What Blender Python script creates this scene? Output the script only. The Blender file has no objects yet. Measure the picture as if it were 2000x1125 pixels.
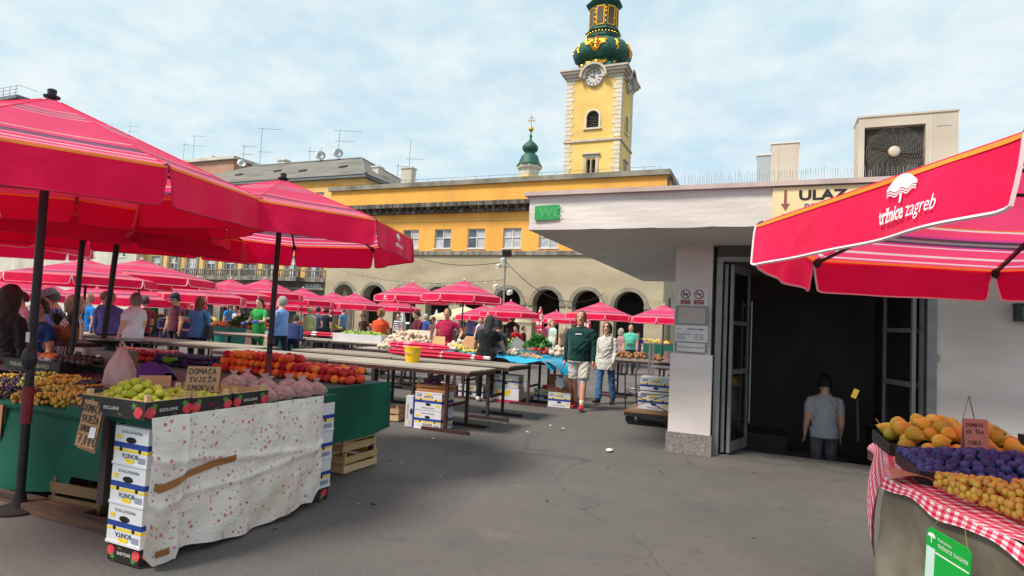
import bpy, math, random
import numpy as np
from mathutils import Vector, Matrix
random.seed(7); np.random.seed(7)
PI = math.pi
SC = bpy.context.scene
COL = SC.collection

# ------------------------------------------------------------------ camera
F_PX = 1175.0
AX = Vector((0.91925902, 0.0225497, -0.39300682))      # world X, Y, Z seen from the camera (right, down, forward)
AY = Vector((0.39046473, 0.07457876, 0.91759212))
AZ = Vector((0.05000139, -0.99696014, 0.05975234))
EYE = Vector((0, 0, 1.5))
cam_data = bpy.data.cameras.new('camera')
cam_data.sensor_width = 36.0
cam_data.lens = 36.0 * F_PX / 2000.0
cam_data.clip_start = 0.05
cam_data.clip_end = 2000.0
cam = bpy.data.objects.new('camera', cam_data)
COL.objects.link(cam)
right = Vector((AX.x, AY.x, AZ.x)); down = Vector((AX.y, AY.y, AZ.y)); fwd = Vector((AX.z, AY.z, AZ.z))
cam.matrix_world = Matrix(((right.x, -down.x, -fwd.x, EYE.x), (right.y, -down.y, -fwd.y, EYE.y),
                           (right.z, -down.z, -fwd.z, EYE.z), (0, 0, 0, 1)))
SC.camera = cam

# ------------------------------------------------------------------ sky, sun, exposure
SUN_EL, SUN_AZ = math.radians(54), math.radians(215)     # azimuth measured clockwise from +Y
world = bpy.data.worlds.new('World'); SC.world = world
world.use_nodes = True
nt = world.node_tree; nt.nodes.clear()
def wn(t, **k):
    n = nt.nodes.new(t)
    for a, b in k.items(): setattr(n, a, b)
    return n
out = wn('ShaderNodeOutputWorld')
sky = wn('ShaderNodeTexSky', sky_type='NISHITA')
sky.sun_disc = False; sky.sun_elevation = SUN_EL; sky.sun_rotation = SUN_AZ
sky.air_density = 1.0; sky.dust_density = 1.2; sky.ozone_density = 1.0
bg_sky = wn('ShaderNodeBackground'); bg_sky.inputs[1].default_value = 0.13
nt.links.new(sky.outputs[0], bg_sky.inputs[0])
bg_cl = wn('ShaderNodeBackground'); bg_cl.inputs[0].default_value = (0.80, 0.885, 0.93, 1); bg_cl.inputs[1].default_value = 1.0
tc = wn('ShaderNodeTexCoord')
sep = wn('ShaderNodeSeparateXYZ'); nt.links.new(tc.outputs['Generated'], sep.inputs[0])
zc = wn('ShaderNodeMath', operation='MAXIMUM'); nt.links.new(sep.outputs[2], zc.inputs[0]); zc.inputs[1].default_value = 0.0
za = wn('ShaderNodeMath', operation='ADD'); nt.links.new(zc.outputs[0], za.inputs[0]); za.inputs[1].default_value = 0.22
dx = wn('ShaderNodeMath', operation='DIVIDE'); nt.links.new(sep.outputs[0], dx.inputs[0]); nt.links.new(za.outputs[0], dx.inputs[1])
dy = wn('ShaderNodeMath', operation='DIVIDE'); nt.links.new(sep.outputs[1], dy.inputs[0]); nt.links.new(za.outputs[0], dy.inputs[1])
cmb = wn('ShaderNodeCombineXYZ'); nt.links.new(dx.outputs[0], cmb.inputs[0]); nt.links.new(dy.outputs[0], cmb.inputs[1])
cmb.inputs[2].default_value = 3.7
n1 = wn('ShaderNodeTexNoise'); n1.inputs['Scale'].default_value = 2.6; n1.inputs['Detail'].default_value = 6; n1.inputs['Roughness'].default_value = 0.62
n1.inputs['Distortion'].default_value = 0.35
nt.links.new(cmb.outputs[0], n1.inputs['Vector'])
n2 = wn('ShaderNodeTexNoise'); n2.inputs['Scale'].default_value = 7.0; n2.inputs['Detail'].default_value = 4; n2.inputs['Roughness'].default_value = 0.6
nt.links.new(cmb.outputs[0], n2.inputs['Vector'])
mx = wn('ShaderNodeMix'); mx.data_type = 'FLOAT'; mx.inputs[0].default_value = 0.28
nt.links.new(n1.outputs[0], mx.inputs[2]); nt.links.new(n2.outputs[0], mx.inputs[3])
rp = wn('ShaderNodeValToRGB')
rp.color_ramp.elements[0].position = 0.30; rp.color_ramp.elements[0].color = (0.78, 0.78, 0.78, 1)
rp.color_ramp.elements[1].position = 0.56; rp.color_ramp.elements[1].color = (0.97, 0.97, 0.97, 1)
nt.links.new(mx.outputs[0], rp.inputs[0])
n3 = wn('ShaderNodeTexNoise'); n3.inputs['Scale'].default_value = 4.2; n3.inputs['Detail'].default_value = 6; n3.inputs['Roughness'].default_value = .6
nt.links.new(cmb.outputs[0], n3.inputs['Vector'])
rc = wn('ShaderNodeValToRGB')
rc.color_ramp.elements[0].position = 0.36; rc.color_ramp.elements[0].color = (0.37, 0.49, 0.545, 1)
rc.color_ramp.elements[1].position = 0.62; rc.color_ramp.elements[1].color = (0.51, 0.565, 0.575, 1)
nt.links.new(n3.outputs[0], rc.inputs[0]); nt.links.new(rc.outputs[0], bg_cl.inputs[0])
ms = wn('ShaderNodeMixShader')
nt.links.new(rp.outputs[0], ms.inputs[0]); nt.links.new(bg_sky.outputs[0], ms.inputs[1]); nt.links.new(bg_cl.outputs[0], ms.inputs[2])
nt.links.new(ms.outputs[0], out.inputs[0])

sun_data = bpy.data.lights.new('sun', 'SUN'); sun_data.energy = 3.1; sun_data.angle = math.radians(14); sun_data.color = (1.0, 0.92, 0.82)
sun = bpy.data.objects.new('sun', sun_data); COL.objects.link(sun)
sd = Vector((math.sin(SUN_AZ) * math.cos(SUN_EL), math.cos(SUN_AZ) * math.cos(SUN_EL), math.sin(SUN_EL)))
sun.rotation_euler = sd.to_track_quat('Z', 'Y').to_euler()
sun.location = (-20, -20, 40)
vs = SC.view_settings
SC.display_settings.display_device = 'sRGB'
vs.view_transform = 'Standard'; vs.look = 'None'; vs.gamma = 1.0; vs.use_curve_mapping = False
vs.exposure = 0.74
SC.cycles.max_bounces = 8; SC.cycles.diffuse_bounces = 4; SC.cycles.transmission_bounces = 6; SC.cycles.transparent_max_bounces = 8
SC.cycles.use_denoising = True

# ------------------------------------------------------------------ helpers
def ray(px, py):
    v = Vector((px - 1000.0, py - 562.5, F_PX))
    return Vector((AX.dot(v), AY.dot(v), AZ.dot(v)))
def at_z(px, py, z=0.0):
    r = ray(px, py); return EYE + r * ((z - EYE.z) / r.z)
def at_y(px, py, y):
    r = ray(px, py); return EYE + r * (y / r.y)
def at_x(px, py, x):
    r = ray(px, py); return EYE + r * (x / r.x)
def at_d(px, py, d):
    return EYE + ray(px, py) * (d / F_PX)
def rgb(h):
    h = h.lstrip('#'); o = []
    for i in (0, 2, 4):
        c = int(h[i:i + 2], 16) / 255.0
        o.append(c / 12.92 if c <= 0.04045 else ((c + 0.055) / 1.055) ** 2.4)
    return tuple(o) + (1.0,)

class MB:
    """collects shapes and links them as one mesh object"""
    def __init__(s): s.v = []; s.f = []; s.m = []; s.uv = {}
    def add(s, vs, fs, m=0, uvs=None):
        o = len(s.v); s.v += [tuple(v) for v in vs]
        for i, f in enumerate(fs):
            if uvs: s.uv[len(s.f)] = [uvs[k] for k in f]
            s.f.append(tuple(k + o for k in f)); s.m.append(m)
        return s
    def box(s, c, sz, m=0, rz=0.0, M=None):
        x, y, z = sz[0] / 2, sz[1] / 2, sz[2] / 2
        vs = [Vector((a * x, b * y, d * z)) for d in (-1, 1) for b in (-1, 1) for a in (-1, 1)]
        if M is None: M = Matrix.Rotation(rz, 3, 'Z')
        vs = [M @ v + Vector(c) for v in vs]
        return s.add(vs, [(0, 2, 3, 1), (4, 5, 7, 6), (0, 1, 5, 4), (2, 6, 7, 3), (0, 4, 6, 2), (1, 3, 7, 5)], m)
    def bb(s, x0, x1, y0, y1, z0, z1, m=0):
        return s.box(((x0 + x1) / 2, (y0 + y1) / 2, (z0 + z1) / 2), (abs(x1 - x0), abs(y1 - y0), abs(z1 - z0)), m)
    def beam(s, p, q, w, h, m=0, up=(0, 0, 1)):
        p = Vector(p); q = Vector(q); d = q - p; L = d.length
        if L < 1e-6: return s
        d /= L; u = Vector(up)
        if abs(d.dot(u)) > 0.98: u = Vector((0, 1, 0))
        a = d.cross(u).normalized(); b = a.cross(d)
        M = Matrix((a, d, b)).transposed()
        return s.box((p + q) / 2, (w, L, h), m, M=M)
    def tube(s, pts, r, n=8, m=0, cap=True, flat=None):
        pts = [Vector(p) for p in pts]; k = len(pts)
        if not hasattr(r, '__len__'): r = [r] * k
        vs = []; fs = []; a = None
        for i, p in enumerate(pts):
            t = (pts[min(i + 1, k - 1)] - pts[max(i - 1, 0)])
            t = t.normalized() if t.length > 1e-9 else Vector((0, 0, 1))
            if a is None:
                u = Vector((0, 0, 1)) if abs(t.z) < 0.9 else Vector((0, 1, 0))
                a = t.cross(u).normalized()
            else:
                a = (a - t * a.dot(t)); a = a.normalized() if a.length > 1e-6 else Vector((1, 0, 0))
            b = t.cross(a)
            for j in range(n):
                w = 2 * PI * j / n
                vs.append(p + (a * math.cos(w) + b * math.sin(w) * (flat or 1.0)) * r[i])
        for i in range(k - 1):
            for j in range(n):
                j2 = (j + 1) % n
                fs.append((i * n + j, i * n + j2, (i + 1) * n + j2, (i + 1) * n + j))
        if cap:
            fs.append(tuple(reversed(range(n)))); fs.append(tuple((k - 1) * n + j for j in range(n)))
        return s.add(vs, fs, m)
    def lathe(s, prof, n=16, c=(0, 0, 0), m=0, rot=0.0, sx=1.0, sy=1.0):
        vs = []; fs = []; k = len(prof)
        for r, z in prof:
            for j in range(n):
                w = 2 * PI * j / n + rot
                vs.append((c[0] + r * math.cos(w) * sx, c[1] + r * math.sin(w) * sy, c[2] + z))
        for i in range(k - 1):
            for j in range(n):
                j2 = (j + 1) % n
                fs.append((i * n + j, i * n + j2, (i + 1) * n + j2, (i + 1) * n + j))
        if prof[0][0] > 1e-4: fs.append(tuple(reversed(range(n))))
        if prof[-1][0] > 1e-4: fs.append(tuple((k - 1) * n + j for j in range(n)))
        return s.add(vs, fs, m)
    def ball(s, c, r, n=10, k=7, m=0, M=None, jit=0.0):
        if not hasattr(r, '__len__'): r = (r, r, r)
        vs = []; fs = []
        c = Vector(c)
        def put(v):
            if jit: v = v * (1 + random.uniform(-jit, jit))
            v = Vector((v.x * r[0], v.y * r[1], v.z * r[2]))
            if M is not None: v = M @ v
            vs.append(v + c)
        put(Vector((0, 0, -1)))
        for i in range(1, k):
            t = -PI / 2 + PI * i / k
            for j in range(n):
                w = 2 * PI * j / n
                put(Vector((math.cos(t) * math.cos(w), math.cos(t) * math.sin(w), math.sin(t))))
        put(Vector((0, 0, 1)))
        for j in range(n):
            fs.append((0, 1 + (j + 1) % n, 1 + j))
            fs.append((len(vs) - 1, 1 + (k - 2) * n + j, 1 + (k - 2) * n + (j + 1) % n))
        for i in range(k - 2):
            for j in range(n):
                j2 = (j + 1) % n
                fs.append((1 + i * n + j, 1 + i * n + j2, 1 + (i + 1) * n + j2, 1 + (i + 1) * n + j))
        return s.add(vs, fs, m)
    def prism(s, poly, fn, t0, t1, m=0):
        """poly 2-D outline, fn(a, b, t) -> point; extruded from t0 to t1"""
        n = len(poly)
        vs = [fn(a, b, t0) for a, b in poly] + [fn(a, b, t1) for a, b in poly]
        fs = [tuple(range(n)), tuple(reversed(range(n, 2 * n)))] + [(i, i + n, (i + 1) % n + n, (i + 1) % n) for i in range(n)]
        return s.add(vs, fs, m)
    def grid(s, fn, nu, nv, m=0, uv=True):
        vs = []; uvs = []; fs = []
        for i in range(nu + 1):
            for j in range(nv + 1):
                vs.append(fn(i / nu, j / nv)); uvs.append((i / nu, j / nv))
        for i in range(nu):
            for j in range(nv):
                a = i * (nv + 1) + j
                fs.append((a, a + nv + 1, a + nv + 2, a + 1))
        return s.add(vs, fs, m, uvs if uv else None)
    def mesh(s, name, mats, smooth=False):
        me = bpy.data.meshes.new(name)
        me.from_pydata(s.v, [], s.f)
        for mt in (mats if isinstance(mats, (list, tuple)) else [mats]): me.materials.append(mt)
        if any(s.m): me.polygons.foreach_set('material_index', s.m)
        if s.uv:
            ul = me.uv_layers.new(name='UVMap'); li = 0; data = ul.data
            for fi, f in enumerate(s.f):
                u = s.uv.get(fi)
                if u:
                    for k in range(len(f)): data[li + k].uv = u[k]
                li += len(f)
        if smooth:
            me.polygons.foreach_set('use_smooth', [True] * len(s.f))
            if smooth != 'all':
                me.update()
                try: me.set_sharp_from_angle(angle=math.radians(40))
                except Exception: pass
        me.update()
        return me
    def build(s, name, mats, parent=None, smooth=False, loc=None, rz=None):
        return obj(name, s.mesh(name, mats, smooth), parent, loc, rz)

def obj(name, me, parent=None, loc=None, rz=None):
    o = bpy.data.objects.new(name, me); COL.objects.link(o)
    if parent is not None: o.parent = parent
    if loc is not None: o.location = loc
    if rz is not None: o.rotation_euler = (0, 0, rz)
    return o
def tag(o, label=None, cat=None, group=None, kind=None):
    if label: o['label'] = label
    if cat: o['category'] = cat
    if group: o['group'] = group
    if kind: o['kind'] = kind
    return o
def thing(name, label, cat, loc=(0, 0, 0), rz=0.0, group=None):
    o = bpy.data.objects.new(name, None); COL.objects.link(o)
    o.location = loc; o.rotation_euler = (0, 0, rz); o.empty_display_size = 0.1
    return tag(o, label, cat, group)
def copy_tree(o, parent=None):
    c = o.copy(); COL.objects.link(c); c.parent = parent
    for ch in list(o.children): copy_tree(ch, c)
    return c

# lettering: flat glyph outlines from the built-in font, handed out as (points, faces)
_txt = {}
def text_geo(body, size=1.0, bold=0.0, align='LEFT', space=1.0, shear=0.0):
    key = (body, bold, align, space, shear)
    if key not in _txt:
        cu = bpy.data.curves.new('t', 'FONT'); cu.body = body; cu.size = 1.0; cu.offset = bold; cu.align_x = align
        cu.space_character = space; cu.shear = shear; cu.resolution_u = 3; cu.fill_mode = 'FRONT'
        ob = bpy.data.objects.new('t', cu); COL.objects.link(ob)
        me = bpy.data.meshes.new_from_object(ob.evaluated_get(bpy.context.evaluated_depsgraph_get()))
        _txt[key] = ([tuple(v.co[:2]) for v in me.vertices], [tuple(p.vertices) for p in me.polygons])
        COL.objects.unlink(ob); bpy.data.objects.remove(ob); bpy.data.curves.remove(cu); bpy.data.meshes.remove(me)
    vs, fs = _txt[key]
    return [(x * size, y * size) for x, y in vs], fs
def put_text(mb, body, fn, size, m=0, **k):
    vs, fs = text_geo(body, size, **k)
    return mb.add([fn(x, y) for x, y in vs], fs, m)
def text_width(body, size, **k):
    vs, fs = text_geo(body, size, **k)
    return max(v[0] for v in vs) - min(v[0] for v in vs)

# hand-written capitals: strokes on a unit square
STROKES = {'D': [[(0, 0), (0, 1), (.5, .9), (.7, .5), (.5, .08), (0, 0)]], 'O': [[(.35, 0), (.05, .3), (.1, .8), (.4, 1), (.7, .75), (.65, .2), (.35, 0)]],
 'M': [[(0, 0), (.1, 1), (.4, .4), (.7, 1), (.8, 0)]], 'A': [[(0, 0), (.35, 1), (.7, 0)], [(.12, .4), (.6, .42)]],
 'C': [[(.65, .85), (.3, 1), (.03, .5), (.3, 0), (.65, .15)]], 'Ć': [[(.65, .8), (.3, .92), (.03, .45), (.3, 0), (.65, .12)], [(.3, 1.05), (.5, 1.25)]],
 'S': [[(.6, .9), (.25, 1), (.1, .72), (.5, .45), (.55, .12), (.05, .03)]], 'V': [[(0, 1), (.3, 0), (.65, 1)]], 'J': [[(.3, 1), (.5, 1), (.45, .1), (.2, 0), (0, .2)]],
 'E': [[(.6, 1), (.05, 1), (.02, 0), (.6, .02)], [(.03, .52), (.5, .54)]], 'Ž': [[(.02, 1), (.65, 1), (.02, 0), (.65, .02)], [(.15, 1.3), (.33, 1.1), (.52, 1.32)]],
 'K': [[(.03, 0), (.03, 1)], [(.6, 1), (.05, .45), (.62, 0)]], '7': [[(0, 1), (.6, 1), (.25, 0)], [(.15, .5), (.5, .52)]], ',': [[(.15, .08), (.05, -.15)]],
 '0': [[(.3, 0), (.05, .4), (.25, 1), (.52, .6), (.3, 0)]], '€': [[(.65, .9), (.35, .98), (.12, .5), (.35, .02), (.65, .1)], [(0, .6), (.5, .62)], [(0, .4), (.48, .42)]],
 'R': [[(.03, 0), (.03, 1), (.5, .9), (.5, .6), (.05, .5), (.6, 0)]], 'B': [[(.03, 0), (.03, 1), (.5, .85), (.1, .52), (.58, .28), (.03, 0)]],
 'N': [[(0, 0), (.05, 1), (.55, 0), (.62, 1)]], 'I': [[(.2, 0), (.2, 1)]], 'T': [[(0, 1), (.65, 1)], [(.32, 1), (.3, 0)]], 'Š': [[(.6, .9), (.25, 1), (.1, .72), (.5, .45), (.55, .12), (.05, .03)], [(.15, 1.3), (.33, 1.1), (.52, 1.32)]]}
def handwrite(mb, lines, fn, m=0, pen=0.004, seed=1):
    """lines: (text, x, y, letter width, letter height)"""
    rr = random.Random(seed)
    for text, x, y, w, h in lines:
        for ch in text:
            for st in STROKES.get(ch, []):
                pts = [(x + a * w + rr.uniform(-.04, .04) * w, y + b * h + rr.uniform(-.04, .04) * h) for a, b in st]
                for (a0, b0), (a1, b1) in zip(pts, pts[1:]):
                    dx, dy = a1 - a0, b1 - b0; L = math.hypot(dx, dy) or 1e-6
                    nx, ny = -dy / L * pen / 2, dx / L * pen / 2; ex, ey = dx / L * pen * .4, dy / L * pen * .4
                    mb.add([fn(a0 + nx - ex, b0 + ny - ey), fn(a1 + nx + ex, b1 + ny + ey), fn(a1 - nx + ex, b1 - ny + ey), fn(a0 - nx - ex, b0 - ny - ey)], [(3, 2, 1, 0)], m)
            x += w * (0.35 if ch in ' ,' else 0.92) if ch != 'I' else w * .5

# ------------------------------------------------------------------ materials
_mats = {}
def mat(name, c, rough=0.6, c2=None, sc=4.0, bump=0.0, bsc=40.0, metal=0.0, spec=0.5, trans=0.0, rand=None, detail=4.0, coords='Object',
        lo=0.35, hi=0.65, coat=0.0, sss=0.0, emit=0.0, c3=None, sc3=0.6, stretch=None, alpha=1.0, sheen=0.0):
    if name in _mats: return _mats[name]
    m = bpy.data.materials.new(name); m.use_nodes = True
    t = m.node_tree; b = t.nodes['Principled BSDF']; o = t.nodes['Material Output']
    L = t.links.new
    c = rgb(c) if isinstance(c, str) else tuple(c)[:3] + (1,)
    b.inputs['Base Color'].default_value = c
    b.inputs['Roughness'].default_value = rough; b.inputs['Metallic'].default_value = metal
    b.inputs['Specular IOR Level'].default_value = spec
    b.inputs['Coat Weight'].default_value = coat; b.inputs['Coat Roughness'].default_value = 0.15
    b.inputs['Sheen Weight'].default_value = sheen
    if sss: b.inputs['Subsurface Weight'].default_value = sss; b.inputs['Subsurface Radius'].default_value = (0.012, 0.006, 0.003)
    if emit: b.inputs['Emission Color'].default_value = c; b.inputs['Emission Strength'].default_value = emit
    if alpha < 1: b.inputs['Alpha'].default_value = alpha
    col = None
    tcn = t.nodes.new('ShaderNodeTexCoord'); vec = tcn.outputs[coords]
    if rand is not None or stretch is not None:
        mp = t.nodes.new('ShaderNodeMapping'); L(vec, mp.inputs[0])
        if stretch: mp.inputs['Scale'].default_value = stretch
        if rand is not None:
            oi = t.nodes.new('ShaderNodeObjectInfo')
            cx = t.nodes.new('ShaderNodeCombineXYZ'); ml = t.nodes.new('ShaderNodeMath'); ml.operation = 'MULTIPLY'; ml.inputs[1].default_value = 37.0
            L(oi.outputs['Random'], ml.inputs[0]); L(ml.outputs[0], cx.inputs[0]); L(ml.outputs[0], cx.inputs[2]); L(cx.outputs[0], mp.inputs['Location'])
        vec = mp.outputs[0]
    def noise(scale, det=detail):
        n = t.nodes.new('ShaderNodeTexNoise'); n.inputs['Scale'].default_value = scale; n.inputs['Detail'].default_value = det
        L(vec, n.inputs['Vector']); return n.outputs[0]
    def mixc(fac, A, B):
        n = t.nodes.new('ShaderNodeMix'); n.data_type = 'RGBA'
        L(fac, n.inputs[0])
        for s_, x in ((6, A), (7, B)):
            if isinstance(x, tuple): n.inputs[s_].default_value = x
            else: L(x, n.inputs[s_])
        return n.outputs[2]
    def ramp(fac, lo_, hi_):
        r = t.nodes.new('ShaderNodeMapRange'); r.inputs[1].default_value = lo_; r.inputs[2].default_value = hi_
        L(fac, r.inputs[0]); return r.outputs[0]
    if c2: col = mixc(ramp(noise(sc), lo, hi), c, rgb(c2) if isinstance(c2, str) else c2)
    if c3: col = mixc(ramp(noise(sc3, 6), 0.45, 0.75), col if col else c, rgb(c3) if isinstance(c3, str) else c3)
    if rand:
        oi2 = t.nodes.new('ShaderNodeObjectInfo')
        col = mixc(ramp(oi2.outputs['Random'], 0.0, 1.0), col if col else c, rgb(rand) if isinstance(rand, str) else rand)
    if col: L(col, b.inputs['Base Color'])
    if bump:
        bn = t.nodes.new('ShaderNodeBump'); bn.inputs['Strength'].default_value = bump; bn.inputs['Distance'].default_value = 0.02
        L(noise(bsc), bn.inputs['Height']); L(bn.outputs[0], b.inputs['Normal'])
    if trans:
        tr = t.nodes.new('ShaderNodeBsdfTranslucent'); mxs = t.nodes.new('ShaderNodeMixShader'); mxs.inputs[0].default_value = trans
        if col: L(col, tr.inputs[0])
        else: tr.inputs[0].default_value = c
        L(b.outputs[0], mxs.inputs[1]); L(tr.outputs[0], mxs.inputs[2]); L(mxs.outputs[0], o.inputs[0])
    _mats[name] = m
    return m
def nodes_of(m):
    t = m.node_tree; return t, t.nodes, t.links.new, t.nodes['Principled BSDF']
# ================================================================== materials of the setting
def asphalt_material():
    m = mat('asphalt', (0.10, 0.098, 0.097), rough=0.86, spec=0.35)
    t, N, L, b = nodes_of(m)
    tc = N.new('ShaderNodeTexCoord'); vec = tc.outputs['Object']
    def noise(s, d=5, r=0.6):
        n = N.new('ShaderNodeTexNoise'); n.inputs['Scale'].default_value = s; n.inputs['Detail'].default_value = d; n.inputs['Roughness'].default_value = r
        L(vec, n.inputs['Vector']); return n.outputs[0]
    def rng(f, a, c, lo=0.0, hi=1.0):
        r = N.new('ShaderNodeMapRange'); r.inputs[1].default_value = a; r.inputs[2].default_value = c; r.inputs[3].default_value = lo; r.inputs[4].default_value = hi
        L(f, r.inputs[0]); return r.outputs[0]
    def mix(f, A, B, bt='MIX'):
        n = N.new('ShaderNodeMix'); n.data_type = 'RGBA'; n.blend_type = bt
        if isinstance(f, float): n.inputs[0].default_value = f
        else: L(f, n.inputs[0])
        for s_, x in ((6, A), (7, B)):
            if isinstance(x, tuple): n.inputs[s_].default_value = x
            else: L(x, n.inputs[s_])
        return n.outputs[2]
    base = mix(rng(noise(0.45, 6), 0.35, 0.65), (0.078, 0.071, 0.066, 1), (0.110, 0.099, 0.090, 1))
    base = mix(rng(noise(2.2, 8, 0.7), 0.48, 0.72), base, (0.066, 0.063, 0.061, 1))
    base = mix(rng(noise(0.9, 4), 0.62, 0.72, 0, 0.5), base, (0.15, 0.125, 0.105, 1))
    base = mix(rng(noise(0.33, 5), 0.5, 0.64, 0, 0.8), base, (0.052, 0.048, 0.045, 1))
    base = mix(rng(noise(1.1, 6, 0.7), 0.56, 0.66, 0, 0.55), base, (0.125, 0.107, 0.093, 1))
    base = mix(rng(noise(5.5, 6, 0.75), 0.56, 0.68, 0, 0.7), base, (0.046, 0.042, 0.039, 1))
    vo = N.new('ShaderNodeTexVoronoi'); vo.inputs['Scale'].default_value = 2.3; vo.inputs['Randomness'].default_value = 1.0; L(vec, vo.inputs['Vector'])
    base = mix(rng(vo.outputs['Distance'], 0.035, 0.055, 0.55, 0.0), base, (0.03, 0.028, 0.027, 1))      # gum and oil spots
    vo3 = N.new('ShaderNodeTexVoronoi'); vo3.inputs['Scale'].default_value = 3.1; L(vec, vo3.inputs['Vector'])
    base = mix(rng(vo3.outputs['Distance'], 0.012, 0.022, 0.6, 0.0), base, (0.34, 0.33, 0.31, 1))
    vo2 = N.new('ShaderNodeTexVoronoi'); vo2.inputs['Scale'].default_value = 95.0; L(vec, vo2.inputs['Vector'])
    base = mix(rng(vo2.outputs['Distance'], 0.15, 0.6, 0.0, 0.35), base, (0.165, 0.155, 0.148, 1))         # stone grain
    ck = N.new('ShaderNodeTexVoronoi'); ck.feature = 'DISTANCE_TO_EDGE'; ck.inputs['Scale'].default_value = 0.22
    wv = N.new('ShaderNodeTexNoise'); wv.inputs['Scale'].default_value = 1.6; wv.inputs['Detail'].default_value = 6; L(vec, wv.inputs['Vector'])
    va = N.new('ShaderNodeVectorMath'); va.operation = 'MULTIPLY_ADD'; va.inputs[1].default_value = (0.9, 0.9, 0); L(wv.outputs['Color'], va.inputs[0]); L(vec, va.inputs[2])
    L(va.outputs[0], ck.inputs['Vector'])
    base = mix(rng(ck.outputs['Distance'], 0.0, 0.004, 0.4, 0.0), base, (0.025, 0.024, 0.024, 1))
    L(base, b.inputs['Base Color'])
    bn = N.new('ShaderNodeBump'); bn.inputs['Strength'].default_value = 0.5; bn.inputs['Distance'].default_value = 0.006
    L(noise(160, 4, 0.7), bn.inputs['Height'])
    bn2 = N.new('ShaderNodeBump'); bn2.inputs['Strength'].default_value = 0.5; bn2.inputs['Distance'].default_value = 0.03
    L(noise(1.3, 3), bn2.inputs['Height']); L(bn.outputs[0], bn2.inputs['Normal'])
    L(bn2.outputs[0], b.inputs['Normal'])
    L(rng(noise(0.8, 5), 0.3, 0.7, 0.62, 0.92), b.inputs['Roughness'])
    return m
M_asph = asphalt_material()
M_yel = mat('ochre_plaster', '#ecae50', 0.85, c2='#e4a445', sc=0.5, bump=0.15, bsc=9, c3='#c98f48', sc3=0.35, stretch=(1, 1, 0.35))
M_yel2 = mat('pale_ochre_plaster', '#e6bb70', 0.85, c2='#ddb066', sc=0.5, bump=0.1, bsc=9, c3='#bf9658', sc3=0.3, stretch=(1, 1, 0.3))
M_stone = mat('limestone_cladding', '#b6a88e', 0.85, c2='#a69981', sc=0.35, bump=0.2, bsc=6, c3='#97886f', sc3=0.5, stretch=(0.5, 1, 1.6))
M_dkstone = mat('weathered_stone', '#7d776e', 0.9, c2='#5a554e', sc=1.2, bump=0.3, bsc=8, c3='#a39b8e', sc3=1.4, stretch=(2, 1, 0.4))
M_grstone = mat('grey_stone', '#969080', 0.88, c2='#807b6e', sc=0.9, bump=0.25, bsc=7, c3='#5d5a54', sc3=0.7)
M_soot = mat('sooty_cornice', '#4f4a44', 0.9, c2='#3a3630', sc=1.4, c3='#8d857a', sc3=1.8, stretch=(2.5, 1, 0.3))
M_zinc = mat('grey_sheet_roof', '#6f7274', 0.6, c2='#5d6062', sc=1.0)
M_roof = mat('slate_roof', '#6c6862', 0.85, c2='#5c5852', sc=0.7, bump=0.4, bsc=18, c3='#7c776d', sc3=0.5, stretch=(0.6, 1, 3))
M_whitef = mat('white_window_frame', '#d9d8d2', 0.5, c2='#c6c4bc', sc=2)
M_glass = mat('dark_window_glass', '#39404a', 0.08, c2='#59636e', sc=0.6, spec=0.8)
M_curt = mat('pale_curtain', '#b9bcc0', 0.9, c2='#9fa3a8', sc=3)
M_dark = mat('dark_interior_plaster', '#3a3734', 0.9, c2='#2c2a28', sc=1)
M_well = mat('grey_stairwell_plaster', '#6b6866', 0.8, c2='#5c5957', sc=1.2, c3='#625f5c', sc3=.8)
M_cream = mat('cream_plaster', '#cfc8bb', 0.88, c2='#c3bcae', sc=0.4, c3='#aaa294', sc3=0.4, stretch=(1, 1, 0.4))
M_blue = mat('dark_blue_panel', '#3c4a63', 0.5, c2='#333f54', sc=0.3)
M_pinkr = mat('salmon_plaster', '#b98a74', 0.85, c2='#a67a66', sc=0.5)
M_metal = mat('galvanised_steel', '#9a9c9e', 0.45, metal=0.7, c2='#85888a', sc=6)
M_dkmetal = mat('dark_iron', '#2c2b2d', 0.5, metal=0.5, c2='#3a3230', sc=8)
M_tower = mat('tower_yellow_plaster', '#f0ca78', 0.85, c2='#e9c16c', sc=0.35, c3='#d3a85a', sc3=0.2)
M_quoin = mat('pale_tower_stone', '#dacfba', 0.85, c2='#cdc1aa', sc=0.9)
M_towertrim = mat('tower_cornice_stone', '#c6b9ab', 0.85, c2='#b4a698', sc=0.8)
M_patina = mat('green_copper', '#1f5548', 0.6, metal=0.1, c2='#164237', sc=1.6, bump=0.3, bsc=7, c3='#33685a', sc3=1.2)
M_gold = mat('gilding', '#e2a52c', 0.32, metal=0.75, c2='#c98d1c', sc=3)
M_louv = mat('dark_louvre', '#4a443c', 0.8, c2='#5a5348', sc=2)
M_clock = mat('clock_face', '#c9c4bb', 0.6, c2='#b9b3aa', sc=2)
M_black = mat('black_paint', '#1b1a1a', 0.5)
M_stucco = mat('white_rough_stucco', '#e2dad6', 0.9, c2='#d6cdc8', sc=1.3, bump=0.13, bsc=22, c3='#aaa29c', sc3=0.8, stretch=(0.4, 0.4, 1.7))
M_soff = mat('grey_soffit', '#dcd9d4', 0.9, c2='#d0cdc7', sc=0.7, bump=0.15, bsc=14, c3='#c0bbb3', sc3=0.6)
M_bluegrey = mat('pale_blue_grey_wall', '#a3adb0', 0.85, c2='#97a1a4', sc=1.0)
M_gran = mat('granite_plinth', '#8f8983', 0.85, c2='#6d6762', sc=45, bump=0.4, bsc=60, detail=2)
M_frame = mat('grey_steel_frame', '#8b8a8c', 0.45, metal=0.4, c2='#7c7b7c', sc=5)
M_doorglass = mat('dim_door_glass', '#1d1c1e', 0.12, c2='#26242a', sc=2, spec=0.6)

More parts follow.
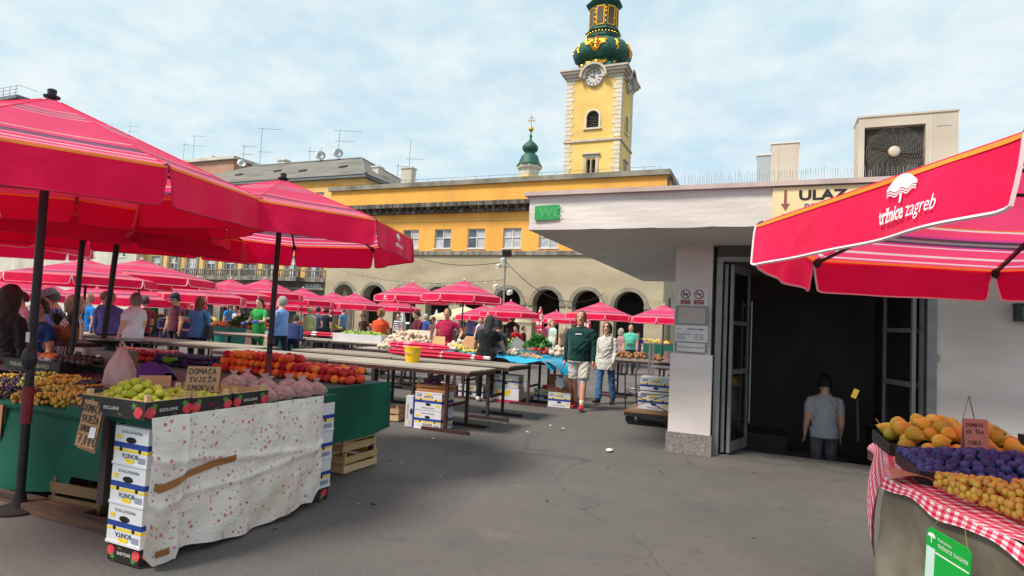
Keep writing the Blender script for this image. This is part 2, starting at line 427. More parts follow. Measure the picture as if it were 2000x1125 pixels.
def holed(mb, fn, a0, a1, z0, z1, holes, depth, m=0, mr=0):
    """wall in the plane of fn(a, z, inward) with openings (a0, a1, z0, z1, arched) and their reveals"""
    xs = sorted({a0, a1} | {h[0] for h in holes} | {h[1] for h in holes}); zs = sorted({z0, z1} | {h[2] for h in holes} | {h[3] for h in holes})
    for i in range(len(xs) - 1):
        for j in range(len(zs) - 1):
            xc, zc_ = (xs[i] + xs[i + 1]) / 2, (zs[j] + zs[j + 1]) / 2
            if any(h[0] < xc < h[1] and h[2] < zc_ < h[3] for h in holes): continue
            mb.add([fn(xs[i], zs[j], 0), fn(xs[i + 1], zs[j], 0), fn(xs[i + 1], zs[j + 1], 0), fn(xs[i], zs[j + 1], 0)], [(0, 1, 2, 3)], m)
    for h in holes:
        x0, x1, b, t = h[:4]
        if len(h) > 4 and h[4]:
            r = (x1 - x0) / 2; xc = (x0 + x1) / 2; zsn = t - r; n = 14
            pts = [(xc + r * math.cos(PI - PI * k / n), zsn + r * math.sin(PI - PI * k / n)) for k in range(n + 1)]
            for (p, q), (p2, q2) in zip(pts, pts[1:]):
                mb.add([fn(p, q, 0), fn(p2, q2, 0), fn(p2, t, 0), fn(p, t, 0)], [(0, 1, 2, 3)], m)
                mb.add([fn(p, q, 0), fn(p2, q2, 0), fn(p2, q2, depth), fn(p, q, depth)], [(3, 2, 1, 0)], mr)
            rim = [((x0, b), (x0, zsn)), ((x1, zsn), (x1, b)), ((x0, b), (x1, b))]
        else:
            rim = [((x0, b), (x0, t)), ((x1, t), (x1, b)), ((x0, t), (x1, t)), ((x0, b), (x1, b))]
        for (p, q), (p2, q2) in rim:
            if q == q2 == z0: continue
            mb.add([fn(p, q, 0), fn(p2, q2, 0), fn(p2, q2, depth), fn(p, q, depth)], [(0, 1, 2, 3)], mr)
    return mb

# ================================================================== ground
g = MB()
HX0, HX1, HY0, HY1 = -0.52, 1.62, 8.5, 12.6
E_ = 320
for x0, x1, y0, y1 in ((-E_, HX0, -60, 400), (HX1, E_, -60, 400), (HX0, HX1, -60, HY0), (HX0, HX1, HY1, 400)):
    g.add([(x0, y0, 0), (x1, y0, 0), (x1, y1, 0), (x0, y1, 0)], [(0, 1, 2, 3)])
tag(g.build('ground', M_asph), kind='structure')

# ================================================================== arcade building
AY0 = 40.0; AXL, AXR = -34.1, -6.35
arc = thing('arcade_building', 'long ochre building with stone arcade and row of upper windows', 'building', (-20, AY0, 0))
def A(x, y, z): return (x + 20, y - AY0, z)
ARCH = [-8.58 - 2.94 * k for k in range(9)]
b = MB(); fy = lambda a, z, d: A(a, AY0 + d, z)
holed(b, fy, AXL, AXR, 0, 6.5, [(c - 1.02, c + 1.02, 0, 4.07, True) for c in ARCH], 0.9)
holed(b, lambda a, z, d: A(AXR - d, a, z), 40, 56, 0, 6.5, [(42.0, 43.6, 0, 3.9, True), (47, 48.6, 0, 3.9, True)], 0.9)
b.build('stone_wall', M_stone, arc)
for c in ARCH:
    o = MB(); n = 18
    for k in range(n):
        t0, t1 = PI * k / n, PI * (k + 1) / n
        for (ra, rb, ya) in ((1.02, 1.28, -0.07),):
            P4 = [(c + r * math.cos(t), 3.05 + r * math.sin(t)) for r, t in ((ra, t0), (rb, t0), (rb, t1), (ra, t1))]
            o.prism(P4, lambda p, q, y: A(p, AY0 + y, q), -0.08, 0.02)
    o.build('archivolt', M_grstone, arc)
    for s_ in (-1, 1):
        imp = MB(); imp.bb(*[v for v in (c + s_ * 1.00 + 20, c + s_ * 1.40 + 20)], -0.1, 0.95, 2.9, 3.12)
        imp.build('impost', M_grstone, arc)
WINX = [-26.0, -23.12, -20.25, -17.33, -14.5, -11.6, -8.7, -28.9, -31.8]
b = MB()
holed(b, fy, AXL, AXR, 6.8, 12.0, [(x - 0.72, x + 0.72, 7.02, 8.5) for x in WINX], 0.28)
holed(b, lambda a, z, d: A(AXR - d, a, z), 40, 56, 6.8, 12.0, [(43, 44.3, 7.02, 8.5), (48, 49.3, 7.02, 8.5)], 0.28)
b.build('plaster_wall', M_yel, arc)
b = MB(); b.bb(AXL + 20 - .12, AXR + 20 + .12, -0.14, 16, 6.5, 6.8); b.build('ledge', M_dkstone, arc)
b = MB(); b.bb(AXL + 20 - .04, AXR + 20 + .04, -0.05, 16, 9.1, 9.22); b.build('string_course', M_yel2, arc)
b = MB(); b.bb(AXL + 20 - .3, AXR + 20 + .3, -0.32, 16.2, 9.72, 9.95); b.bb(AXL + 20 - .75, AXR + 20 + .75, -0.78, 16.6, 10.12, 10.44); b.build('cornice', M_soot, arc)
b = MB()
x = AXL + 20 - .2
while x < AXR + 20 + .3: b.bb(x, x + .26, -0.6, -0.3, 9.953, 10.118); x += 0.62
tag(b.build('dentil_row', M_soot, arc), kind='stuff')
b = MB(); b.bb(AXL + 20 - .2, AXR + 20 + .2, -0.22, 16.2, 11.86, 12.22); b.build('coping', M_grstone, arc)
b = MB(); b.bb(AXL + 20, AXR + 20, 0.3, 15.8, 12.22, 12.34)
for q in range(26): b.tube([(AXL + 21 + q * 1.05, 0, 12.22), (AXL + 21 + q * 1.05, 0, 12.5)], 0.015, 5)
b.tube([(AXL + 21, 0, 12.48), (AXL + 47, 0, 12.48)], 0.015, 5); b.build('roof_edge', M_zinc, arc)
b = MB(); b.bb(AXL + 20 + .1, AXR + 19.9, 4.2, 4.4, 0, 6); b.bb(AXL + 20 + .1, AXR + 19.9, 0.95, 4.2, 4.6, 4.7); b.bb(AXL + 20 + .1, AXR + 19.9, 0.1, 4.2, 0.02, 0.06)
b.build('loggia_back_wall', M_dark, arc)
for c in ARCH:
    o = MB(); o.bb(c + 19.4, c + 20.6, 4.12, 4.19, 0.06, 2.5, 0); o.build('loggia_door', M_louv, arc)
def window(parent, to, x, z0, z1, w, fm, seed, y=0.16, transom=0.55):
    r = random.Random(seed)
    f = MB(); h = z1 - z0; t = 0.07
    def bar(xa, xb, za_, zb): f.add([to(p, q, d) for d in (y - .05, y + .02) for q in (za_, zb) for p in (xa, xb)], [(0, 2, 3, 1), (4, 5, 7, 6), (0, 1, 5, 4), (2, 6, 7, 3), (0, 4, 6, 2), (1, 3, 7, 5)])
    bar(x - w / 2, x - w / 2 + t, z0, z1); bar(x + w / 2 - t, x + w / 2, z0, z1); bar(x - w / 2 + t, x + w / 2 - t, z0, z0 + t); bar(x - w / 2 + t, x + w / 2 - t, z1 - t, z1)
    bar(x - t / 2, x + t / 2, z0 + t, z1 - t); zt = z0 + h * transom
    bar(x - w / 2 + t, x - t / 2, zt - t / 2, zt + t / 2); bar(x + t / 2, x + w / 2 - t, zt - t / 2, zt + t / 2)
    wo = f.build('window', fm, parent)
    for (xa, xb) in ((x - w / 2 + t, x - t / 2), (x + t / 2, x + w / 2 - t)):
        for (za_, zb) in ((z0 + t, zt - t / 2), (zt + t / 2, z1 - t)):
            p = MB(); yy = y + 0.0
            p.add([to(xa, za_, yy), to(xb, za_, yy), to(xb, zb, yy), to(xa, zb, yy)], [(0, 1, 2, 3)])
            k = r.random(); p.build('pane', M_curt if (k < .45 or za_ > z0 + h * .4 and k < .75) else M_glass, wo)
    s_ = MB(); s_.add([to(p, q, d) for d in (-.06, y) for q in (z0 - .08, z0) for p in (x - w / 2 - .06, x + w / 2 + .06)], [(0, 2, 3, 1), (4, 5, 7, 6), (0, 1, 5, 4), (2, 6, 7, 3), (0, 4, 6, 2), (1, 3, 7, 5)])
    s_.build('sill', M_whitef, wo)
    return wo
for i, x in enumerate(WINX): window(arc, fy, x, 7.02, 8.5, 1.44, M_whitef, i)
for i, x in enumerate((43.65, 48.65)): window(arc, lambda a, z, d: A(AXR - d, a, z), x, 7.02, 8.5, 1.3, M_whitef, 50 + i)

# ================================================================== town house on the left with balcony and slate roof
LY = 42.0; LX0, LX1 = -59.2, -32.3
th = thing('balcony_house', 'ochre house with grey hipped roof and long stone balcony beside the arcade', 'building', (-45, LY, 0))
def B(x, y, z): return (x + 45, y - LY, z)
fb = lambda a, z, d: B(a, LY + d, z)
LW = [-57.6 + 2.56 * k for k in range(9)]
b = MB(); holed(b, fb, LX0, LX1, 4.3, 13.6, [(x - .6, x + .6, 4.75, 6.65) for x in LW] + [(x - .5, x + .5, 11.0, 12.4) for x in LW + [-34.6]], 0.25)
b.add([B(LX1, LY, 4.3), B(LX1, 56, 4.3), B(LX1, 56, 13.6), B(LX1, LY, 13.6)], [(0, 1, 2, 3)])
b.build('plaster_wall', M_yel2, th)
b = MB(); holed(b, fb, LX0, LX1, 0, 4.3, [(x - .85, x + .85, 0, 3.3, True) for x in LW], 0.5); b.build('ground_floor_wall', M_grstone, th)
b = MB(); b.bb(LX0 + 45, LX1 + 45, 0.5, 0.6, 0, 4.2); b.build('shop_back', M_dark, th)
for i, x in enumerate(LW):
    window(th, fb, x, 4.75, 6.65, 1.2, M_whitef, 100 + i, transom=0.62)
    s_ = MB(); s_.bb(x + 45 - .95, x + 45 - .62, -0.08, 0.02, 4.75, 6.7); s_.bb(x + 45 + .62, x + 45 + .95, -0.08, 0.02, 4.75, 6.7); s_.build('window_surround', M_grstone, th)
for i, x in enumerate(LW + [-34.6]): window(th, fb, x, 11.0, 12.4, 1.0, M_whitef, 140 + i)
b = MB(); b.bb(-55.8 + 45, -34.2 + 45, -0.75, 0.02, 4.3, 4.66); b.bb(-44.6 + 45, -37.9 + 45, -1.35, -0.76, 4.3, 4.66)
b.bb(-55.8 + 45, -34.2 + 45, -0.8, 0.0, 3.6, 3.75); b.build('balcony_slab', M_dkstone, th)
b = MB(); b.bb(-55.8 + 45, -44.6 + 45, -0.72, -0.56, 5.2, 5.34); b.bb(-37.9 + 45, -34.2 + 45, -0.72, -0.56, 5.2, 5.34); b.bb(-44.6 + 45, -37.9 + 45, -1.3, -1.14, 5.2, 5.34)
for x in (-55.7, -52.5, -49.4, -44.7, -41.3, -37.9, -34.3): b.bb(x + 45 - .18, x + 45 + .18, -1.29 if -44.8 < x < -37.8 else -0.71, -1.15 if -44.8 < x < -37.8 else -0.57, 4.66, 5.2)
b.build('balustrade_rail', M_dkstone, th)
bal = MB().lathe([(.045, 0), (.075, .12), (.05, .3), (.04, .42), (.06, .54)], 6).mesh('baluster', M_dkstone, 'all')
x = -55.3
while x < -34.4:
    if min(abs(x - q) for q in (-55.7, -52.5, -49.4, -44.7, -41.3, -37.9, -34.3)) > 0.3:
        obj('baluster', bal, th, B(x, LY - (1.22 if -44.6 < x < -37.9 else .64), 4.66))
    x += 0.27
b = MB(); b.bb(LX0 + 45 - .35, LX1 + 45 + .35, -0.4, 14.3, 13.45, 13.7); b.build('eaves', M_zinc, th)
b = MB(); b.bb(LX0 + 45, LX1 + 45 + .03, -0.05, 14, 12.9, 13.1); b.build('string_course', M_yel, th)
b = MB()
rv = [B(LX0 - .4, LY - .45, 13.702), B(LX1 + .4, LY - .45, 13.702), B(LX1 + .4, 56.4, 13.702), B(LX0 - .4, 56.4, 13.702), B(-53, 49, 17.5), B(-38.3, 49, 17.5)]
b.add(rv, [(0, 1, 5, 4), (1, 2, 5), (2, 3, 4, 5), (3, 0, 4)])
rf = b.build('roof', M_roof, th)
for x, y in ((-50, 44.6), (-45.5, 45.2), (-41.5, 44.4), (-37.2, 45.0)):
    k = MB(); zz = 13.7 + (y - 41.55) * 3.8 / 7.45; M_ = Matrix.Rotation(math.atan2(3.8, 7.45), 3, 'X'); k.box(B(x, y, zz + .06), (.7, .5, .12), M=M_); k.build('skylight', M_dkmetal, rf)
k = MB(); k.tube([B(-53, 49, 17.52), B(-38.3, 49, 17.52)], 0.12, 6); k.tube([B(-38.3, 49, 17.52), B(LX1 + .4, LY - .45, 13.75)], 0.1, 6); k.tube([B(-38.3, 49, 17.52), B(LX1 + .4, 56.4, 13.75)], 0.1, 6); k.build('ridge_cap', M_zinc, rf)
for (x, y, z0, h, w) in ((-33.2, 50, 13.6, 2.7, 1.2), (-34.2, 46.3, 14.0, 1.5, .7), (-49.5, 50.0, 15.5, 2.6, 1.0)):
    k = MB(); k.bb(x + 45 - w / 2, x + 45 + w / 2, y - LY - .4, y - LY + .4, z0, z0 + h); k.bb(x + 45 - w / 2 - .08, x + 45 + w / 2 + .08, y - LY - .48, y - LY + .48, z0 + h, z0 + h + .15); k.build('chimney', M_cream, rf)
# shop lettering over the arched doorway
b = MB(); tw = text_width('RABEL', 1.0, bold=0.03)
put_text(b, 'RABEL', lambda x, y: B(-37.95 + x / tw * 1.9, LY - .09, 3.80 - .02 + y * .52), 1.0, bold=0.03); b.build('shop_lettering', mat('white_sign_paint', '#e4e6e6', 0.5), th)
b = MB(); b.bb(-38.3 + 45, -35.8 + 45, -.06, -.01, 3.72, 4.28); b.build('sign_board', M_dkstone, th)

# ================================================================== pale house at the far left, tower block, salmon roof block
ph = thing('pale_house', 'pale cream house with few small windows behind the left umbrellas', 'building', (-72, 41, 0))
fp = lambda a, z, d: (a + 72, d, z)
PW = [(-61.6, 6.4), (-73.6, 7.0), (-66.4, 6.4), (-79, 7.0), (-61.6, 9.4), (-66.4, 9.4), (-73.6, 10), (-79, 10)]
b = MB(); holed(b, fp, -92, -59.25, 0, 12.5, [(x - .65, x + .65, z, z + 1.25) for x, z in PW], .2); b.add([(12.75, 0, 0), (12.75, 14, 0), (12.75, 14, 12.5), (12.75, 0, 12.5)], [(0, 1, 2, 3)])
b.build('wall', M_cream, ph)
for i, (x, z) in enumerate(PW): window(ph, fp, x, z, z + 1.25, 1.3, M_whitef, 200 + i)
b = MB(); b.bb(-20.3, 13.05, -.3, 14.3, 12.5, 12.8); b.build('eaves', M_zinc, ph)
b = MB(); b.bb(3.2, 3.5, -.12, -.01, 0, 12.5); b.build('pilaster', M_cream, ph)
tb = thing('tower_block', 'dark blue flat roofed block with railing peeping over the left umbrella', 'building', (-130, 60, 0))
b = MB(); b.bb(-25, 9.0, 0, 3, 0, 36.3); b.build('wall', M_blue, tb)
b = MB(); b.bb(-25.3, 9.4, -.4, 3.3, 36.3, 36.9); b.build('roof_edge', M_zinc, tb)
b = MB()
for k in range(19): b.beam((-25 + k * 1.85, 0, 36.9), (-25 + k * 1.85, 0, 38.7), .07, .07)
for z in (37.5, 38.1, 38.7): b.beam((-25, 0, z), (9.0, 0, z), .06, .06)
b.beam((9.0, 0, 38.7), (9.0, 3, 38.7), .06, .06); b.build('railing', M_metal, tb)
sb = thing('roof_house', 'salmon attic storey with flat roof and chimney behind the balcony house', 'building', (-74, 60, 0))
b = MB(); b.bb(-6, 5.6, 0, 12, 0, 22.3); b.build('wall', M_pinkr, sb)
b = MB(); b.bb(-6.4, 6, -.4, 12.4, 22.3, 22.7); b.build('roof_edge', M_cream, sb)
MB().bb(-3.8, -2.4, 3, 4.2, 22.7, 24.2).build('chimney', M_cream, sb); MB().bb(-1.5, -.4, 3, 4.2, 22.7, 23.6).build('chimney', M_cream, sb)

# ================================================================== aerials on the roofs
def aerial(px, pt, pb, y, label, dish=None, boom=((0.96, 1.6),), yaw=0.4):
    p1 = at_y(px, pb, y); h = at_y(px, pt, y).z - p1.z
    t = thing('rooftop_aerial', label, 'aerial', (p1.x, y, p1.z - .5), yaw, 'aerials on the roofs')
    b = MB(); b.tube([(0, 0, 0), (0, 0, h + .5)], .02, 6); b.build('mast', M_dkmetal, t)
    for f, w in boom:
        z = .5 + h * f; b = MB(); b.beam((-w * .2, 0, z), (w * .8, 0, z), .022, .022)
        for k in range(6): b.beam((-w * .15 + k * w * .18, -.28 + k * .03, z + .02), (-w * .15 + k * w * .18, .28 - k * .03, z + .02), .012, .012)
        b.build('antenna_boom', M_dkmetal, t)
    if dish:
        b = MB(); b.lathe([(.02, -.12), (.3, -.08), (.5, .02), (.52, .05), (.3, -.04), (.02, -.08)], 14)
        d = b.build('dish', M_metal, t, smooth='all'); d.location = (0, -.2, .5 + h * dish); d.rotation_euler = (math.radians(72), 0, .3)
aerial(507, 250, 322, 49, 'tall thin aerial with long top boom, leftmost tall one on slate ridge', boom=((.97, 2.6), (.35, 1.4)))
aerial(474, 284, 328, 49, 'low aerial with grey dish at the left end of the slate ridge', dish=.18, boom=((.95, 1.5), (.6, 1.3)))
aerial(660, 254, 312, 49, 'tall aerial with two booms and dish near the right ridge end', dish=.2, boom=((.97, 2.8), (.62, 2.0)))
aerial(604, 287, 318, 49, 'short bare aerial in the middle of the slate ridge', boom=((.7, 1.2),))
aerial(626, 288, 316, 49, 'short mast with big round dish beside the middle of the ridge', dish=.4, boom=())
aerial(798, 273, 345, 55, 'tall lone mast right of the slate roof beside chimney', boom=((.48, 2.0),))
aerial(776, 318, 350, 55, 'small aerial on the chimney at the right roof end', boom=((.8, 1.6),))
aerial(377, 265, 305, 62, 'spidery aerial on the salmon attic behind the umbrella', boom=((.97, 2.2), (.5, 1.8)))
aerial(358, 280, 308, 62, 'short aerial left of the spidery one on salmon attic', boom=((.9, 1.0),))
aerial(252, 244, 275, 70, 'faint distant aerial just above the left umbrella slope', boom=((.9, 2.2), (.6, 2.0)))

# ================================================================== church tower
TX0, TX1, TY0, TD = -22.1, -15.7, 65.0, 5.8
TCX, TCY = (TX0 + TX1) / 2, TY0 + TD / 2
tw_ = thing('church_tower', 'tall yellow church tower with clock and gilded green onion dome', 'tower', (TCX, TCY, 0))
HX, HY = 3.2, TD / 2
front = lambda a, z, d: (a, -HY + d, z); sidef = lambda a, z, d: (HX - d, a, z)
b = MB()
holed(b, front, -HX, HX, 0, 31.0, [(-.72, .72, 24.2, 26.2, True), (-.52, -.06, 19.0, 20.6, True), (.06, .52, 19.0, 20.6, True)], .35)
holed(b, sidef, -HY, HY, 0, 31.0, [(-.6, .6, 24.2, 26.2, True), (-.5, .5, 19.0, 20.6, True)], .35)
b.add([(-HX, -HY, 0), (-HX, HY, 0), (-HX, HY, 31), (-HX, -HY, 31)], [(3, 2, 1, 0)]); b.add([(-HX, HY, 0), (HX, HY, 0), (HX, HY, 31), (-HX, HY, 31)], [(3, 2, 1, 0)])
b.build('wall', M_tower, tw_)
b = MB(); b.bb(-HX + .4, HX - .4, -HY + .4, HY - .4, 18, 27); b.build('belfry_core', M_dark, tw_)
b = MB()
for k in range(9): b.box((0, -HY + .22, 24.35 + k * .2), (1.42, .16, .05), M=Matrix.Rotation(.6, 3, 'X'))
for k in range(9): b.box((HX - .22, 0, 24.35 + k * .2), (.16, 1.18, .05), M=Matrix.Rotation(.6, 3, 'Y'))
tag(b.build('louvre', M_louv, tw_), kind='stuff')
def arch_frame(to, c, z0, z1, w, t, name, m):
    o = MB(); r = w / 2; zs = z1 - r; n = 12
    pts = [(c - r, z0), (c - r, zs)] + [(c + r * math.cos(PI - PI * k / n), zs + r * math.sin(PI - PI * k / n)) for k in range(1, n)] + [(c + r, zs), (c + r, z0)]
    R_ = r + t
    po = [(c - R_, z0), (c - R_, zs)] + [(c + R_ * math.cos(PI - PI * k / n), zs + R_ * math.sin(PI - PI * k / n)) for k in range(1, n)] + [(c + R_, zs), (c + R_, z0)]
    for (p, q), (p2, q2) in zip(zip(pts, po), zip(pts[1:], po[1:])):
        o.prism([p, q, q2, p2], lambda a, z, d: to(a, z, d), -.1, .02)
    o.prism([(c - R_ - .15, z0 - .18), (c + R_ + .15, z0 - .18), (c + R_ + .15, z0), (c - R_ - .15, z0)], lambda a, z, d: to(a, z, d), -.18, .02)
    return o.build(name, m, tw_)
arch_frame(front, 0, 24.2, 26.2, 1.44, .22, 'belfry_window_frame', M_quoin)
arch_frame(sidef, 0, 24.2, 26.2, 1.2, .2, 'belfry_window_frame', M_quoin)
b = MB(); b.bb(-.85, -.56, -HY - .1, -HY + .02, 19.0, 20.75); b.bb(.56, .85, -HY - .1, -HY + .02, 19.0, 20.75); b.bb(-.05, .05, -HY - .1, -HY + .02, 19.0, 20.6); b.bb(-.85, .85, -HY - .11, -HY + .02, 20.75, 21.1); b.bb(-1.05, 1.05, -HY - .3, -HY + .02, 21.1, 21.25); b.bb(-.9, .9, -HY - .16, -HY + .02, 18.8, 18.99)
b.build('twin_window_frame', M_towertrim, tw_)
b = MB(); b.bb(HX - .02, HX + .1, -.75, -.52, 19, 20.75); b.bb(HX - .02, HX + .1, .52, .75, 19, 20.75); b.bb(HX - .02, HX + .3, -.95, .95, 20.8, 21.0); b.build('side_window_frame', M_towertrim, tw_)
b = MB(); b.bb(-HX - .16, HX + .16, -HY - .16, HY + .16, 22.62, 22.86); b.build('string_course', M_towertrim, tw_)
for sx, sy in ((-1, -1), (1, -1), (1, 1), (-1, 1)):
    b = MB(); z = 16.0; k = 0
    while z < 30.2:
        if not (22.2 < z < 22.87):
            lx, ly = (.9, .68) if k % 2 else (.68, .9)
            x0 = sx * HX; y0 = sy * HY; e = .05
            b.bb(x0 + sx * e, x0 - sx * lx, y0 + sy * e, y0 - sy * ly, z + .03, z + .46)
        z += .5; k += 1
    tag(b.build('quoins', M_quoin, tw_), kind='stuff')
# eaves cornice with a hood over each clock
b = MB()
for (e, z0, z1) in ((.12, 29.9, 30.25), (.32, 30.25, 30.55), (.6, 30.55, 30.85), (.78, 30.85, 31.05)): [b.bb(*q, z0, z1) for q in ((-HX - e, -1.3, -HY - e, -HY + .01), (1.3, HX + e, -HY - e, -HY + .01), (HX - .01, HX + e, -HY + .01, -1.3), (HX - .01, HX + e, 1.3, HY), (-HX - e, -HX + .01, -HY + .01, HY), (-HX - e, HX + e, HY, HY + e))]
b.build('eaves_cornice', M_towertrim, tw_)
for to in (lambda a, z, d: (a, -HY + d, z), lambda a, z, d: (HX - d, a, z)):
    o = MB(); n = 20
    for (ra, rb, dd) in ((1.0, 1.35, -.55), (1.35, 1.62, -.8)):
        for k in range(n):
            t0, t1 = PI * k / n, PI * (k + 1) / n
            o.prism([(r * math.cos(t), 30.0 + r * math.sin(t)) for r, t in ((ra, t0), (rb, t0), (rb, t1), (ra, t1))], to, dd, .3)
    o.prism([(1.06 * math.cos(2 * PI * k / 24), 30.0 + 1.06 * math.sin(2 * PI * k / 24)) for k in range(24)], to, -.22, .2); o.prism([(-1.36, 29.9), (-1.0, 29.9), (-1.0, 30.0), (-1.36, 30.0)], to, -.55, .1); o.prism([(1.0, 29.9), (1.36, 29.9), (1.36, 30.0), (1.0, 30.0)], to, -.55, .1)
    o.build('clock_hood', M_towertrim, tw_)
    o = MB(); o.prism([(.95 * math.cos(2 * PI * k / 28), 29.98 + .95 * math.sin(2 * PI * k / 28)) for k in range(28)], to, -.3, -.2); cf = o.build('clock_face', M_clock, tw_)
    o = MB()
    for k in range(12):
        t = 2 * PI * k / 12; c_, s_ = math.sin(t), math.cos(t)
        o.prism([(c_ * r - s_ * w, 29.98 + s_ * r + c_ * w) for r, w in ((.6, -.045), (.86, -.06), (.86, .06), (.6, .045))], to, -.33, -.302)
    for t, l, w in ((2 * PI * (9.83 / 12), .6, .07), (2 * PI * (1 / 60.), .82, .05), (2 * PI * (9.83 / 12) + PI, .25, .06)):
        c_, s_ = math.sin(t), math.cos(t)
        o.prism([(c_ * r - s_ * q, 29.98 + s_ * r + c_ * q) for r, q in ((0, -w), (l * .9, -w * .4), (l * .9, w * .4), (0, w))], to, -.36, -.335)
    o.build('clock_hands', M_black, cf)
b = MB(); R8 = 1 / math.cos(PI / 8)
def oct_lathe(mb, prof, m=0): return mb.lathe([(r * R8, z) for r, z in prof], 8, m=m, rot=PI / 8, sy=.93)
vs_ = []
prof = [(3.95, 31.06), (3.3, 31.35), (2.75, 31.8), (2.5, 32.4)]
sk = MB(); n = len(prof)
for r, z in prof:      # skirt: square below, eight-sided above
    f = (z - 31.06) / 1.34
    for j in range(16):
        a = 2 * PI * (j + .5) / 16; c_, s_ = math.cos(a), math.sin(a)
        sq = r / max(abs(c_), abs(s_)); oc = r / max(abs(math.cos(((a + PI / 8) % (PI / 4)) - PI / 8)), .5)
        rr = sq * (1 - f) + oc * f; vs_.append((rr * c_, rr * s_ * .93, z))
sk.add(vs_, [(i * 16 + j, i * 16 + (j + 1) % 16, (i + 1) * 16 + (j + 1) % 16, (i + 1) * 16 + j) for i in range(n - 1) for j in range(16)])
sk.build('roof_skirt', M_patina, tw_)
b = MB(); oct_lathe(b, [(2.5, 32.4), (2.62, 32.55), (2.45, 32.7), (2.9, 32.95), (3.2, 33.4), (3.28, 33.9), (3.1, 34.5), (2.7, 35.0), (2.2, 35.3), (1.85, 35.55), (1.95, 35.7), (1.75, 35.9), (1.75, 36.3), (2.0, 36.45), (1.9, 36.6), (1.6, 36.75)]); dome = b.build('onion_dome', M_patina, tw_, smooth=True)
b = MB(); oct_lathe(b, [(1.6, 36.75), (1.55, 39.6), (1.95, 39.8), (2.05, 40.0), (1.6, 40.3), (1.3, 40.6), (1.6, 41.1), (1.65, 41.5), (1.2, 42.1), (.6, 42.5), (.35, 43.4), (.12, 45.5), (.02, 46)]); lan = b.build('lantern', M_patina, tw_, smooth=True)
for k in range(8):
    a = 2 * PI * k / 8; ca, sa = math.cos(a), math.sin(a)
    def lp(x, z, d, ca=ca, sa=sa): r = 1.58 + d; return (r * ca - x * sa, (r * sa + x * ca) * .93, z)
    o = MB()
    for (x0, x1, z0, z1) in ((-.5, -.38, 37.1, 39.2), (.38, .5, 37.1, 39.2), (-.5, .5, 37.0, 37.12), (-.5, .5, 39.2, 39.35)):
        o.prism([(x0, z0), (x1, z0), (x1, z1), (x0, z1)], lp, 0.02, .1)
    wf = o.build('lantern_window', M_gold, tw_)
    o = MB(); o.prism([(-.38, 37.12), (.38, 37.12), (.38, 39.2), (-.38, 39.2)], lp, .0, .05); o.build('louvre', M_louv, wf)
    o = MB()
    for z in (37.4, 38.0, 38.6, 39.0): o.ball(lp(.63, z, -.03), (.07, .07, .16), 6, 4)
    tag(o.build('gilt_drop', M_gold, tw_), kind='stuff')
    # gilt scrolls on the dome facets
    def dp(x, z, ca=ca, sa=sa):
        pr = [(32.4, 2.5), (32.7, 2.45), (32.95, 2.9), (33.4, 3.2), (33.9, 3.28), (34.5, 3.1), (35.0, 2.7), (35.3, 2.2), (36.3, 1.8)]
        r = 2.5
        for (z0, r0), (z1, r1) in zip(pr, pr[1:]):
            if z0 <= z <= z1: r = r0 + (r1 - r0) * (z - z0) / (z1 - z0)
        r += .05; return (r * ca - x * sa, (r * sa + x * ca) * .93, z)
    o = MB()
    if k % 2 == 0:
        for s_ in (-1, 1):
            o.tube([dp(s_ * (.12 + 1.15 * (q / 14)), 33.25 + 1.2 * math.sin(q / 14 * 1.5)) for q in range(15)], .1, 5)
            o.tube([dp(s_ * (.68 + (.58 - .03 * q) * math.cos(q * .62)), 34.25 + (.5 - .025 * q) * math.sin(q * .62)) for q in range(16)], .11, 5)
            o.tube([dp(s_ * (.3 + (.26 - .02 * q) * math.cos(q * .7 + 2)), 34.75 + (.22 - .015 * q) * math.sin(q * .7 + 2)) for q in range(11)], .06, 5)
            for q in range(4): o.ball(dp(s_ * (.45 + q * .2), 34.4 - .12 * q), (.15, .15, .17), 6, 4)
        o.tube([dp(0, 33.2), dp(0, 33.6), dp(0, 34.2), dp(0, 34.9)], [.05, .16, .12, .05], 6)
        for q in range(3): o.ball(dp(0, 33.6 + q * .45), (.16, .16, .2), 6, 4)
        o.ball(dp(0, 35.0), (.35, .25, .12), 6, 4)
    else:
        o.tube([dp(.0, 33.4), dp(.1, 33.8), dp(-.08, 34.2), dp(.06, 34.6), dp(0, 34.9)], [.06, .14, .1, .13, .05], 6)
        for q in range(4): o.ball(dp(.12 * (-1) ** q, 33.6 + q * .33), (.12, .12, .12), 6, 4)
    o.build('gilt_ornament', M_gold, dome)
    o = MB()
    def sp(x, z, ca=ca, sa=sa): r = 2.5 + (32.4 - z) * .55 + .06; return (r * ca - x * sa, (r * sa + x * ca) * .93, z)
    if k % 2 == 0:
        for s_ in (-1, 1):
            o.tube([sp(s_ * (.15 + 1.0 * q / 9), 32.35 - .55 * math.sin(q / 9 * 2.6) ** 2) for q in range(10)], .12, 5)
            o.tube([sp(s_ * (.75 + (.24 - .02 * q) * math.cos(q * .8)), 32.05 + (.2 - .015 * q) * math.sin(q * .8)) for q in range(10)], .06, 5)
        o.ball(sp(0, 32.15), (.2, .15, .25), 6, 4)
    else: o.ball(sp(0, 32.1), (.15, .15, .25), 6, 4)
    o.build('gilt_garland', M_gold, dome)
b = MB()
for k in range(32): a = 2 * PI * k / 32; b.ball((1.86 * R8 * math.cos(a), 1.86 * R8 * math.sin(a) * .93, 36.1), .09, 6, 4)
tag(b.build('gilt_beads', M_gold, dome), kind='stuff')

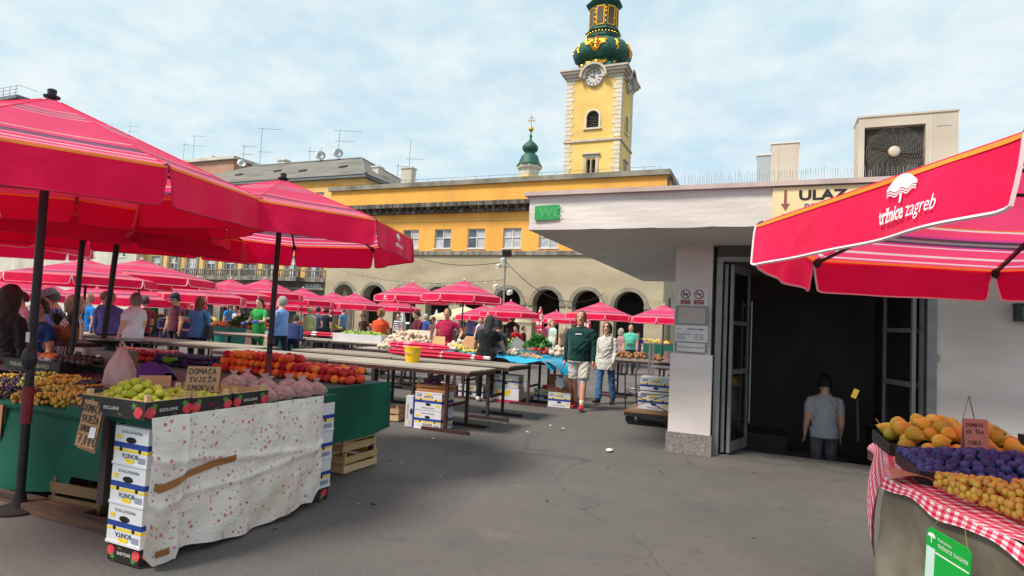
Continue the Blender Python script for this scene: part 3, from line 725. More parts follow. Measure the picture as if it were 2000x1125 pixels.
# ================================================================== small turret with onion cap
tu = thing('church_turret', 'small white turret with green onion cap and cross beside the tower', 'turret', (-22.33, 55, 0))
b = MB(); b.lathe([(.95, 10), (.95, 16.3), (1.0, 16.9), (1.2, 17.0), (1.3, 17.25), (1.25, 17.3)], 8, rot=PI / 8); b.build('drum', M_quoin, tu)
b = MB(); b.lathe([(.97, 15.2), (.97, 16.25)], 8, rot=PI / 8); b.build('plaster_band', M_tower, tu)
b = MB(); b.lathe([(1.32, 17.3), (1.15, 17.5), (.98, 17.9), (.85, 18.3), (.6, 18.55), (.42, 18.65), (.7, 18.85), (.82, 19.1), (.78, 19.35), (.5, 19.65), (.2, 19.9), (.09, 20.2), (.16, 20.4), (.07, 20.55), (.05, 20.9)], 12); b.build('onion_cap', M_patina, tu, smooth='all')
b = MB(); b.ball((0, 0, 21.1), .26, 10, 7); b.build('gilt_ball', M_gold, tu, smooth='all')
b = MB(); b.beam((0, 0, 21.3), (0, 0, 22.6), .06, .06); b.beam((-.42, 0, 22.0), (.42, 0, 22.0), .06, .06); b.beam((-.28, 0, 22.3), (.28, 0, 22.3), .05, .05)
for s_ in (-1, 1): b.beam((s_ * .3, 0, 21.75), (0, 0, 22.15), .03, .03)
b.build('double_cross', M_gold, tu)

# ================================================================== market pavilion with canopy and stair entrance
ZS, ZF = 2.63, 3.03
pv = thing('market_pavilion', 'low white pavilion with deep flat canopy and dark stair doorway', 'building', (0, 8, 0))
def V(x, y, z): return (x, y - 8, z)
CX0, CX1, CY0, CY1 = -2.66, 7.0, 6.62, 13.8
b = MB()
vs_ = []
nx = 60
def fas(u, v):
    x = CX0 + (CX1 - CX0) * u; r = random.Random(int(u * 1000)); e = .003 * math.sin(u * 97) + r.uniform(-.005, .005) if v < .01 else 0
    return V(x, CY0 + .004 * math.sin(u * 50 + v * 7), ZS + e * .8 + (ZF - ZS) * v)
b.grid(fas, nx, 6, uv=False)
b.grid(lambda u, v: V(CX0, CY0 + (CY1 - CY0) * (1 - u), ZS + (ZF - ZS) * v), 4, 2, uv=False)
b.build('fascia', M_stucco, pv)
b = MB(); b.add([V(CX0, CY0, ZS), V(CX0, CY1, ZS), V(CX1, CY1, ZS), V(CX1, CY0, ZS)], [(0, 1, 2, 3)]); b.build('soffit', M_soff, pv)
b = MB(); b.bb(CX0 - .05, CX1, CY0 - 8.06, CY1 - 7.95, ZF + .001, ZF + .05); b.build('roof_slab', mat('pinkish_roof_edge', '#c2b0aa', .85, c2='#aa9a95', sc=3), pv)
b = MB(); b.bb(-1.11, -.66, -.08, .42, .25, ZS)
b.bb(-1.14, -.63, -.115, .45, .25, 1.235); b.build('pillar', M_stucco, pv)
b = MB(); b.bb(-1.16, -.61, -.14, .46, 0, .249); b.build('plinth', M_gran, pv)
b = MB(); b.bb(-1.08, -.9, .46, 5.7, 0, ZS); b.build('side_wall', M_bluegrey, pv)
b = MB(); b.bb(1.72, 7, 0, .25, 0, ZS); b.build('entrance_wall', M_stucco, pv)
b = MB(); b.bb(-1.11, 7, 5.7, 5.85, 0, ZS - .002); b.build('rear_wall', M_bluegrey, pv)
b = MB(); b.bb(-.612, -.54, -.02, .2, 0, 2.42); b.bb(1.63, 1.718, -.02, .2, 0, 2.42); b.bb(-.612, 1.718, -.02, .2, 2.42, 2.48); b.build('door_frame', M_frame, pv)
b = MB(); b.bb(-.612, 1.718, .03, .16, 2.48, ZS - .002); b.build('transom_panel', mat('dark_transom', '#5c5856', .7, c2='#4d4a48', sc=3), pv)
b = MB(); b.bb(-.56, 1.64, .0, .52, -.04, .012); b.build('threshold', mat('worn_concrete', '#6f6a66', .85, c2='#57534f', sc=3, bump=.2, bsc=30), pv)
b = MB()
b.add([V(-.5, 8.5, -.001), V(-.5, 12.5, -.001), V(-.5, 12.5, -3), V(-.5, 8.5, -3)], [(0, 1, 2, 3)])
b.bb(-.72, -.62, .22, 4.7, .0, ZS - .01); b.bb(1.76, 1.86, .26, 4.7, 0, ZS - .01); b.bb(-.62, 1.76, 4.5, 4.6, -3, ZS - .01); b.bb(-.6, -.5, .5, 4.5, -3, -.002); b.bb(1.64, 1.76, .5, 4.5, -3, -.002)
b.build('stairwell_wall', M_well, pv)
for k in range(9):
    s_ = MB(); s_.bb(-.5, 1.62, .53 + k * .3, .83 + k * .3, -3, -.17 * (k + 1)); s_.build('stair_step', mat('dark_terrazzo', '#6b6764', .7, c2='#595552', sc=12), pv)
b = MB(); b.bb(-.5, 1.62, 3.23, 4.5, -3, -1.6); b.build('stair_landing', _mats['dark_terrazzo'], pv)
b = MB(); b.bb(-.45, .35, 3.6, 4.45, -1.598, -.2); b.bb(.35, 1.3, 3.9, 4.45, -1.598, -.5); b.build('stairwell_cabinet', mat('dim_steel_cabinet', '#7c7b7b', .5, c2='#6a696a', sc=3), pv)
def leaf(x, yaw, label):
    t = obj('door_leaf', MB().bb(0, .04, -.02, .02, .03, 2.38).bb(.62, .66, -.02, .02, .03, 2.38).bb(.04, .62, -.02, .02, .03, .16).bb(.04, .62, -.02, .02, 2.28, 2.38).bb(.04, .62, -.018, .018, 1.0, 1.06).bb(.04, .62, -.018, .018, 1.62, 1.67).mesh('door_leaf', M_frame), pv, V(x, 8.05, .01), yaw)
    t['label'] = label
    for (z0, z1) in ((.16, 1.0), (1.06, 1.62), (1.67, 2.28)): MB().bb(.04, .62, -.005, .005, z0, z1).build('pane', M_doorglass, t)
    MB().tube([(.6, -.06, .35), (.6, -.06, 1.95)], .012, 6).beam((.6, -.06, .4), (.6, -.02, .4), .015, .015).beam((.6, -.06, 1.2), (.6, -.02, 1.2), .015, .015).beam((.6, -.06, 1.9), (.6, -.02, 1.9), .015, .015).build('handle', M_metal, t)
leaf(-.5, math.radians(80), 'left glazed steel door leaf folded open')
leaf(-.43, math.radians(74), 'second left glazed steel door leaf folded open')
leaf(1.60, math.radians(112), 'right glazed steel door leaf folded open')
leaf(1.52, math.radians(107), 'second right glazed steel door leaf folded open')
# plates on the fascia and pillar
M_green = mat('green_sign_paint', '#279a50', .5, c2='#1f8845', sc=8)
M_lgreen = mat('faded_green_lettering', '#3fab66', .6)
t = thing('wc_plate', 'worn green WC plate at the left end of the white canopy edge', 'sign', V(-2.44, CY0 + 8 - .03, 2.83))
t.location = (-2.43, CY0 - .016, 2.83)
b = MB(); b.box((0, 0, 0), (.3, .014, .175), M=Matrix.Rotation(-.03, 3, 'Y')); b.build('plate', M_green, t)
b = MB(); put_text(b, 'WC', lambda x, y: (-.1 + x * 1.0, -.0085, -.055 + y * 1.0), .17, bold=.0); b.build('lettering', M_lgreen, t)
t = thing('entrance_sign', 'pale yellow ULAZ board with down arrows on the canopy edge', 'sign', (.5, CY0 - .02, 2.83))
b = MB(); b.bb(-.49, .55, -.008, .008, -.17, .185); b.build('board', mat('pale_yellow_board', '#e5cf9f', .6, c2='#dcc391', sc=2), t)
M_ink = mat('black_ink', '#17161a', .6); M_blueink = mat('blue_ink', '#2b4fa3', .6); M_greenink = mat('green_ink', '#3f8f5f', .6); M_brown = mat('brown_ink', '#8a4f43', .6)
b = MB(); put_text(b, 'ULAZ', lambda x, y: (-.25 + x * 1.25, -.012, .055 + y), .135, bold=.036); b.build('lettering', M_ink, t)
b = MB(); put_text(b, 'POLU', lambda x, y: (-.2 + x * 1.15, -.012, -.045 + y), .085, bold=.012); b.build('lettering', M_blueink, t)
b = MB(); put_text(b, 'TRŽ', lambda x, y: (-.40 + x * 1.15, -.012, -.15 + y), .095, bold=.012); b.build('lettering', M_greenink, t)
for x in (-.37, .45):
    b = MB(); b.prism([(x - .012, .16), (x - .012, .02), (x - .04, .02), (x, -.05), (x + .04, .02), (x + .012, .02), (x + .012, .16)], lambda a, z, d: (a, d, z), -.013, -.009); b.build('arrow', M_brown, t)
M_plate = mat('white_sign_plate', '#d6d3d3', .5, c2='#cac7c7', sc=3); M_redink = mat('dark_red_ink', '#8e1f35', .5)
t = thing('prohibition_sign', 'white plate with two red no dogs and no smoking rings on the pillar', 'sign', (-.885, 7.9, 1.955))
b = MB(); b.bb(-.19, .185, -.012, .0, -.11, .105); b.build('plate', M_plate, t)
for i, x in enumerate((-.09, .075)):
    b = MB(); n = 24
    for k in range(n):
        a0, a1 = 2 * PI * k / n, 2 * PI * (k + 1) / n
        b.prism([(x + r * math.cos(a), .035 + r * math.sin(a)) for r, a in ((.048, a0), (.06, a0), (.06, a1), (.048, a1))], lambda p, z, d: (p, d, z), -.0165, -.012)
    b.prism([(x - .04, .07), (x - .032, .077), (x + .04, .0), (x + .032, -.007)], lambda p, z, d: (p, d, z), -.018, -.0122)
    b.prism([(x - .06, -.035), (x + .06, -.035), (x + .06, -.09), (x - .06, -.09)], lambda p, z, d: (p, d, z), -.0155, -.012)
    b.build('prohibition_ring', M_redink, t)
    b = MB()
    if i == 0:
        b.prism([(x - .035, .045), (x - .01, .045), (x + .02, .04), (x + .035, .055), (x + .03, .03), (x + .022, .025), (x + .024, .005), (x + .015, .005), (x + .01, .022), (x - .015, .024), (x - .02, .005), (x - .028, .005), (x - .025, .03)], lambda p, z, d: (p, d, z), -.0152, -.0121)
    else:
        b.prism([(x - .035, .03), (x + .03, .03), (x + .03, .042), (x - .035, .042)], lambda p, z, d: (p, d, z), -.0152, -.0121)
        b.tube([(x + .025, -.014, .045), (x + .03, -.014, .055), (x + .02, -.014, .065)], .003, 4)
    b.build('pictogram', M_ink, t)
    b = MB()
    for s_, z in (('ZABRANJENO', -.058), ('VODITI PSE' if i == 0 else 'PUŠENJE', -.083)): put_text(b, s_, lambda p, q, z=z: (x + p, -.0165, z + q), .017, align='CENTER')
    b.build('lettering', M_plate, t)
t = thing('opening_hours_board', 'grey framed notice board listing opening hours on the pillar', 'sign', (-.885, 7.88, 1.55))
b = MB(); b.bb(-.2, .195, -.012, .0, -.29, .29); b.build('backing', M_frame, t)
b = MB(); b.bb(-.165, .16, -.022, -.012, .07, .27); b.build('blank_panel', mat('grey_beige_panel', '#b3aaa3', .6, c2='#a89f98', sc=4), t)
b = MB(); b.bb(-.2, .195, -.024, -.0125, -.16, .045); hp = b.build('hours_panel', M_plate, t)
b = MB()
put_text(b, 'RADNO VRIJEME', lambda x, y: (-.05 + x, -.027, -.01 + y), .027, bold=.01)
put_text(b, 'tržnice', lambda x, y: (-.185 + x, -.027, -.005 + y), .022)
for i, (a_, c_) in enumerate((('RADNIM DANOM', '07.00 - 15.00'), ('SUBOTOM', '07.00 - 14.00'), ('NEDJELJOM', '07.00 - 13.00'))):
    put_text(b, a_, lambda x, y: (-.185 + x, -.027, -.075 - i * .027 + y), .021, bold=.004); put_text(b, c_, lambda x, y: (.03 + x, -.027, -.075 - i * .027 + y), .021, bold=.004)
b.build('lettering', mat('violet_ink', '#3b3565', .6), t)
for z0, z1 in ((-.225, -.175), (-.285, -.235)): MB().bb(-.2, .195, -.02, -.0125, z0, z1).build('rail_panel', M_plate, t)
for z in (-.2, -.26):
    for x in (-.185, .18): MB().bb(x - .008, x + .008, -.026, -.02, z - .018, z + .018).build('clip', M_black, t)
t = thing('wall_lantern', 'black wall box with glazed front at the right edge of the entrance wall', 'wall box', at_y(2003, 612, 7.97))
MB().bb(-.1, .1, -.09, .02, -.085, .085).build('case', M_black, t); MB().bb(-.055, .08, -.096, -.091, -.06, .06).build('glass', M_doorglass, t); MB().bb(-.11, .11, -.1, .02, .086, .1).build('lid', M_dkmetal, t)
t = thing('wall_hole', 'small oval chip in the plaster beside the doorway', 'plaster chip', at_y(1832, 700, 7.995)); MB().prism([(.022 * math.cos(k * PI / 6), .05 * math.sin(k * PI / 6)) for k in range(12)], lambda a, z, d: (a, d, z), -.004, .0).build('chip', mat('bare_render', '#a89a7c', .9), t)
# things on the canopy roof
M_ac = mat('beige_unit_casing', '#c7bcab', .55, c2='#bdb2a1', sc=2, c3='#a99e8d', sc3=1.2)
t = thing('air_conditioner', 'beige air conditioning unit with round fan grille on the canopy roof', 'air conditioner', (1.28, 7.22, ZF + .05))
W_, H_, D_ = .885, .8, .34
b = MB(); cx, cz, rr = -.11, .42, .262
holed(b, lambda a, z, d: (a, d, z), -W_ / 2, W_ / 2, 0.02, H_, [(cx - rr - .012, cx + rr + .012, cz - rr - .012, cz + rr + .012)], .07)
b.bb(-W_ / 2, W_ / 2, .07, D_, .02, H_ - .001); b.bb(-W_ / 2 - .008, W_ / 2 + .008, -.01, D_ + .01, H_, H_ + .018); b.bb(-.36, -.28, .02, .3, 0, .02); b.bb(.28, .36, .02, .3, 0, .02)
b.build('casing', M_ac, t)
b = MB(); b.bb(cx - rr, cx + rr, .05, .068, cz - rr, cz + rr); b.build('fan_recess', mat('dark_fan_recess', '#2a2724', .7, c2='#37322d', sc=6), t)
b = MB()
for k in range(1, 13):
    r = rr * k / 12.2; b.tube([(cx + r * math.cos(2 * PI * q / 32), .004, cz + r * math.sin(2 * PI * q / 32)) for q in range(33)], .0019, 4, cap=False)
for k in range(20):
    a = 2 * PI * k / 20; b.tube([(cx + (.05 + (rr - .05) * q / 5) * math.cos(a + q * .09), .006, cz + (.05 + (rr - .05) * q / 5) * math.sin(a + q * .09)) for q in range(6)], .0016, 4, cap=False)
b.build('fan_grille', mat('grey_wire', '#6e675c', .5), t)
for k in range(3):
    a = 2 * PI * k / 3 + .3
    b = MB(); b.grid(lambda u, v: (cx + (.05 + .19 * u) * math.cos(a + (v - .5) * 1.1 * (1 - .2 * u)), .03 + .02 * (v - .5), cz + (.05 + .19 * u) * math.sin(a + (v - .5) * 1.1 * (1 - .2 * u))), 3, 3, uv=False); b.build('fan_blade', M_black, t)
b = MB(); b.lathe([(.001, -.012), (.035, -.01), (.055, 0), (.056, .02)], 18); o = b.build('fan_hub', M_ac, t, smooth='all'); o.location = (cx, -.004, cz); o.rotation_euler = (-PI / 2, 0, 0); o.rotation_euler = (math.radians(-90), 0, 0)
b = MB(); b.bb(.206, .21, -.003, .001, .02, H_); b.build('panel_seam', M_soff, t)
b = MB(); b.bb(.26, .38, -.003, .001, .655, .662); b.build('badge', mat('faded_blue_badge', '#8fa3ad', .5), t)
b = MB(); b.bb(.3, .4, -.003, .001, .09, .14); b.build('type_label', M_black, t)
t = thing('vent_box', 'beige upright duct box on the canopy roof', 'vent', (.128, 7.24, ZF + .05))
MB().bb(-.14, .14, 0, .3, 0, .585).build('casing', M_ac, t); MB().bb(-.15, .15, -.01, .31, .585, .6).build('lid', M_soff, t); MB().bb(-.139, -.06, -.004, 0, .05, .55).build('access_panel', M_ac, t)
t = thing('vent_box', 'pale blue grey duct box left of the beige one on the roof', 'vent', (-.085, 7.3, ZF + .05))
MB().bb(-.075, .068, 0, .28, 0, .48).build('casing', M_bluegrey, t); MB().bb(-.085, .07, -.01, .29, .48, .492).build('lid', M_soff, t)
t = thing('bird_spike_strip', 'strip of thin bird spikes along the canopy roof edge', 'bird spikes', (0, CY0 + .05, ZF + .05))
MB().bb(-1.0, 2.6, -.012, .012, 0, .008).build('base_strip', M_metal, t)
b = MB(); r = random.Random(3); x = -.98
while x < 2.6:
    b.tube([(x, 0, .006), (x + r.uniform(-.012, .012), r.uniform(-.05, .02), .12 + r.uniform(-.02, .03))], .0022, 3); x += .024
tag(b.build('spikes', M_metal, t), kind='stuff')
t = thing('roof_bracket', 'small rusty post bracket on the roof left of the spikes', 'bracket', (-1.06, CY0 + .12, ZF + .05))
MB().beam((0, 0, 0), (0, 0, .17), .018, .018).beam((.05, 0, 0), (.05, 0, .14), .012, .012).build('post', M_dkmetal, t); MB().beam((-.01, 0, .1), (.06, 0, .1), .012, .012).build('cross_bar', M_dkmetal, t)

# ================================================================== lamp mast with cameras and cables
lp_ = at_y(985, 560, 30)
t = thing('camera_mast', 'slim mast with floodlight and security cameras before the arcade', 'mast', (lp_.x, 30, 0))
MB().tube([(0, 0, 0), (0, 0, 5.4)], [.07, .05], 8).build('pole', M_metal, t)
b = MB(); b.box((.1, -.1, 5.35), (.5, .18, .36), M=Matrix.Rotation(.4, 3, 'X')); b.build('floodlight', M_black, t)
b = MB(); b.beam((-.35, 0, 4.6), (.35, 0, 4.6), .05, .05); b.beam((-.5, 0, 3.35), (.5, 0, 3.35), .05, .05); b.build('cross_arm', M_metal, t)
for x, z in ((-.35, 4.62), (-.45, 3.5), (.4, 3.2), (-.1, 4.95)): MB().box((x, -.15, z), (.18, .42, .2), M=Matrix.Rotation(.3, 3, 'X')).build('security_camera', M_whitef, t)
def sag(p, q, d, n=14): return [Vector(p).lerp(Vector(q), k / n) - Vector((0, 0, d * 4 * (k / n) * (1 - k / n))) for k in range(n + 1)]
b = MB(); b.tube(sag((lp_.x, 30, 4.9), (-26, 39.9, 6.6), .5), .02, 4, cap=False); tag(b.build('overhead_cable', M_black), 'thin black cable sagging from the camera mast to the left', 'cable')
b = MB(); b.tube(sag((lp_.x, 30, 4.9), (-10.2, 39.9, 3.9), 1.3), .02, 4, cap=False); tag(b.build('overhead_cable', M_black), 'thin black cable looping from the camera mast to the right', 'cable')
sl = thing('string_lights', 'string of small bulbs sagging before the arcade', 'string lights', (-22, 36, 4.8))
pts = sag((lp_.x + 22, -6, -.9), (-10, 3.4, .35), .55, 24); MB().tube(pts, .012, 4, cap=False).build('wire', M_black, sl)
bm_ = MB().ball((0, 0, -.07), .045, 6, 5).mesh('bulb', mat('bulb_glass', '#e8e2d2', .2))
for p in pts[1:-1]: obj('bulb', bm_, sl, p)
# ================================================================== parasol fabric
def stripe_fabric(name, base, painted_sheen):
    m = mat(name, base, .75, spec=.2, sheen=.3)
    nodes_of(m)[3].inputs['Sheen Tint'].default_value = rgb('#ff9ab4')
    t, N, L, b = nodes_of(m); o = N['Material Output']
    uv = N.new('ShaderNodeUVMap'); sp = N.new('ShaderNodeSeparateXYZ'); L(uv.outputs[0], sp.inputs[0])
    rp = N.new('ShaderNodeValToRGB'); cr = rp.color_ramp; cr.interpolation = 'CONSTANT'
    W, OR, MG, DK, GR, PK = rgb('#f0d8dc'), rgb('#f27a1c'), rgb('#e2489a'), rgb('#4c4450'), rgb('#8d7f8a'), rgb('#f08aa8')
    F, Bc = rgb(painted_sheen), rgb(base)
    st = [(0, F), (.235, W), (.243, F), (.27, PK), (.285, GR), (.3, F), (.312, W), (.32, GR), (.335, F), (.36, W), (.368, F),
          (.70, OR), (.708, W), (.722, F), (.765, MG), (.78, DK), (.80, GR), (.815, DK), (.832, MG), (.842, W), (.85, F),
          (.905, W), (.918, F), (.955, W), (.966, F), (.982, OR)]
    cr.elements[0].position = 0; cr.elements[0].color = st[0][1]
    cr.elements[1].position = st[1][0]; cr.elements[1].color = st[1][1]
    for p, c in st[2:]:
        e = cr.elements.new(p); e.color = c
    L(sp.outputs[1], rp.inputs[0])
    ns = N.new('ShaderNodeTexNoise'); tc = N.new('ShaderNodeTexCoord'); L(tc.outputs['Object'], ns.inputs['Vector']); ns.inputs['Scale'].default_value = 2.2; ns.inputs['Detail'].default_value = 5
    mr = N.new('ShaderNodeMapRange'); mr.inputs[1].default_value = .35; mr.inputs[2].default_value = .7; mr.inputs[3].default_value = .0; mr.inputs[4].default_value = .26; L(ns.outputs[0], mr.inputs[0])
    mx = N.new('ShaderNodeMix'); mx.data_type = 'RGBA'; L(mr.outputs[0], mx.inputs[0]); L(rp.outputs[0], mx.inputs[6]); mx.inputs[7].default_value = rgb('#8c2038')
    L(mx.outputs[2], b.inputs['Base Color'])
    bn = N.new('ShaderNodeBump'); bn.inputs['Strength'].default_value = .6; bn.inputs['Distance'].default_value = .03; L(ns.outputs[0], bn.inputs['Height']); L(bn.outputs[0], b.inputs['Normal'])
    tr = N.new('ShaderNodeBsdfTranslucent'); L(mx.outputs[2], tr.inputs[0])
    ms = N.new('ShaderNodeMixShader'); ms.inputs[0].default_value = .48; L(b.outputs[0], ms.inputs[1]); L(tr.outputs[0], ms.inputs[2]); L(ms.outputs[0], o.inputs[0])
    return m
M_canopy = stripe_fabric('striped_red_canvas', '#fa165a', '#fc5082')  # second red is pinker: sky sheen on the tops painted into the colour
M_val = mat('red_canvas', '#fa165a', .75, c2='#ee1052', sc=3, trans=.4, bump=.7, bsc=5, spec=.2, sheen=.2)
M_hemw = mat('pale_piping', '#e8c9cc', .7); M_hemr = mat('red_piping', '#c4103e', .7)
M_creamcv = mat('cream_canvas', '#e6dcb8', .8, c2='#dcd1aa', sc=2, trans=.3)
M_pole = mat('black_lacquered_pole', '#20222a', .45, c2='#2b2a2e', sc=5, spec=.4)
M_polegrey = mat('grey_pole', '#86807c', .5, metal=.3, c2='#75706c', sc=5)
M_orange = mat('orange_trim_tape', '#f58a2a', .7); M_logo = mat('white_print', '#f2e2e6', .7)

def octa(R, rot, k): a = rot + k * PI / 4; return Vector((R * math.cos(a), R * math.sin(a), 0))
def logo_geo(mb, fn, s=1.0):
    """little parasol over the words, drawn about the origin on a strip about one unit wide"""
    n = 14
    top = [(-.26 + .52 * k / n, .2 + .2 * math.sin(PI * (.06 + .88 * k / n))) for k in range(n + 1)]
    bot = [(-.26 + .52 * k / n, .19 + .025 * math.sin(k * PI / n * 5)) for k in range(n + 1)]
    for k in range(n): mb.add([fn(x * s - .12 * s, y * s + .06 * s) for x, y in (bot[k], bot[k + 1], top[k + 1], top[k])], [(0, 1, 2, 3)])
    for dz in (.035, .07):
        for k in range(n): mb.add([fn(x * s - .12 * s, y * s + .06 * s) for x, y in ((bot[k][0], bot[k][1] - dz), (bot[k + 1][0], bot[k + 1][1] - dz), (bot[k + 1][0], bot[k + 1][1] - dz + .018), (bot[k][0], bot[k][1] - dz + .018))], [(0, 1, 2, 3)])
    mb.add([fn(x * s - .12 * s, y * s + .06 * s) for x, y in ((-.02, 0), (.02, 0), (.02, .13), (-.02, .13))], [(0, 1, 2, 3)])
    w1 = text_width('tržnice', .3, bold=.025); w2 = text_width('zagreb', .3)
    tot = (w1 + w2 + .06); k_ = 1.02 / tot
    put_text(mb, 'tržnice', lambda x, y: fn((-.51 + x * k_) * s, (-.17 + y * 1.0) * s), .3, bold=.025)
    put_text(mb, 'zagreb', lambda x, y: fn((-.51 + (w1 + .06 + x) * k_) * s, (-.17 + y * 1.0) * s), .3)

def make_umbrella(R=1.4, rot=0.0, rim=2.2, apex=2.75, hem=None, near=False, canvas=None, val=None, pole=None, pr=.024, logos=(), drop=.2, frills=True, base=True):
    """parts of one parasol under an Empty that stands on the ground"""
    root = bpy.data.objects.new('market_umbrella', None); COL.objects.link(root)
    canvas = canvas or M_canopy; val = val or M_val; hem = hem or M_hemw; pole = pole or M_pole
    nu, nv = (10, 8) if near else (4, 3)
    H = apex - rim
    def cpt(k, s, t):
        a = octa(R, rot, k); c = octa(R, rot, k + 1); p = a.lerp(c, t) * s
        z = rim + H * (1 - s) - (.012 * math.sin(PI * t) * math.sin(PI * min(s * 1.02, 1))) * R / 1.4
        return Vector((p.x, p.y, z))
    b = MB()
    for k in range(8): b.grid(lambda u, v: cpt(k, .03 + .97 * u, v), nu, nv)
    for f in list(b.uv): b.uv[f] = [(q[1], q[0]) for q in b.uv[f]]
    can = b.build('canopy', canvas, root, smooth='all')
    for k in range(8):
        a = octa(R, rot, k); c = octa(R, rot, k + 1); e = (c - a); Lh = e.length; e /= Lh; nrm = Vector((e.y, -e.x, 0)); rr = random.Random(k * 7 + int(R * 100)); ph = rr.uniform(0, 6)
        def vpt(t, v, off=0.0):
            t0 = .006 + .022 * v * v; tt = t0 + (1 - 2 * t0) * t; rc = .075
            ed = min(tt, 1 - tt) * Lh; dr = drop if ed > rc else drop - rc * (1 - math.sqrt(max(0, 1 - (1 - ed / rc) ** 2)))
            p = a.lerp(c, tt); zt = rim
            w = (.016 * math.sin(tt * 9 + ph) + .01 * math.sin(tt * 17 + ph * 2) + .02) * v + .006 * (1 - abs(math.sin(tt * 7 + v * 1.6 + ph))) ** 4 * math.sin(PI * v) + .004 * (1 - abs(math.sin(tt * 11 - v * 2.1 + ph * 1.7))) ** 5 * math.sin(PI * v)
            return Vector((p.x, p.y, zt - dr * v)) + nrm * (w + off + .002)
        b = MB(); n1, n2 = ((70, 12) if k in logos else (26, 6)) if near else (12, 2)
        ts = [0, .012, .03, .06] + [.06 + .88 * q / (n1 - 6) for q in range(1, n1 - 6)] + [.94, .97, .988, 1]
        b.grid(lambda u, v: vpt(ts[min(int(round(u * (len(ts) - 1))), len(ts) - 1)], v), len(ts) - 1, n2, uv=False)
        vo = b.build('valance', val, root, smooth='all')
        if near:
            b = MB(); b.grid(lambda u, v: vpt(u, v * .014 / drop + .002, .0035), 40, 1, uv=False); b.build('orange_trim', M_orange, vo)
        if frills:
            pts = [vpt(0, q / 4) for q in range(5)] + [vpt(t, 1) for t in ts] + [vpt(1, 1 - q / 4) for q in range(1, 5)]
            MB().tube(pts, .006 if near else .008, 4, cap=False).build('piping', hem, vo)
        if k in logos:
            b = MB(); ls = .25 if drop < .195 else .24; lc_ = .72 if drop < .195 else .55; logo_geo(b, lambda x, y: vpt(lc_ + x * ls / Lh, .55 - y * ls / drop * .9, .0095)); b.build('printed_logo', M_logo, vo)
    for k in range(8):
        p = octa(R, rot, k); b = MB()
        if near: MB().tube([Vector((p.x * s, p.y * s, rim + H * (1 - s) + .001)) for s in (.04, .5, 1.0)], .005, 4).build('seam', val, can)
        q = lambda s: Vector((p.x * s, p.y * s, rim + H * (1 - s) - .022))
        b.tube([q(s) for s in (.04, .35, .7, .995)], .011 if near else .014, 5)
        if near: b.ball(q(.985), (.025, .025, .035), 6, 4)
        rb = b.build('rib', M_pole, root)
        if near or k % 2 == 0: MB().tube([q(.5) - Vector((0, 0, .012)), Vector((0, 0, rim + H * .12))], .009, 5).build('strut', M_pole, rb)
    MB().lathe([(pr + .004, -.05), (pr + .03, -.04), (pr + .03, .04), (pr + .004, .05)], 10, (0, 0, rim + H * .12)).build('runner', M_pole, root)
    MB().lathe([(.05, 0), (.055, .015), (.028, .02), (.03, .06), (.018, .068)], 10, (0, 0, apex + (.002))).build('finial', M_pole if near else M_hemw, root, smooth=True)
    MB().tube([(0, 0, .0), (0, 0, apex + .01)], pr, 10).build('pole', pole, root, smooth=True)
    if base: MB().lathe([(.16, 0.004), (.16, .02), (.05, .03), (.036, .12)], 14).build('base', M_dkmetal, root)
    return root
def put(root, loc, label, cat, group, rz=0.0):
    root.location = loc; root.rotation_euler = (0, 0, rz); return tag(root, label, cat, group)

UG = 'red market umbrellas'
u1 = make_umbrella(1.48, -.093, 2.377, 2.97, M_hemr, True, pr=.029, base=True, drop=.245)
put(u1, (-4.876, 2.678, 0), 'big red umbrella with striped rim looming over the grape stall, nearest on the left', 'umbrella', UG)
u1.rotation_euler = (.024, .015, 0)
for x in (.22, 1.0):      # loose tie strings under the near valance
    b = MB(); rr = random.Random(int(x * 10))
    y = -1.12 + x * .35; b.tube([(x, y, 2.34), (x + .02, y, 2.2), (x - .03, y, 2.08), (x + .04, y, 1.98), (x + .02, y, 1.9)], .007, 4, flat=.3); b.tube([(x, y, 2.1), (x - .05, y, 2.03), (x - .02, y, 1.95)], .007, 4, flat=.3)
    b.build('tie_string', M_hemw, u1)
MB().lathe([(.034, 0), (.036, .0), (.036, .26), (.034, .26)], 10, (0, 0, .62)).build('red_sleeve', mat('dull_red_paint', '#7c1f2a', .6, c2='#69202a', sc=8), u1)
MB().ball((0, -.01, 1.08), (.05, .05, .09), 8, 6).build('clamp', M_pole, u1); MB().bb(-.02, .02, -.034, -.028, 1.2, 1.27).build('price_sticker', M_plate, u1)
u2 = make_umbrella(1.301, -.148, 2.33, 2.815, M_hemr, True, pr=.026, logos=(0,), base=True, drop=.235)
put(u2, (-4.419, 4.451, 0), 'red striped umbrella with white logo over the peach table', 'umbrella', UG); u2.rotation_euler = (-.024, -.016, 0)
MB().lathe([(.03, 0), (.034, .02), (.034, .22), (.03, .24)], 10, (0, 0, .85)).build('red_sleeve', _mats['dull_red_paint'], u2); MB().ball((.03, -.02, 1.2), (.035, .03, .04), 8, 6).build('clamp', M_pole, u2)
ur = make_umbrella(1.626, 3.285 - 2 * PI, 2.028, 2.62, M_hemw, True, pr=.026, logos=(0,), drop=.19)
put(ur, (1.593, 3.076, 0), 'bright red umbrella with white tržnice zagreb logo over the right fruit stall', 'umbrella', UG); ur.rotation_euler = (-.021, -.022, 0)
u3 = make_umbrella(1.45, .2, 2.33, 2.85, M_hemr, True, pr=.026)
p = at_d(149, 600, 6.0); put(u3, (p.x, p.y, 0), 'dark red umbrella seen from below between the two big left ones', 'umbrella', UG)
u4 = make_umbrella(1.42, .1, 2.3, 2.85, M_hemw, True, pr=.024)
p = at_d(-105, 585, 7.4); put(u4, (p.x, p.y, 0), 'pink red umbrella cut by the left edge of the photo', 'umbrella', UG)
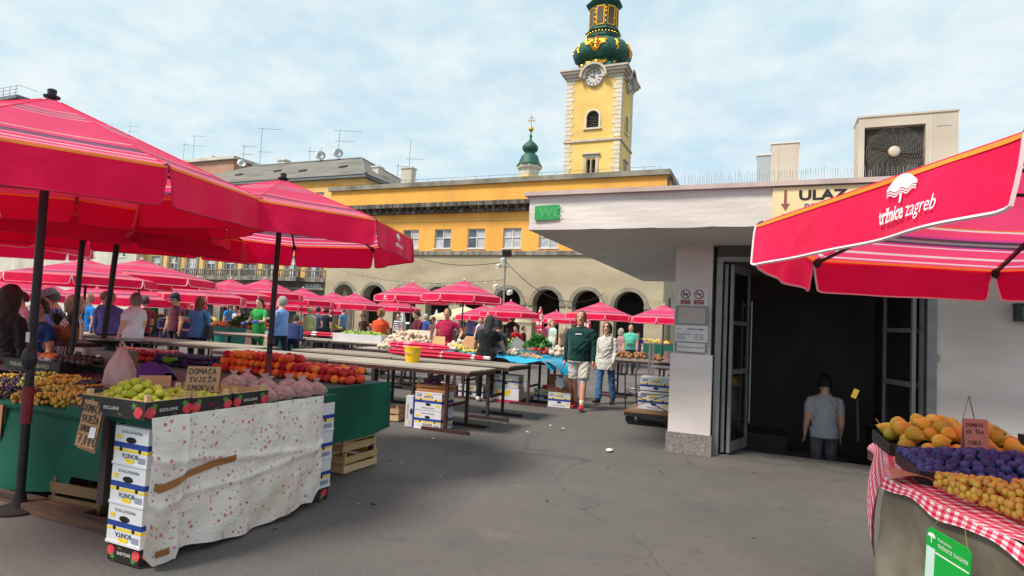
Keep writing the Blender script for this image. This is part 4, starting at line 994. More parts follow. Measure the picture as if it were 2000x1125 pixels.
u5 = make_umbrella(1.45, .3, 2.36, 2.88, M_hemr, True, pr=.03, drop=.22)
p = at_d(196, 640, 6.7); put(u5, (p.x, p.y, 0), 'red umbrella on a black pole leaning between two poles behind the scale', 'umbrella', UG)
u5.rotation_euler = (0, math.radians(4), 0)

FAR = [(172, 507, 11.5, 'smaller red umbrella rising behind the black poles at left', ''), (277, 508, 12.5, 'wide red umbrella with white logo behind the grey haired shoppers', 'L'),
 (386, 543, 18, 'red umbrella peeping out right behind the wide logo one', ''), (451, 545, 21, 'red umbrella above the woman in the denim jacket', ''),
 (519, 545, 22.5, 'red umbrella left of the black pole above the green apron man', ''), (592, 563, 26, 'red umbrella in front of the shop lettering', ''),
 (652, 571, 32, 'distant red umbrella under the leftmost arches', ''), (694, 573, 27.5, 'red umbrella before the second arch from the left', 'L'),
 (772, 582, 33, 'distant red umbrella above the orange shirted woman', ''), (806, 552, 22.5, 'red umbrella with logo left of the biggest one at centre', 'L'),
 (907, 548, 20.5, 'biggest red umbrella in the middle of the square', ''), (998, 588, 27, 'red umbrella with logo right of the middle of the square', 'L'),
 (1087, 607, 36, 'small distant red umbrella left of the man in green', ''), (1173, 590, 25, 'red umbrella with white bands behind the walking couple', 'W'),
 (1297, 596, 24, 'red umbrella with white bands beside the white pillar', 'W'), (182, 553, 22, 'red umbrella low behind the striped blouse woman', ''),
 (300, 562, 25, 'low red umbrella behind the woman in the white shirt', ''), (40, 540, 19, 'low red umbrella at the far left behind dark hair', ''),
 (258, 546, 17, 'red umbrella with logo low behind the wide left one', 'L'), (635, 590, 37, 'faint far red umbrella beside the arcade corner', ''),
 (100, 556, 26, 'far red umbrella behind the man in the grey hat', ''), (345, 573, 30, 'far red umbrella behind the man in the dark cap', ''),
 (560, 580, 33, 'far red umbrella behind the man in the blue shirt', ''), (480, 572, 31, 'far red umbrella behind the herb stall', ''),
 (945, 597, 30, 'red umbrella half hidden behind the biggest middle one', '')]
protos = {}
for i, (px, py, d, lab, fl) in enumerate(FAR):
    a = at_d(px, py, d); key = fl
    if key not in protos: protos[key] = make_umbrella(1.42, .2, 0, .55, M_hemw, False, logos=(5, 3) if fl == 'L' else (), pole=M_polegrey, base=False, drop=.21); r = protos[key]
    else: r = copy_tree(protos[key])
    # the canopy group stands at its own rim height; pole reaches the ground
    sz = .68 if d < 14 else 1.0; zr = a.z - .55 * sz
    put(r, (a.x, a.y, zr), lab, 'umbrella', UG, random.uniform(-.3, .3)); r.scale = (1, 1, sz); zr /= sz
    for ch in list(r.children):
        if ch.name.startswith('pole'):
            ch.data = MB().tube([(0, 0, -zr), (0, 0, .56)], .024, 8).mesh('pole', M_polegrey if i % 2 else M_pole, True)
    MB().lathe([(.2, .004 - zr), (.2, .05 - zr), (.05, .08 - zr), (.04, .25 - zr)], 10).build('base', M_dkmetal, r)
for i, (px, py, d, lab) in enumerate(((908, 598, 32, 'cream umbrella behind the biggest red one'), (975, 606, 34, 'cream umbrella nearer the dark arch, right one of the two'))):
    a = at_d(px, py, d)
    r = make_umbrella(1.9, .2, a.z - .6, a.z, M_creamcv, False, canvas=M_creamcv, val=M_creamcv, pole=M_polegrey, drop=.18)
    put(r, (a.x, a.y, 0), lab, 'umbrella', 'cream umbrellas by the arcade')
def closed_umbrella(px, py, d, h, m, lab):
    a = at_d(px, py, d); t = thing('closed_umbrella', lab, 'umbrella', (a.x, a.y, 0), 0, 'closed umbrellas by the arcade')
    b = MB(); z1 = a.z; pr_ = [(.03, 0), (.16, .03), (.2, .25), (.17, .55), (.09, .85), (.03, 1.0)]
    vs = []; n = 16
    for r, f in pr_:
        for j in range(n): w = 2 * PI * j / n; q = r * (1 + .22 * (-1) ** j); vs.append((q * math.cos(w), q * math.sin(w), z1 - h + h * f))
    b.add(vs, [(i * n + j, i * n + (j + 1) % n, (i + 1) * n + (j + 1) % n, (i + 1) * n + j) for i in range(len(pr_) - 1) for j in range(n)])
    b.build('folded_canopy', m, t); MB().tube([(0, 0, 0), (0, 0, z1 + .05)], .03, 6).build('pole', M_polegrey, t)
    MB().lathe([(.25, .003), (.25, .07), (.05, .1)], 10).build('base', M_dkmetal, t)
M_rw = mat('red_white_canvas', '#c9203f', .8, c2='#e3d4d2', sc=3.2, lo=.5, hi=.56, stretch=(1, 1, 3.0))
closed_umbrella(1056, 600, 33, 1.5, M_rw, 'closed red and white umbrella before the dark arch')
closed_umbrella(1147, 604, 30, 1.6, M_rw, 'closed red and white umbrella just right of the tall walking man')
closed_umbrella(787, 604, 36, 1.5, M_plate, 'closed white umbrella left of the man in the dark red jacket')
closed_umbrella(853, 605, 36, 1.5, M_plate, 'closed white umbrella right of the man in the dark red jacket')

# ================================================================== market tables
M_wood = mat('weathered_table_board', '#8f8576', .8, c2='#6f6558', sc=3, bump=.3, bsc=30, stretch=(.25, 4, 4), rand=('#a2988a'))
M_iron = mat('brown_red_iron', '#4c2a29', .6, c2='#39211f', sc=7, metal=.1)
M_iron2 = mat('rusty_dark_iron', '#3a2b28', .65, c2='#2a2322', sc=7, metal=.1)
plank_me = {}
def table(x0, x1, y0, y1, lab, iron=None, z=.85, posts=True, group='bare wooden market tables'):
    L, D = x1 - x0, y1 - y0; iron = iron or M_iron
    t = thing('market_table', lab, 'table', (x0, y0, 0), 0, group)
    key = (round(L, 2), round(D, 2))
    if key not in plank_me: plank_me[key] = MB().bb(.0, L, 0, D / 4 - .006, 0, .026).mesh('plank', M_wood)
    for k in range(4): obj('plank', plank_me[key], t, (random.uniform(-.012, .012), D / 4 * k + .003, z - .026))
    b = MB(); b.bb(.01, L - .01, -.012, .02, z - .075, z - .03); b.bb(.01, L - .01, D - .02, D + .012, z - .075, z - .03); b.bb(.0, .03, .02, D - .02, z - .075, z - .03); b.bb(L - .03, L, .02, D - .02, z - .075, z - .03); b.build('edge_frame', iron, t)
    for xq, s_ in ((.38, 1), (L - .38, -1)):
        for yq in (.09, D - .13): 
            MB().bb(xq - .02, xq + .02, yq - .02, yq + .02, .045, z - .075).build('leg', iron, t)
            MB().bb(xq - .36, xq + .36, yq - .025, yq + .025, .004, .044).build('foot', iron, t)
        MB().bb(xq - .015, xq + .015, .112, D - .152, .33, .37).build('cross_rail', iron, t)
    return t
table(-5.95, -3.6, 7.15, 7.98, 'empty plank table with the yellow bucket, nearest to the aisle')
table(-8.32, -5.97, 7.15, 7.98, 'empty plank table behind the plums, left of the bucket table')
table(-5.75, -3.62, 8.52, 9.32, 'empty table in the second row with red folded umbrella', M_iron2)
table(-7.92, -5.78, 8.52, 9.32, 'empty table in the second row behind the peaches', M_iron2)
table(-5.85, -3.72, 10.5, 11.3, 'table spread with blue sheets where the woman in black works', M_iron)
table(-8.0, -5.88, 10.5, 11.3, 'table of cardboard lids left of the woman in black', M_iron2)
for i, (x0, lab) in enumerate(((-10.75, 'empty plank table behind the red nectarines'), (-13.1, 'empty plank table behind the oranges at left'), (-15.45, 'empty plank table beside the woman in the white shirt'))): table(x0, x0 + 2.33, 7.9, 8.75, lab)
for i, (x0, lab) in enumerate(((-10.3, 'table with white lettuce crate under the orange shirted woman'), (-12.6, 'empty table in front of the man in the blue shirt'), (-14.9, 'empty table in front of the herb stall'), (-17.2, 'empty table in front of the denim jacket woman'))): table(x0, x0 + 2.26, 12.4, 13.2, lab, M_iron2)
table(-3.55, -1.75, 13.2, 14.0, 'low grey table behind the walking woman')

# ================================================================== cartons and crates
M_card = mat('white_carton', '#d9dadd', .75, c2='#cfd0d4', sc=3, bump=.1, bsc=14)
M_cardin = mat('brown_cardboard', '#a67c55', .85, c2='#97704b', sc=5, bump=.1, bsc=20)
M_bluep = mat('blue_print', '#1c3f95', .6, c2='#183784', sc=10); M_yelp = mat('yellow_print', '#f2cf1e', .6, c2='#e6c118', sc=10); M_navy = mat('navy_print', '#1d2a55', .6); M_greyp = mat('grey_print', '#8d92a5', .7)
M_hole = mat('carton_hole', '#0e0d0d', .9)
def carton_proto(L, W, H, name):
    r = bpy.data.objects.new('fruit_carton', None); COL.objects.link(r)
    b = MB(); b.bb(-L / 2, L / 2, -W / 2, W / 2, 0, H); b.build('body', M_card, r)
    b = MB(); b.bb(-L / 2 - .004, L / 2 + .004, -W / 2 - .004, W / 2 + .004, H - .012, H + .003); b.build('lid_edge', M_card, r)
    def ring(z0, z1, m, n, e):
        b = MB(); x, y = L / 2 + e, W / 2 + e
        vs = [(-x, -y, z0), (x, -y, z0), (x, y, z0), (-x, y, z0), (-x, -y, z1), (x, -y, z1), (x, y, z1), (-x, y, z1)]
        b.add(vs, [(k, (k + 1) % 4, (k + 1) % 4 + 4, k + 4) for k in range(4)]); b.build(n, m, r)
    ring(H * .42, H * .56, M_bluep, 'blue_band', .0012); ring(H * .585, H * .655, M_yelp, 'yellow_band', .0012)
    faces = [(lambda x, z: (x, -W / 2 - .002, z), L), (lambda x, z: (-x, W / 2 + .002, z), L), (lambda x, z: (L / 2 + .002, x, z), W), (lambda x, z: (-L / 2 - .002, -x, z), W)]
    let = MB(); sunb = MB(); lp2 = MB()
    for fn, w in faces:
        put_text(let, 'BONITA', lambda x, y: fn(x, H * .70 + y), H * .17, bold=.012, align='CENTER')
        put_text(let, 'PREMIUM PACK', lambda x, y: fn(x, H * .1 + y), H * .11, align='CENTER', space=1.1)
        n = 12
        pts = [(H * .2 * math.cos(PI * k / n), H * .83 + H * .13 * math.sin(PI * k / n)) for k in range(n + 1)]
        sunb.add([fn(*q) for q in pts], [tuple(range(n + 1))])
        sunb.add([fn(*q) for q in ((w * .3, H * .22), (w * .43, H * .22), (w * .43, H * .33), (w * .3, H * .33))], [(0, 1, 2, 3)])
        lp2.add([fn(*q) for q in ((-w * .45, H * .75), (-w * .25, H * .75), (-w * .25, H * .9), (-w * .45, H * .9))], [(0, 1, 2, 3)])
        hh = MB(); n = 12; rx, rz = (.045, .018)
        hh.add([(lambda v: (v[0] * 1.0008, v[1] * 1.0008, v[2]))(fn(rx * math.cos(2 * PI * k / n), H * .34 + rz * math.sin(2 * PI * k / n))) for k in range(n)], [tuple(range(n))]); hh.build('hand_hole', M_hole, r)
        for sx in (-1, 1):
            hh = MB(); hh.add([(lambda v: (v[0] * 1.0008, v[1] * 1.0008, v[2]))(fn(sx * w * .28 + .013 * math.cos(2 * PI * k / n), H * .6 + .013 * math.sin(2 * PI * k / n))) for k in range(n)], [tuple(range(n))]); hh.build('vent_hole', M_hole, r)
    let.build('lettering', M_navy, r); tag(sunb.build('sun_logo', M_yelp, r), kind='stuff'); tag(lp2.build('barcode', M_greyp, r), kind='stuff')
    return r
CART = {}
def carton(loc, rz, lab, L=.5, W=.3, H=.21, flip=False, stand=False, group='white fruit cartons'):
    key = (L, W, H)
    if key not in CART: CART[key] = carton_proto(*key, 'c'); r = CART[key]
    else: r = copy_tree(CART[key])
    tag(r, lab, 'carton', group); r.location = loc; r.rotation_euler = (0, 0, rz)
    if flip: r.rotation_euler = (PI, 0, rz); r.location = (loc[0], loc[1], loc[2] + H + .003)
    if stand: r.rotation_euler = (0, PI / 2, rz); r.location = (loc[0], loc[1], loc[2] + L / 2 + .005)
    return r
M_cwood = mat('pale_crate_wood', '#c9a778', .75, c2='#b6925f', sc=3, bump=.3, bsc=26, stretch=(.4, 5, 5), rand='#d6b88c')
_sl = {}
def crate(loc, rz, lab, L=.5, W=.35, H=.24, rows=3, m=None, group='slatted wooden crates', posts=True, cat='crate'):
    t = thing('wooden_crate', lab, cat, loc, rz, group); m = m or M_cwood
    def sl_(sz):
        k = (sz, m.name)
        if k not in _sl: _sl[k] = MB().box((0, 0, 0), sz).mesh('slat', m)
        return _sl[k]
    h = H / rows
    for i in range(rows):
        z = h * (i + .5)
        for s_ in (-1, 1):
            obj('slat', sl_((L, .01, h * .74)), t, (0, s_ * (W / 2), z)); obj('slat', sl_((.01, W - .012, h * .74)), t, (s_ * (L / 2 - .005), 0, z))
    for i in range(5): obj('slat', sl_((L - .025, W / 5 - .012, .008)), t, (0, -W / 2 + W / 5 * (i + .5), .006))
    if posts:
        for sx in (-1, 1):
            for sy in (-1, 1): obj('corner_post', sl_((.03, .03, H + .025)), t, (sx * (L / 2 - .028), sy * (W / 2 - .021), H / 2 + .0125))
    return t
# ================================================================== cloth materials
def floral_material():
    m = mat('floral_oilcloth', '#dedad3', .55, spec=.35)
    t, N, L, b = nodes_of(m)
    uv = N.new('ShaderNodeUVMap')
    def vor(s, off):
        mp = N.new('ShaderNodeMapping'); mp.inputs['Scale'].default_value = (s, s, s); mp.inputs['Location'].default_value = off; L(uv.outputs[0], mp.inputs[0])
        v = N.new('ShaderNodeTexVoronoi'); v.inputs['Scale'].default_value = 1.0; L(mp.outputs[0], v.inputs['Vector']); 
        ns = N.new('ShaderNodeTexNoise'); ns.inputs['Scale'].default_value = 3.0; L(mp.outputs[0], ns.inputs['Vector'])
        ad = N.new('ShaderNodeMath'); ad.operation = 'MULTIPLY_ADD'; ad.inputs[1].default_value = .22; L(ns.outputs[0], ad.inputs[0]); L(v.outputs['Distance'], ad.inputs[2])
        return ad.outputs[0], v.outputs['Color']
    def rng(f, a, c, lo=1.0, hi=0.0):
        r = N.new('ShaderNodeMapRange'); r.inputs[1].default_value = a; r.inputs[2].default_value = c; r.inputs[3].default_value = lo; r.inputs[4].default_value = hi; L(f, r.inputs[0]); return r.outputs[0]
    def mix(f, A, B):
        n = N.new('ShaderNodeMix'); n.data_type = 'RGBA'; L(f, n.inputs[0])
        for s_, x in ((6, A), (7, B)):
            if isinstance(x, tuple): n.inputs[s_].default_value = x
            else: L(x, n.inputs[s_])
        return n.outputs[2]
    def mul(a, c):
        n = N.new('ShaderNodeMath'); n.operation = 'MULTIPLY'; L(a, n.inputs[0]); L(c, n.inputs[1]); return n.outputs[0]
    def pick(col, lo, hi):
        s = N.new('ShaderNodeSeparateColor'); L(col, s.inputs[0]); return rng(s.outputs[0], lo, hi, 0, 1)
    st = N.new('ShaderNodeTexNoise'); st.inputs['Scale'].default_value = 2.2; st.inputs['Detail'].default_value = 6; L(uv.outputs[0], st.inputs['Vector'])
    base = mix(rng(st.outputs[0], .5, .75, 0, .7), rgb('#e8e2d9'), rgb('#c9b594'))
    d, c = vor(34, (2, 1, 0)); base = mix(mul(rng(d, .24, .3), pick(c, .45, .5)), base, rgb('#8d9a86'))
    d, c = vor(30, (7, 3, 0)); base = mix(mul(rng(d, .2, .26), pick(c, .72, .76)), base, rgb('#7d8490'))
    d, c = vor(24, (0, 0, 0)); base = mix(mul(rng(d, .38, .44), pick(c, .55, .58)), base, rgb('#dca3ac')); base = mix(mul(rng(d, .24, .3), pick(c, .55, .58)), base, rgb('#bd5a6c')); d, c = vor(28, (4, 9, 0)); base = mix(mul(rng(d, .32, .38), pick(c, .72, .75)), base, rgb('#c9808c'))
    L(base, b.inputs['Base Color'])
    w = N.new('ShaderNodeTexNoise'); w.inputs['Scale'].default_value = 4.5; w.inputs['Detail'].default_value = 7; w.inputs['Distortion'].default_value = 1.5; L(uv.outputs[0], w.inputs['Vector'])
    bn = N.new('ShaderNodeBump'); bn.inputs['Strength'].default_value = .5; bn.inputs['Distance'].default_value = .04; L(w.outputs[0], bn.inputs['Height']); L(bn.outputs[0], b.inputs['Normal'])
    return m
M_floral = floral_material()
def gingham_material():
    m = mat('red_gingham', '#e9e4e4', .7, spec=.2)
    t, N, L, b = nodes_of(m); uv = N.new('ShaderNodeUVMap'); sp = N.new('ShaderNodeSeparateXYZ'); L(uv.outputs[0], sp.inputs[0])
    def sq(o):
        a = N.new('ShaderNodeMath'); a.operation = 'MULTIPLY'; a.inputs[1].default_value = 1 / .052; L(o, a.inputs[0])
        f = N.new('ShaderNodeMath'); f.operation = 'FRACT'; L(a.outputs[0], f.inputs[0]); g_ = N.new('ShaderNodeMath'); g_.operation = 'GREATER_THAN'; g_.inputs[1].default_value = .5; L(f.outputs[0], g_.inputs[0]); return g_.outputs[0]
    ad = N.new('ShaderNodeMath'); ad.operation = 'ADD'; L(sq(sp.outputs[0]), ad.inputs[0]); L(sq(sp.outputs[1]), ad.inputs[1])
    rp = N.new('ShaderNodeValToRGB'); rp.color_ramp.interpolation = 'CONSTANT'; e = rp.color_ramp.elements
    e[0].position = 0; e[0].color = rgb('#ece6e6'); e[1].position = .25; e[1].color = rgb('#e8788c'); k = e.new(.75); k.color = rgb('#cf1f45')
    h = N.new('ShaderNodeMath'); h.operation = 'MULTIPLY'; h.inputs[1].default_value = .5; L(ad.outputs[0], h.inputs[0]); L(h.outputs[0], rp.inputs[0]); L(rp.outputs[0], b.inputs['Base Color'])
    return m
M_ging = gingham_material()
M_gcloth = mat('green_table_cloth', '#0c5c47', .7, c2='#094a3a', sc=2, bump=.3, bsc=5, spec=.3)
M_gdark = mat('dark_green_felt', '#3c5f58', .9, c2='#34554f', sc=5, bump=.2, bsc=40)
M_tarp = mat('grey_woven_tarp', '#6f6a5b', .55, c2='#565245', sc=5, bump=.5, bsc=7, c3='#9a958a', sc3=2.5, spec=.5, detail=8)
M_tape = mat('brown_tape', '#a4703f', .35, c2='#976537', sc=8)
M_cardb = mat('brown_card', '#b08a68', .85, c2='#a37d5c', sc=6)
M_pen = mat('black_marker', '#2a1c18', .6)
M_trayb = mat('black_tray_print', '#1c1b1c', .55, c2='#262425', sc=6)
M_straw = mat('strawberry_print', '#c92a33', .55, c2='#e0505a', sc=30); M_leafp = mat('leaf_print', '#4a8a3c', .6)
M_whitep = mat('white_lettering', '#e6e4de', .6)
M_goldp = mat('gold_lettering', '#c9953a', .5)

def drape(name, parent, fn, nu, nv, m, thick=0.0, su=1.0, sv=1.0):
    b = MB(); b.grid(fn, nu, nv)
    for f in b.uv: b.uv[f] = [(q[0] * su, q[1] * sv) for q in b.uv[f]]
    return b.build(name, m, parent, smooth='all')
def wob(a, b_, s=1.0): return (math.sin(a * 7.1 + b_ * 3.3) + .6 * math.sin(a * 13.7 - b_ * 9.1 + 1.3) + .4 * math.sin(a * 23 + b_ * 17 + 2)) * s

# ================================================================== fig stall (near left)
fs = thing('fig_stall', 'narrow stall table with green edge carrying the fig trays', 'stall', (-3.66, 2.42, 0))
MB().bb(-.40, .39, .02, 1.66, .80, .845).build('tabletop', M_gcloth, fs)
for x in (-.36, .2):
    for y in (.62, 1.2): MB().bb(x - .02, x + .02, y - .02, y + .02, 0, .8).build('leg', M_iron, fs)
MB().bb(-.02, .04, .01, .05, .3, .8).build('front_leg', M_iron2, fs)
# cloth hung over the aisle side
CY_0, CY_1 = 2.40, 3.86
def fcl(u, v, off=0.0):
    y = CY_0 + (CY_1 - CY_0) * u
    hem = .012 if u < .15 else (.035 + .02 * math.sin(u * 9))
    if u < .05: hem += (.05 - u) * 1.6
    if u > .95: hem += (u - .95) * 2
    z = .862 - (.862 - hem) * v
    if .15 < u < .2: z += 0
    x = -3.222 + .012 * v + .012 * min(1, v * 6) + wob(u * 1.4, v * .9, .009) * (.35 + v) + (.02 * math.sin(u * 16 + v * 2.2) + .01 * math.sin(u * 37 - v * 3)) * v + off
    fold = .022 * math.exp(-((u - .62 - .12 * v) / .03) ** 2) + .02 * math.exp(-((u - .84 - .1 * v) / .025) ** 2) + .014 * math.exp(-((v - .3 - .2 * u) / .03) ** 2) + .012 * math.exp(-((v - .62 + .12 * u) / .025) ** 2) + .02 * math.exp(-((u - .155) / .012) ** 2)
    return (x + fold, y + .01 * math.sin(v * 6 + u * 4), z)
cl = drape('floral_cloth', None, fcl, 110, 70, M_floral, su=1.46, sv=.85)
tag(cl, 'crumpled white floral oilcloth hung over the side of the fig stall', 'tablecloth')
tp = MB(); tp.grid(lambda a, c: fcl(.02 + .39 * a, .46 - .10 * a + .055 * c, .008), 30, 4, uv=False); tp.build('tape_strip', M_tape, cl)
tp = MB(); tp.grid(lambda a, c: fcl(.055 + .06 * a, .9 + .045 * c, .006), 5, 4, uv=False); tp.build('tape_patch', M_tape, cl)
tp = MB(); tp.add([fcl(.5 + .008 * math.cos(k), .77 + .008 * math.sin(k * 1.0), .004) for k in range(6)], [tuple(range(6))]); tp.build('hole', M_hole, cl)

def tray(loc, rz, L, W, H, lab, word, col=M_whitep, group='black fruit trays with strawberry print', flip=False, tilt=0.0):
    """shallow tray, long side along x; printed sides, bare wooden inside"""
    t = thing('fruit_tray', lab, 'fruit tray', loc, rz, group)
    MB().bb(-L / 2 + .006, L / 2 - .006, -W / 2 + .006, W / 2 - .006, 0, .008).build('floor', M_cwood, t)
    for s_ in (-1, 1):
        MB().bb(-L / 2, L / 2, s_ * W / 2 - .002, s_ * W / 2 + .002, 0, H).build('side', M_trayb, t); MB().bb(-L / 2 + .005, L / 2 - .005, s_ * (W / 2 - .007) - .004, s_ * (W / 2 - .007) + .004, .009, H + .004).build('lining', M_cwood, t)
        MB().bb(s_ * L / 2 - .002, s_ * L / 2 + .002, -W / 2 + .003, W / 2 - .003, 0, H * .98).build('end', M_trayb, t); MB().bb(s_ * (L / 2 - .008) - .004, s_ * (L / 2 - .008) + .004, -W / 2 + .012, W / 2 - .012, .009, H + .002).build('lining', M_cwood, t)
    for sx in (-1, 1):
        for sy in (-1, 1): MB().box((sx * (L / 2 - .026), sy * (W / 2 - .026), H / 2 + .02), (.026, .026, H + .03)).build('corner_post', M_cwood, t)
    for side in (0, 1, 2, 3):
        w = L if side < 2 else W
        fn = [lambda x, z: (x, -W / 2 - .0035, z), lambda x, z: (-x, W / 2 + .0035, z), lambda x, z: (L / 2 + .0035, x, z), lambda x, z: (-L / 2 - .0035, -x, z)][side]
        b = MB(); put_text(b, word, lambda x, y: fn(x - w * .02, H * .4 + y), min(H * .24, w * .13), bold=.008, align='CENTER'); b.build('lettering', col, t)
        b = MB(); put_text(b, 'Enjoy', lambda x, y: fn(w * .12 + x, H * .16 + y), H * .15, align='CENTER', shear=.4); b.build('lettering', M_goldp, t)
        for sx in (-1, 1):
            st_ = MB(); n = 9; st_.add([fn(sx * w * .40 + H * .34 * math.cos(2 * PI * k / n) * (1 + .2 * math.sin(k * 3)), H * .4 + H * .32 * math.sin(2 * PI * k / n)) for k in range(n)], [tuple(range(n))]); st_.build('strawberry_print', M_straw, t)
            lf = MB(); n = 10; lf.add([(lambda v: (v[0] * 1.0005, v[1] * 1.0005, v[2]))(fn(sx * w * .33 + H * .26 * math.cos(2 * PI * k / n) * (1 if k % 2 else .45), H * .72 + H * .24 * math.sin(2 * PI * k / n) * (1 if k % 2 else .45))) for k in range(n)], [tuple(range(n))]); lf.build('leaf_print', M_leafp, t)
    if flip: t.rotation_euler = (PI, 0, rz); t.location = (loc[0], loc[1], loc[2] + H + .005)
    if tilt: t.rotation_euler = (tilt, 0, rz)
    return t
FT = .848
tray((-3.50, 2.51, FT), math.radians(3), .52, .31, .105, 'tray heaped with green figs at the front corner of the stall', 'EXCLUSIVE')
tray((-3.50, 2.83, FT), math.radians(-2), .52, .29, .10, 'tray of figs carrying the folded card sign, middle of three', 'LUX', mat('crimson_lettering', '#b51f3a', .6))
tray((-3.50, 3.14, FT), math.radians(1), .5, .30, .10, 'tray nearest the clear bags of nuts, third from the front corner', 'EXCLUSIVE')

def fruit_mesh(name, r, m, kind='round', n=12, k=8):
    b = MB(); c = []
    if kind == 'fig': prof = [(0.001, -1), (.5, -.9), (.9, -.5), (1, -.05), (.85, .4), (.5, .75), (.22, 1.0), (.14, 1.25), (.001, 1.27)]
    elif kind == 'pear': prof = [(0.001, -1), (.55, -.93), (.95, -.5), (1, -.1), (.8, .4), (.52, .8), (.4, 1.1), (.25, 1.32), (.001, 1.4)]
    elif kind == 'plum': prof = [(0.001, -1.18), (.5, -1.05), (.88, -.6), (1, 0), (.9, .55), (.5, 1.03), (.001, 1.15)]
    else: prof = [(0.001, -.95), (.45, -.88), (.85, -.5), (1, 0), (.86, .52), (.5, .84), (.2, .9), (.001, .82)]
    b.lathe([(p * r, z * r) for p, z in prof], n)
    vs = []
    for x, y, z in b.v:
        f = 1.0
        if kind in ('round', 'plum'):
            a = math.atan2(y, x); f = 1 - .07 * math.exp(-(a / .22) ** 2)
        vs.append((x * f, y * f, z))
    b.v = vs
    if kind == 'pear': b.tube([(0, 0, r * 1.36), (.1 * r, 0, r * 1.75)], .05 * r, 5)
    return b.mesh(name, m, 'all')
def fmat(name, c, c2, rand, sc=18, rough=.42, lo=.4, hi=.62, **k): return mat(name, c, rough, c2=c2, sc=sc, rand=None, lo=lo, hi=hi, **k)
def pile(me, name, spots, lab, cat, group, rng_, flat=False):
    for (x, y, z) in spots:
        o = obj(name, me, None, (x, y, z)); o.rotation_euler = (rng_.uniform(0, 6.28), rng_.uniform(0, 6.28), rng_.uniform(0, 6.28)) if not flat else (rng_.uniform(1.2, 1.9), rng_.uniform(-.5, .5), rng_.uniform(0, 6.28))
        s = rng_.uniform(.84, 1.12); o.scale = (s, s * rng_.uniform(.94, 1.06), s * rng_.uniform(.93, 1.05)); tag(o, lab, cat, group)
def heap_spots(x0, x1, y0, y1, z, r, height, rng_, keep=lambda x, y, l: True, maxn=300):
    out = []; l = 0; step = r * 1.86
    while l * r * 1.55 < height + 1e-6:
        ins = l * r * .9; y = y0 + ins + r; row = 0
        while y < y1 - ins - r * .6:
            x = x0 + ins + r + (row % 2) * r * .9 + (l % 2) * r * .5
            while x < x1 - ins - r * .6:
                if keep(x, y, l): out.append((x + rng_.uniform(-.12, .12) * r, y + rng_.uniform(-.12, .12) * r, z + r * .9 + l * r * 1.55 + rng_.uniform(-.1, .1) * r))
                x += step
            y += step * .9; row += 1
        l += 1
    return out[:maxn]
rg = random.Random(11)
M_fig = mat('green_fig_skin', '#b0b02c', .5, c2='#8f9c22', sc=30, rand='#c9c048', spec=.3)
fig = fruit_mesh('green_fig', .027, M_fig, 'fig', 9)
sp_ = []
for (x0, x1, y0, y1, zb, n, hump) in ((-3.72, -3.28, 2.39, 2.63, FT + .06, 170, .115), (-3.72, -3.28, 2.72, 2.94, FT + .055, 80, .03)):
    for i in range(n):
        for _ in range(60):
            x, y = rg.uniform(x0, x1), rg.uniform(y0, y1)
            u, v = (x - x0) / (x1 - x0) * 2 - 1, (y - y0) / (y1 - y0) * 2 - 1
            z = zb + .02 + hump * (1 - u * u) * (1 - v * v) * rg.choice((.35, .7, 1.0))
            if all((x - a) ** 2 + (y - b_) ** 2 + (z - c) ** 2 > .042 ** 2 for a, b_, c in sp_): sp_.append((x, y, z)); break
pile(fig, 'green_fig', sp_, 'green fig heaped in the black fruit trays', 'fig', 'green figs in the trays', rg)
MB().bb(-.24, .24, -.12, .12, 0, .02).build('x', M_fig) if False else None

def card_sign(loc, rz, w, h, lines, lab, tilt=.22, m=None, pen=.005, seed=1, sticker=False, hang=False):
    t = thing('price_card', lab, 'card sign', loc, rz, 'hand written card signs')
    ct, st = math.cos(tilt), math.sin(tilt)
    fn = lambda x, z, d=0.0: (x, -st * (h - z) * (0 if hang else 1) - d, z * ct) if not hang else (x, -.004 - d, z)
    b = MB(); nz = 4
    for s_ in (1, -1):
        b.add([(p[0], s_ * p[1], p[2]) for p in [fn(-w / 2, 0), fn(w / 2, 0), fn(w / 2, h), fn(-w / 2, h)]], [(0, 1, 2, 3)])
        if hang: break
    if hang:
        b.add([(p[0], p[1] + .03, p[2] - .02) for p in [fn(-w / 2 - .01, 0), fn(w / 2 - .02, -.01), fn(w / 2 - .01, h), fn(-w / 2 - .01, h)]], [(0, 1, 2, 3)])
        b.add([fn(-w / 2, h), fn(w / 2, h), (w / 2, .03, h - .02), (-w / 2, .03, h - .02)], [(0, 1, 2, 3)])
    o = b.build('card', m or M_cardb, t)
    md = o.modifiers.new('thickness', 'SOLIDIFY'); md.thickness = .003; md.offset = -1
    b = MB(); handwrite(b, lines, lambda x, z: fn(x, z, .003), 0, pen, seed); b.build('handwriting', M_pen, t)
    if sticker: b = MB(); b.add([fn(*q, .004) for q in sticker], [(0, 1, 2, 3)]); b.build('sticker', M_whitep, t)
    return t
cs = card_sign((-3.665, 2.325, .655), math.radians(8), .145, .27, [('DOMAĆA', -.066, .205, .024, .042), ('SVJEŽA', -.062, .145, .023, .038), ('SMOKVA', -.06, .09, .022, .034), ('7,00€', -.055, .018, .034, .052)], 'hanging card reading DOMAĆA SVJEŽA SMOKVA 7,00€ with white sticker', m=M_cardb, sticker=[(.015, .06), (.062, .065), (.06, .125), (.018, .122)], hang=True)
cs.rotation_euler = (math.radians(-4), math.radians(6), math.radians(8))
card_sign((-3.46, 2.93, FT + .105), math.radians(42), .2, .175, [('DOMAĆA', -.085, .125, .03, .034), ('SVJEŽA', -.08, .07, .03, .032), ('SMOKVA', -.085, .012, .03, .034)], 'folded tent card reading DOMAĆA SVJEŽA SMOKVA standing on the figs', tilt=.42, seed=5)
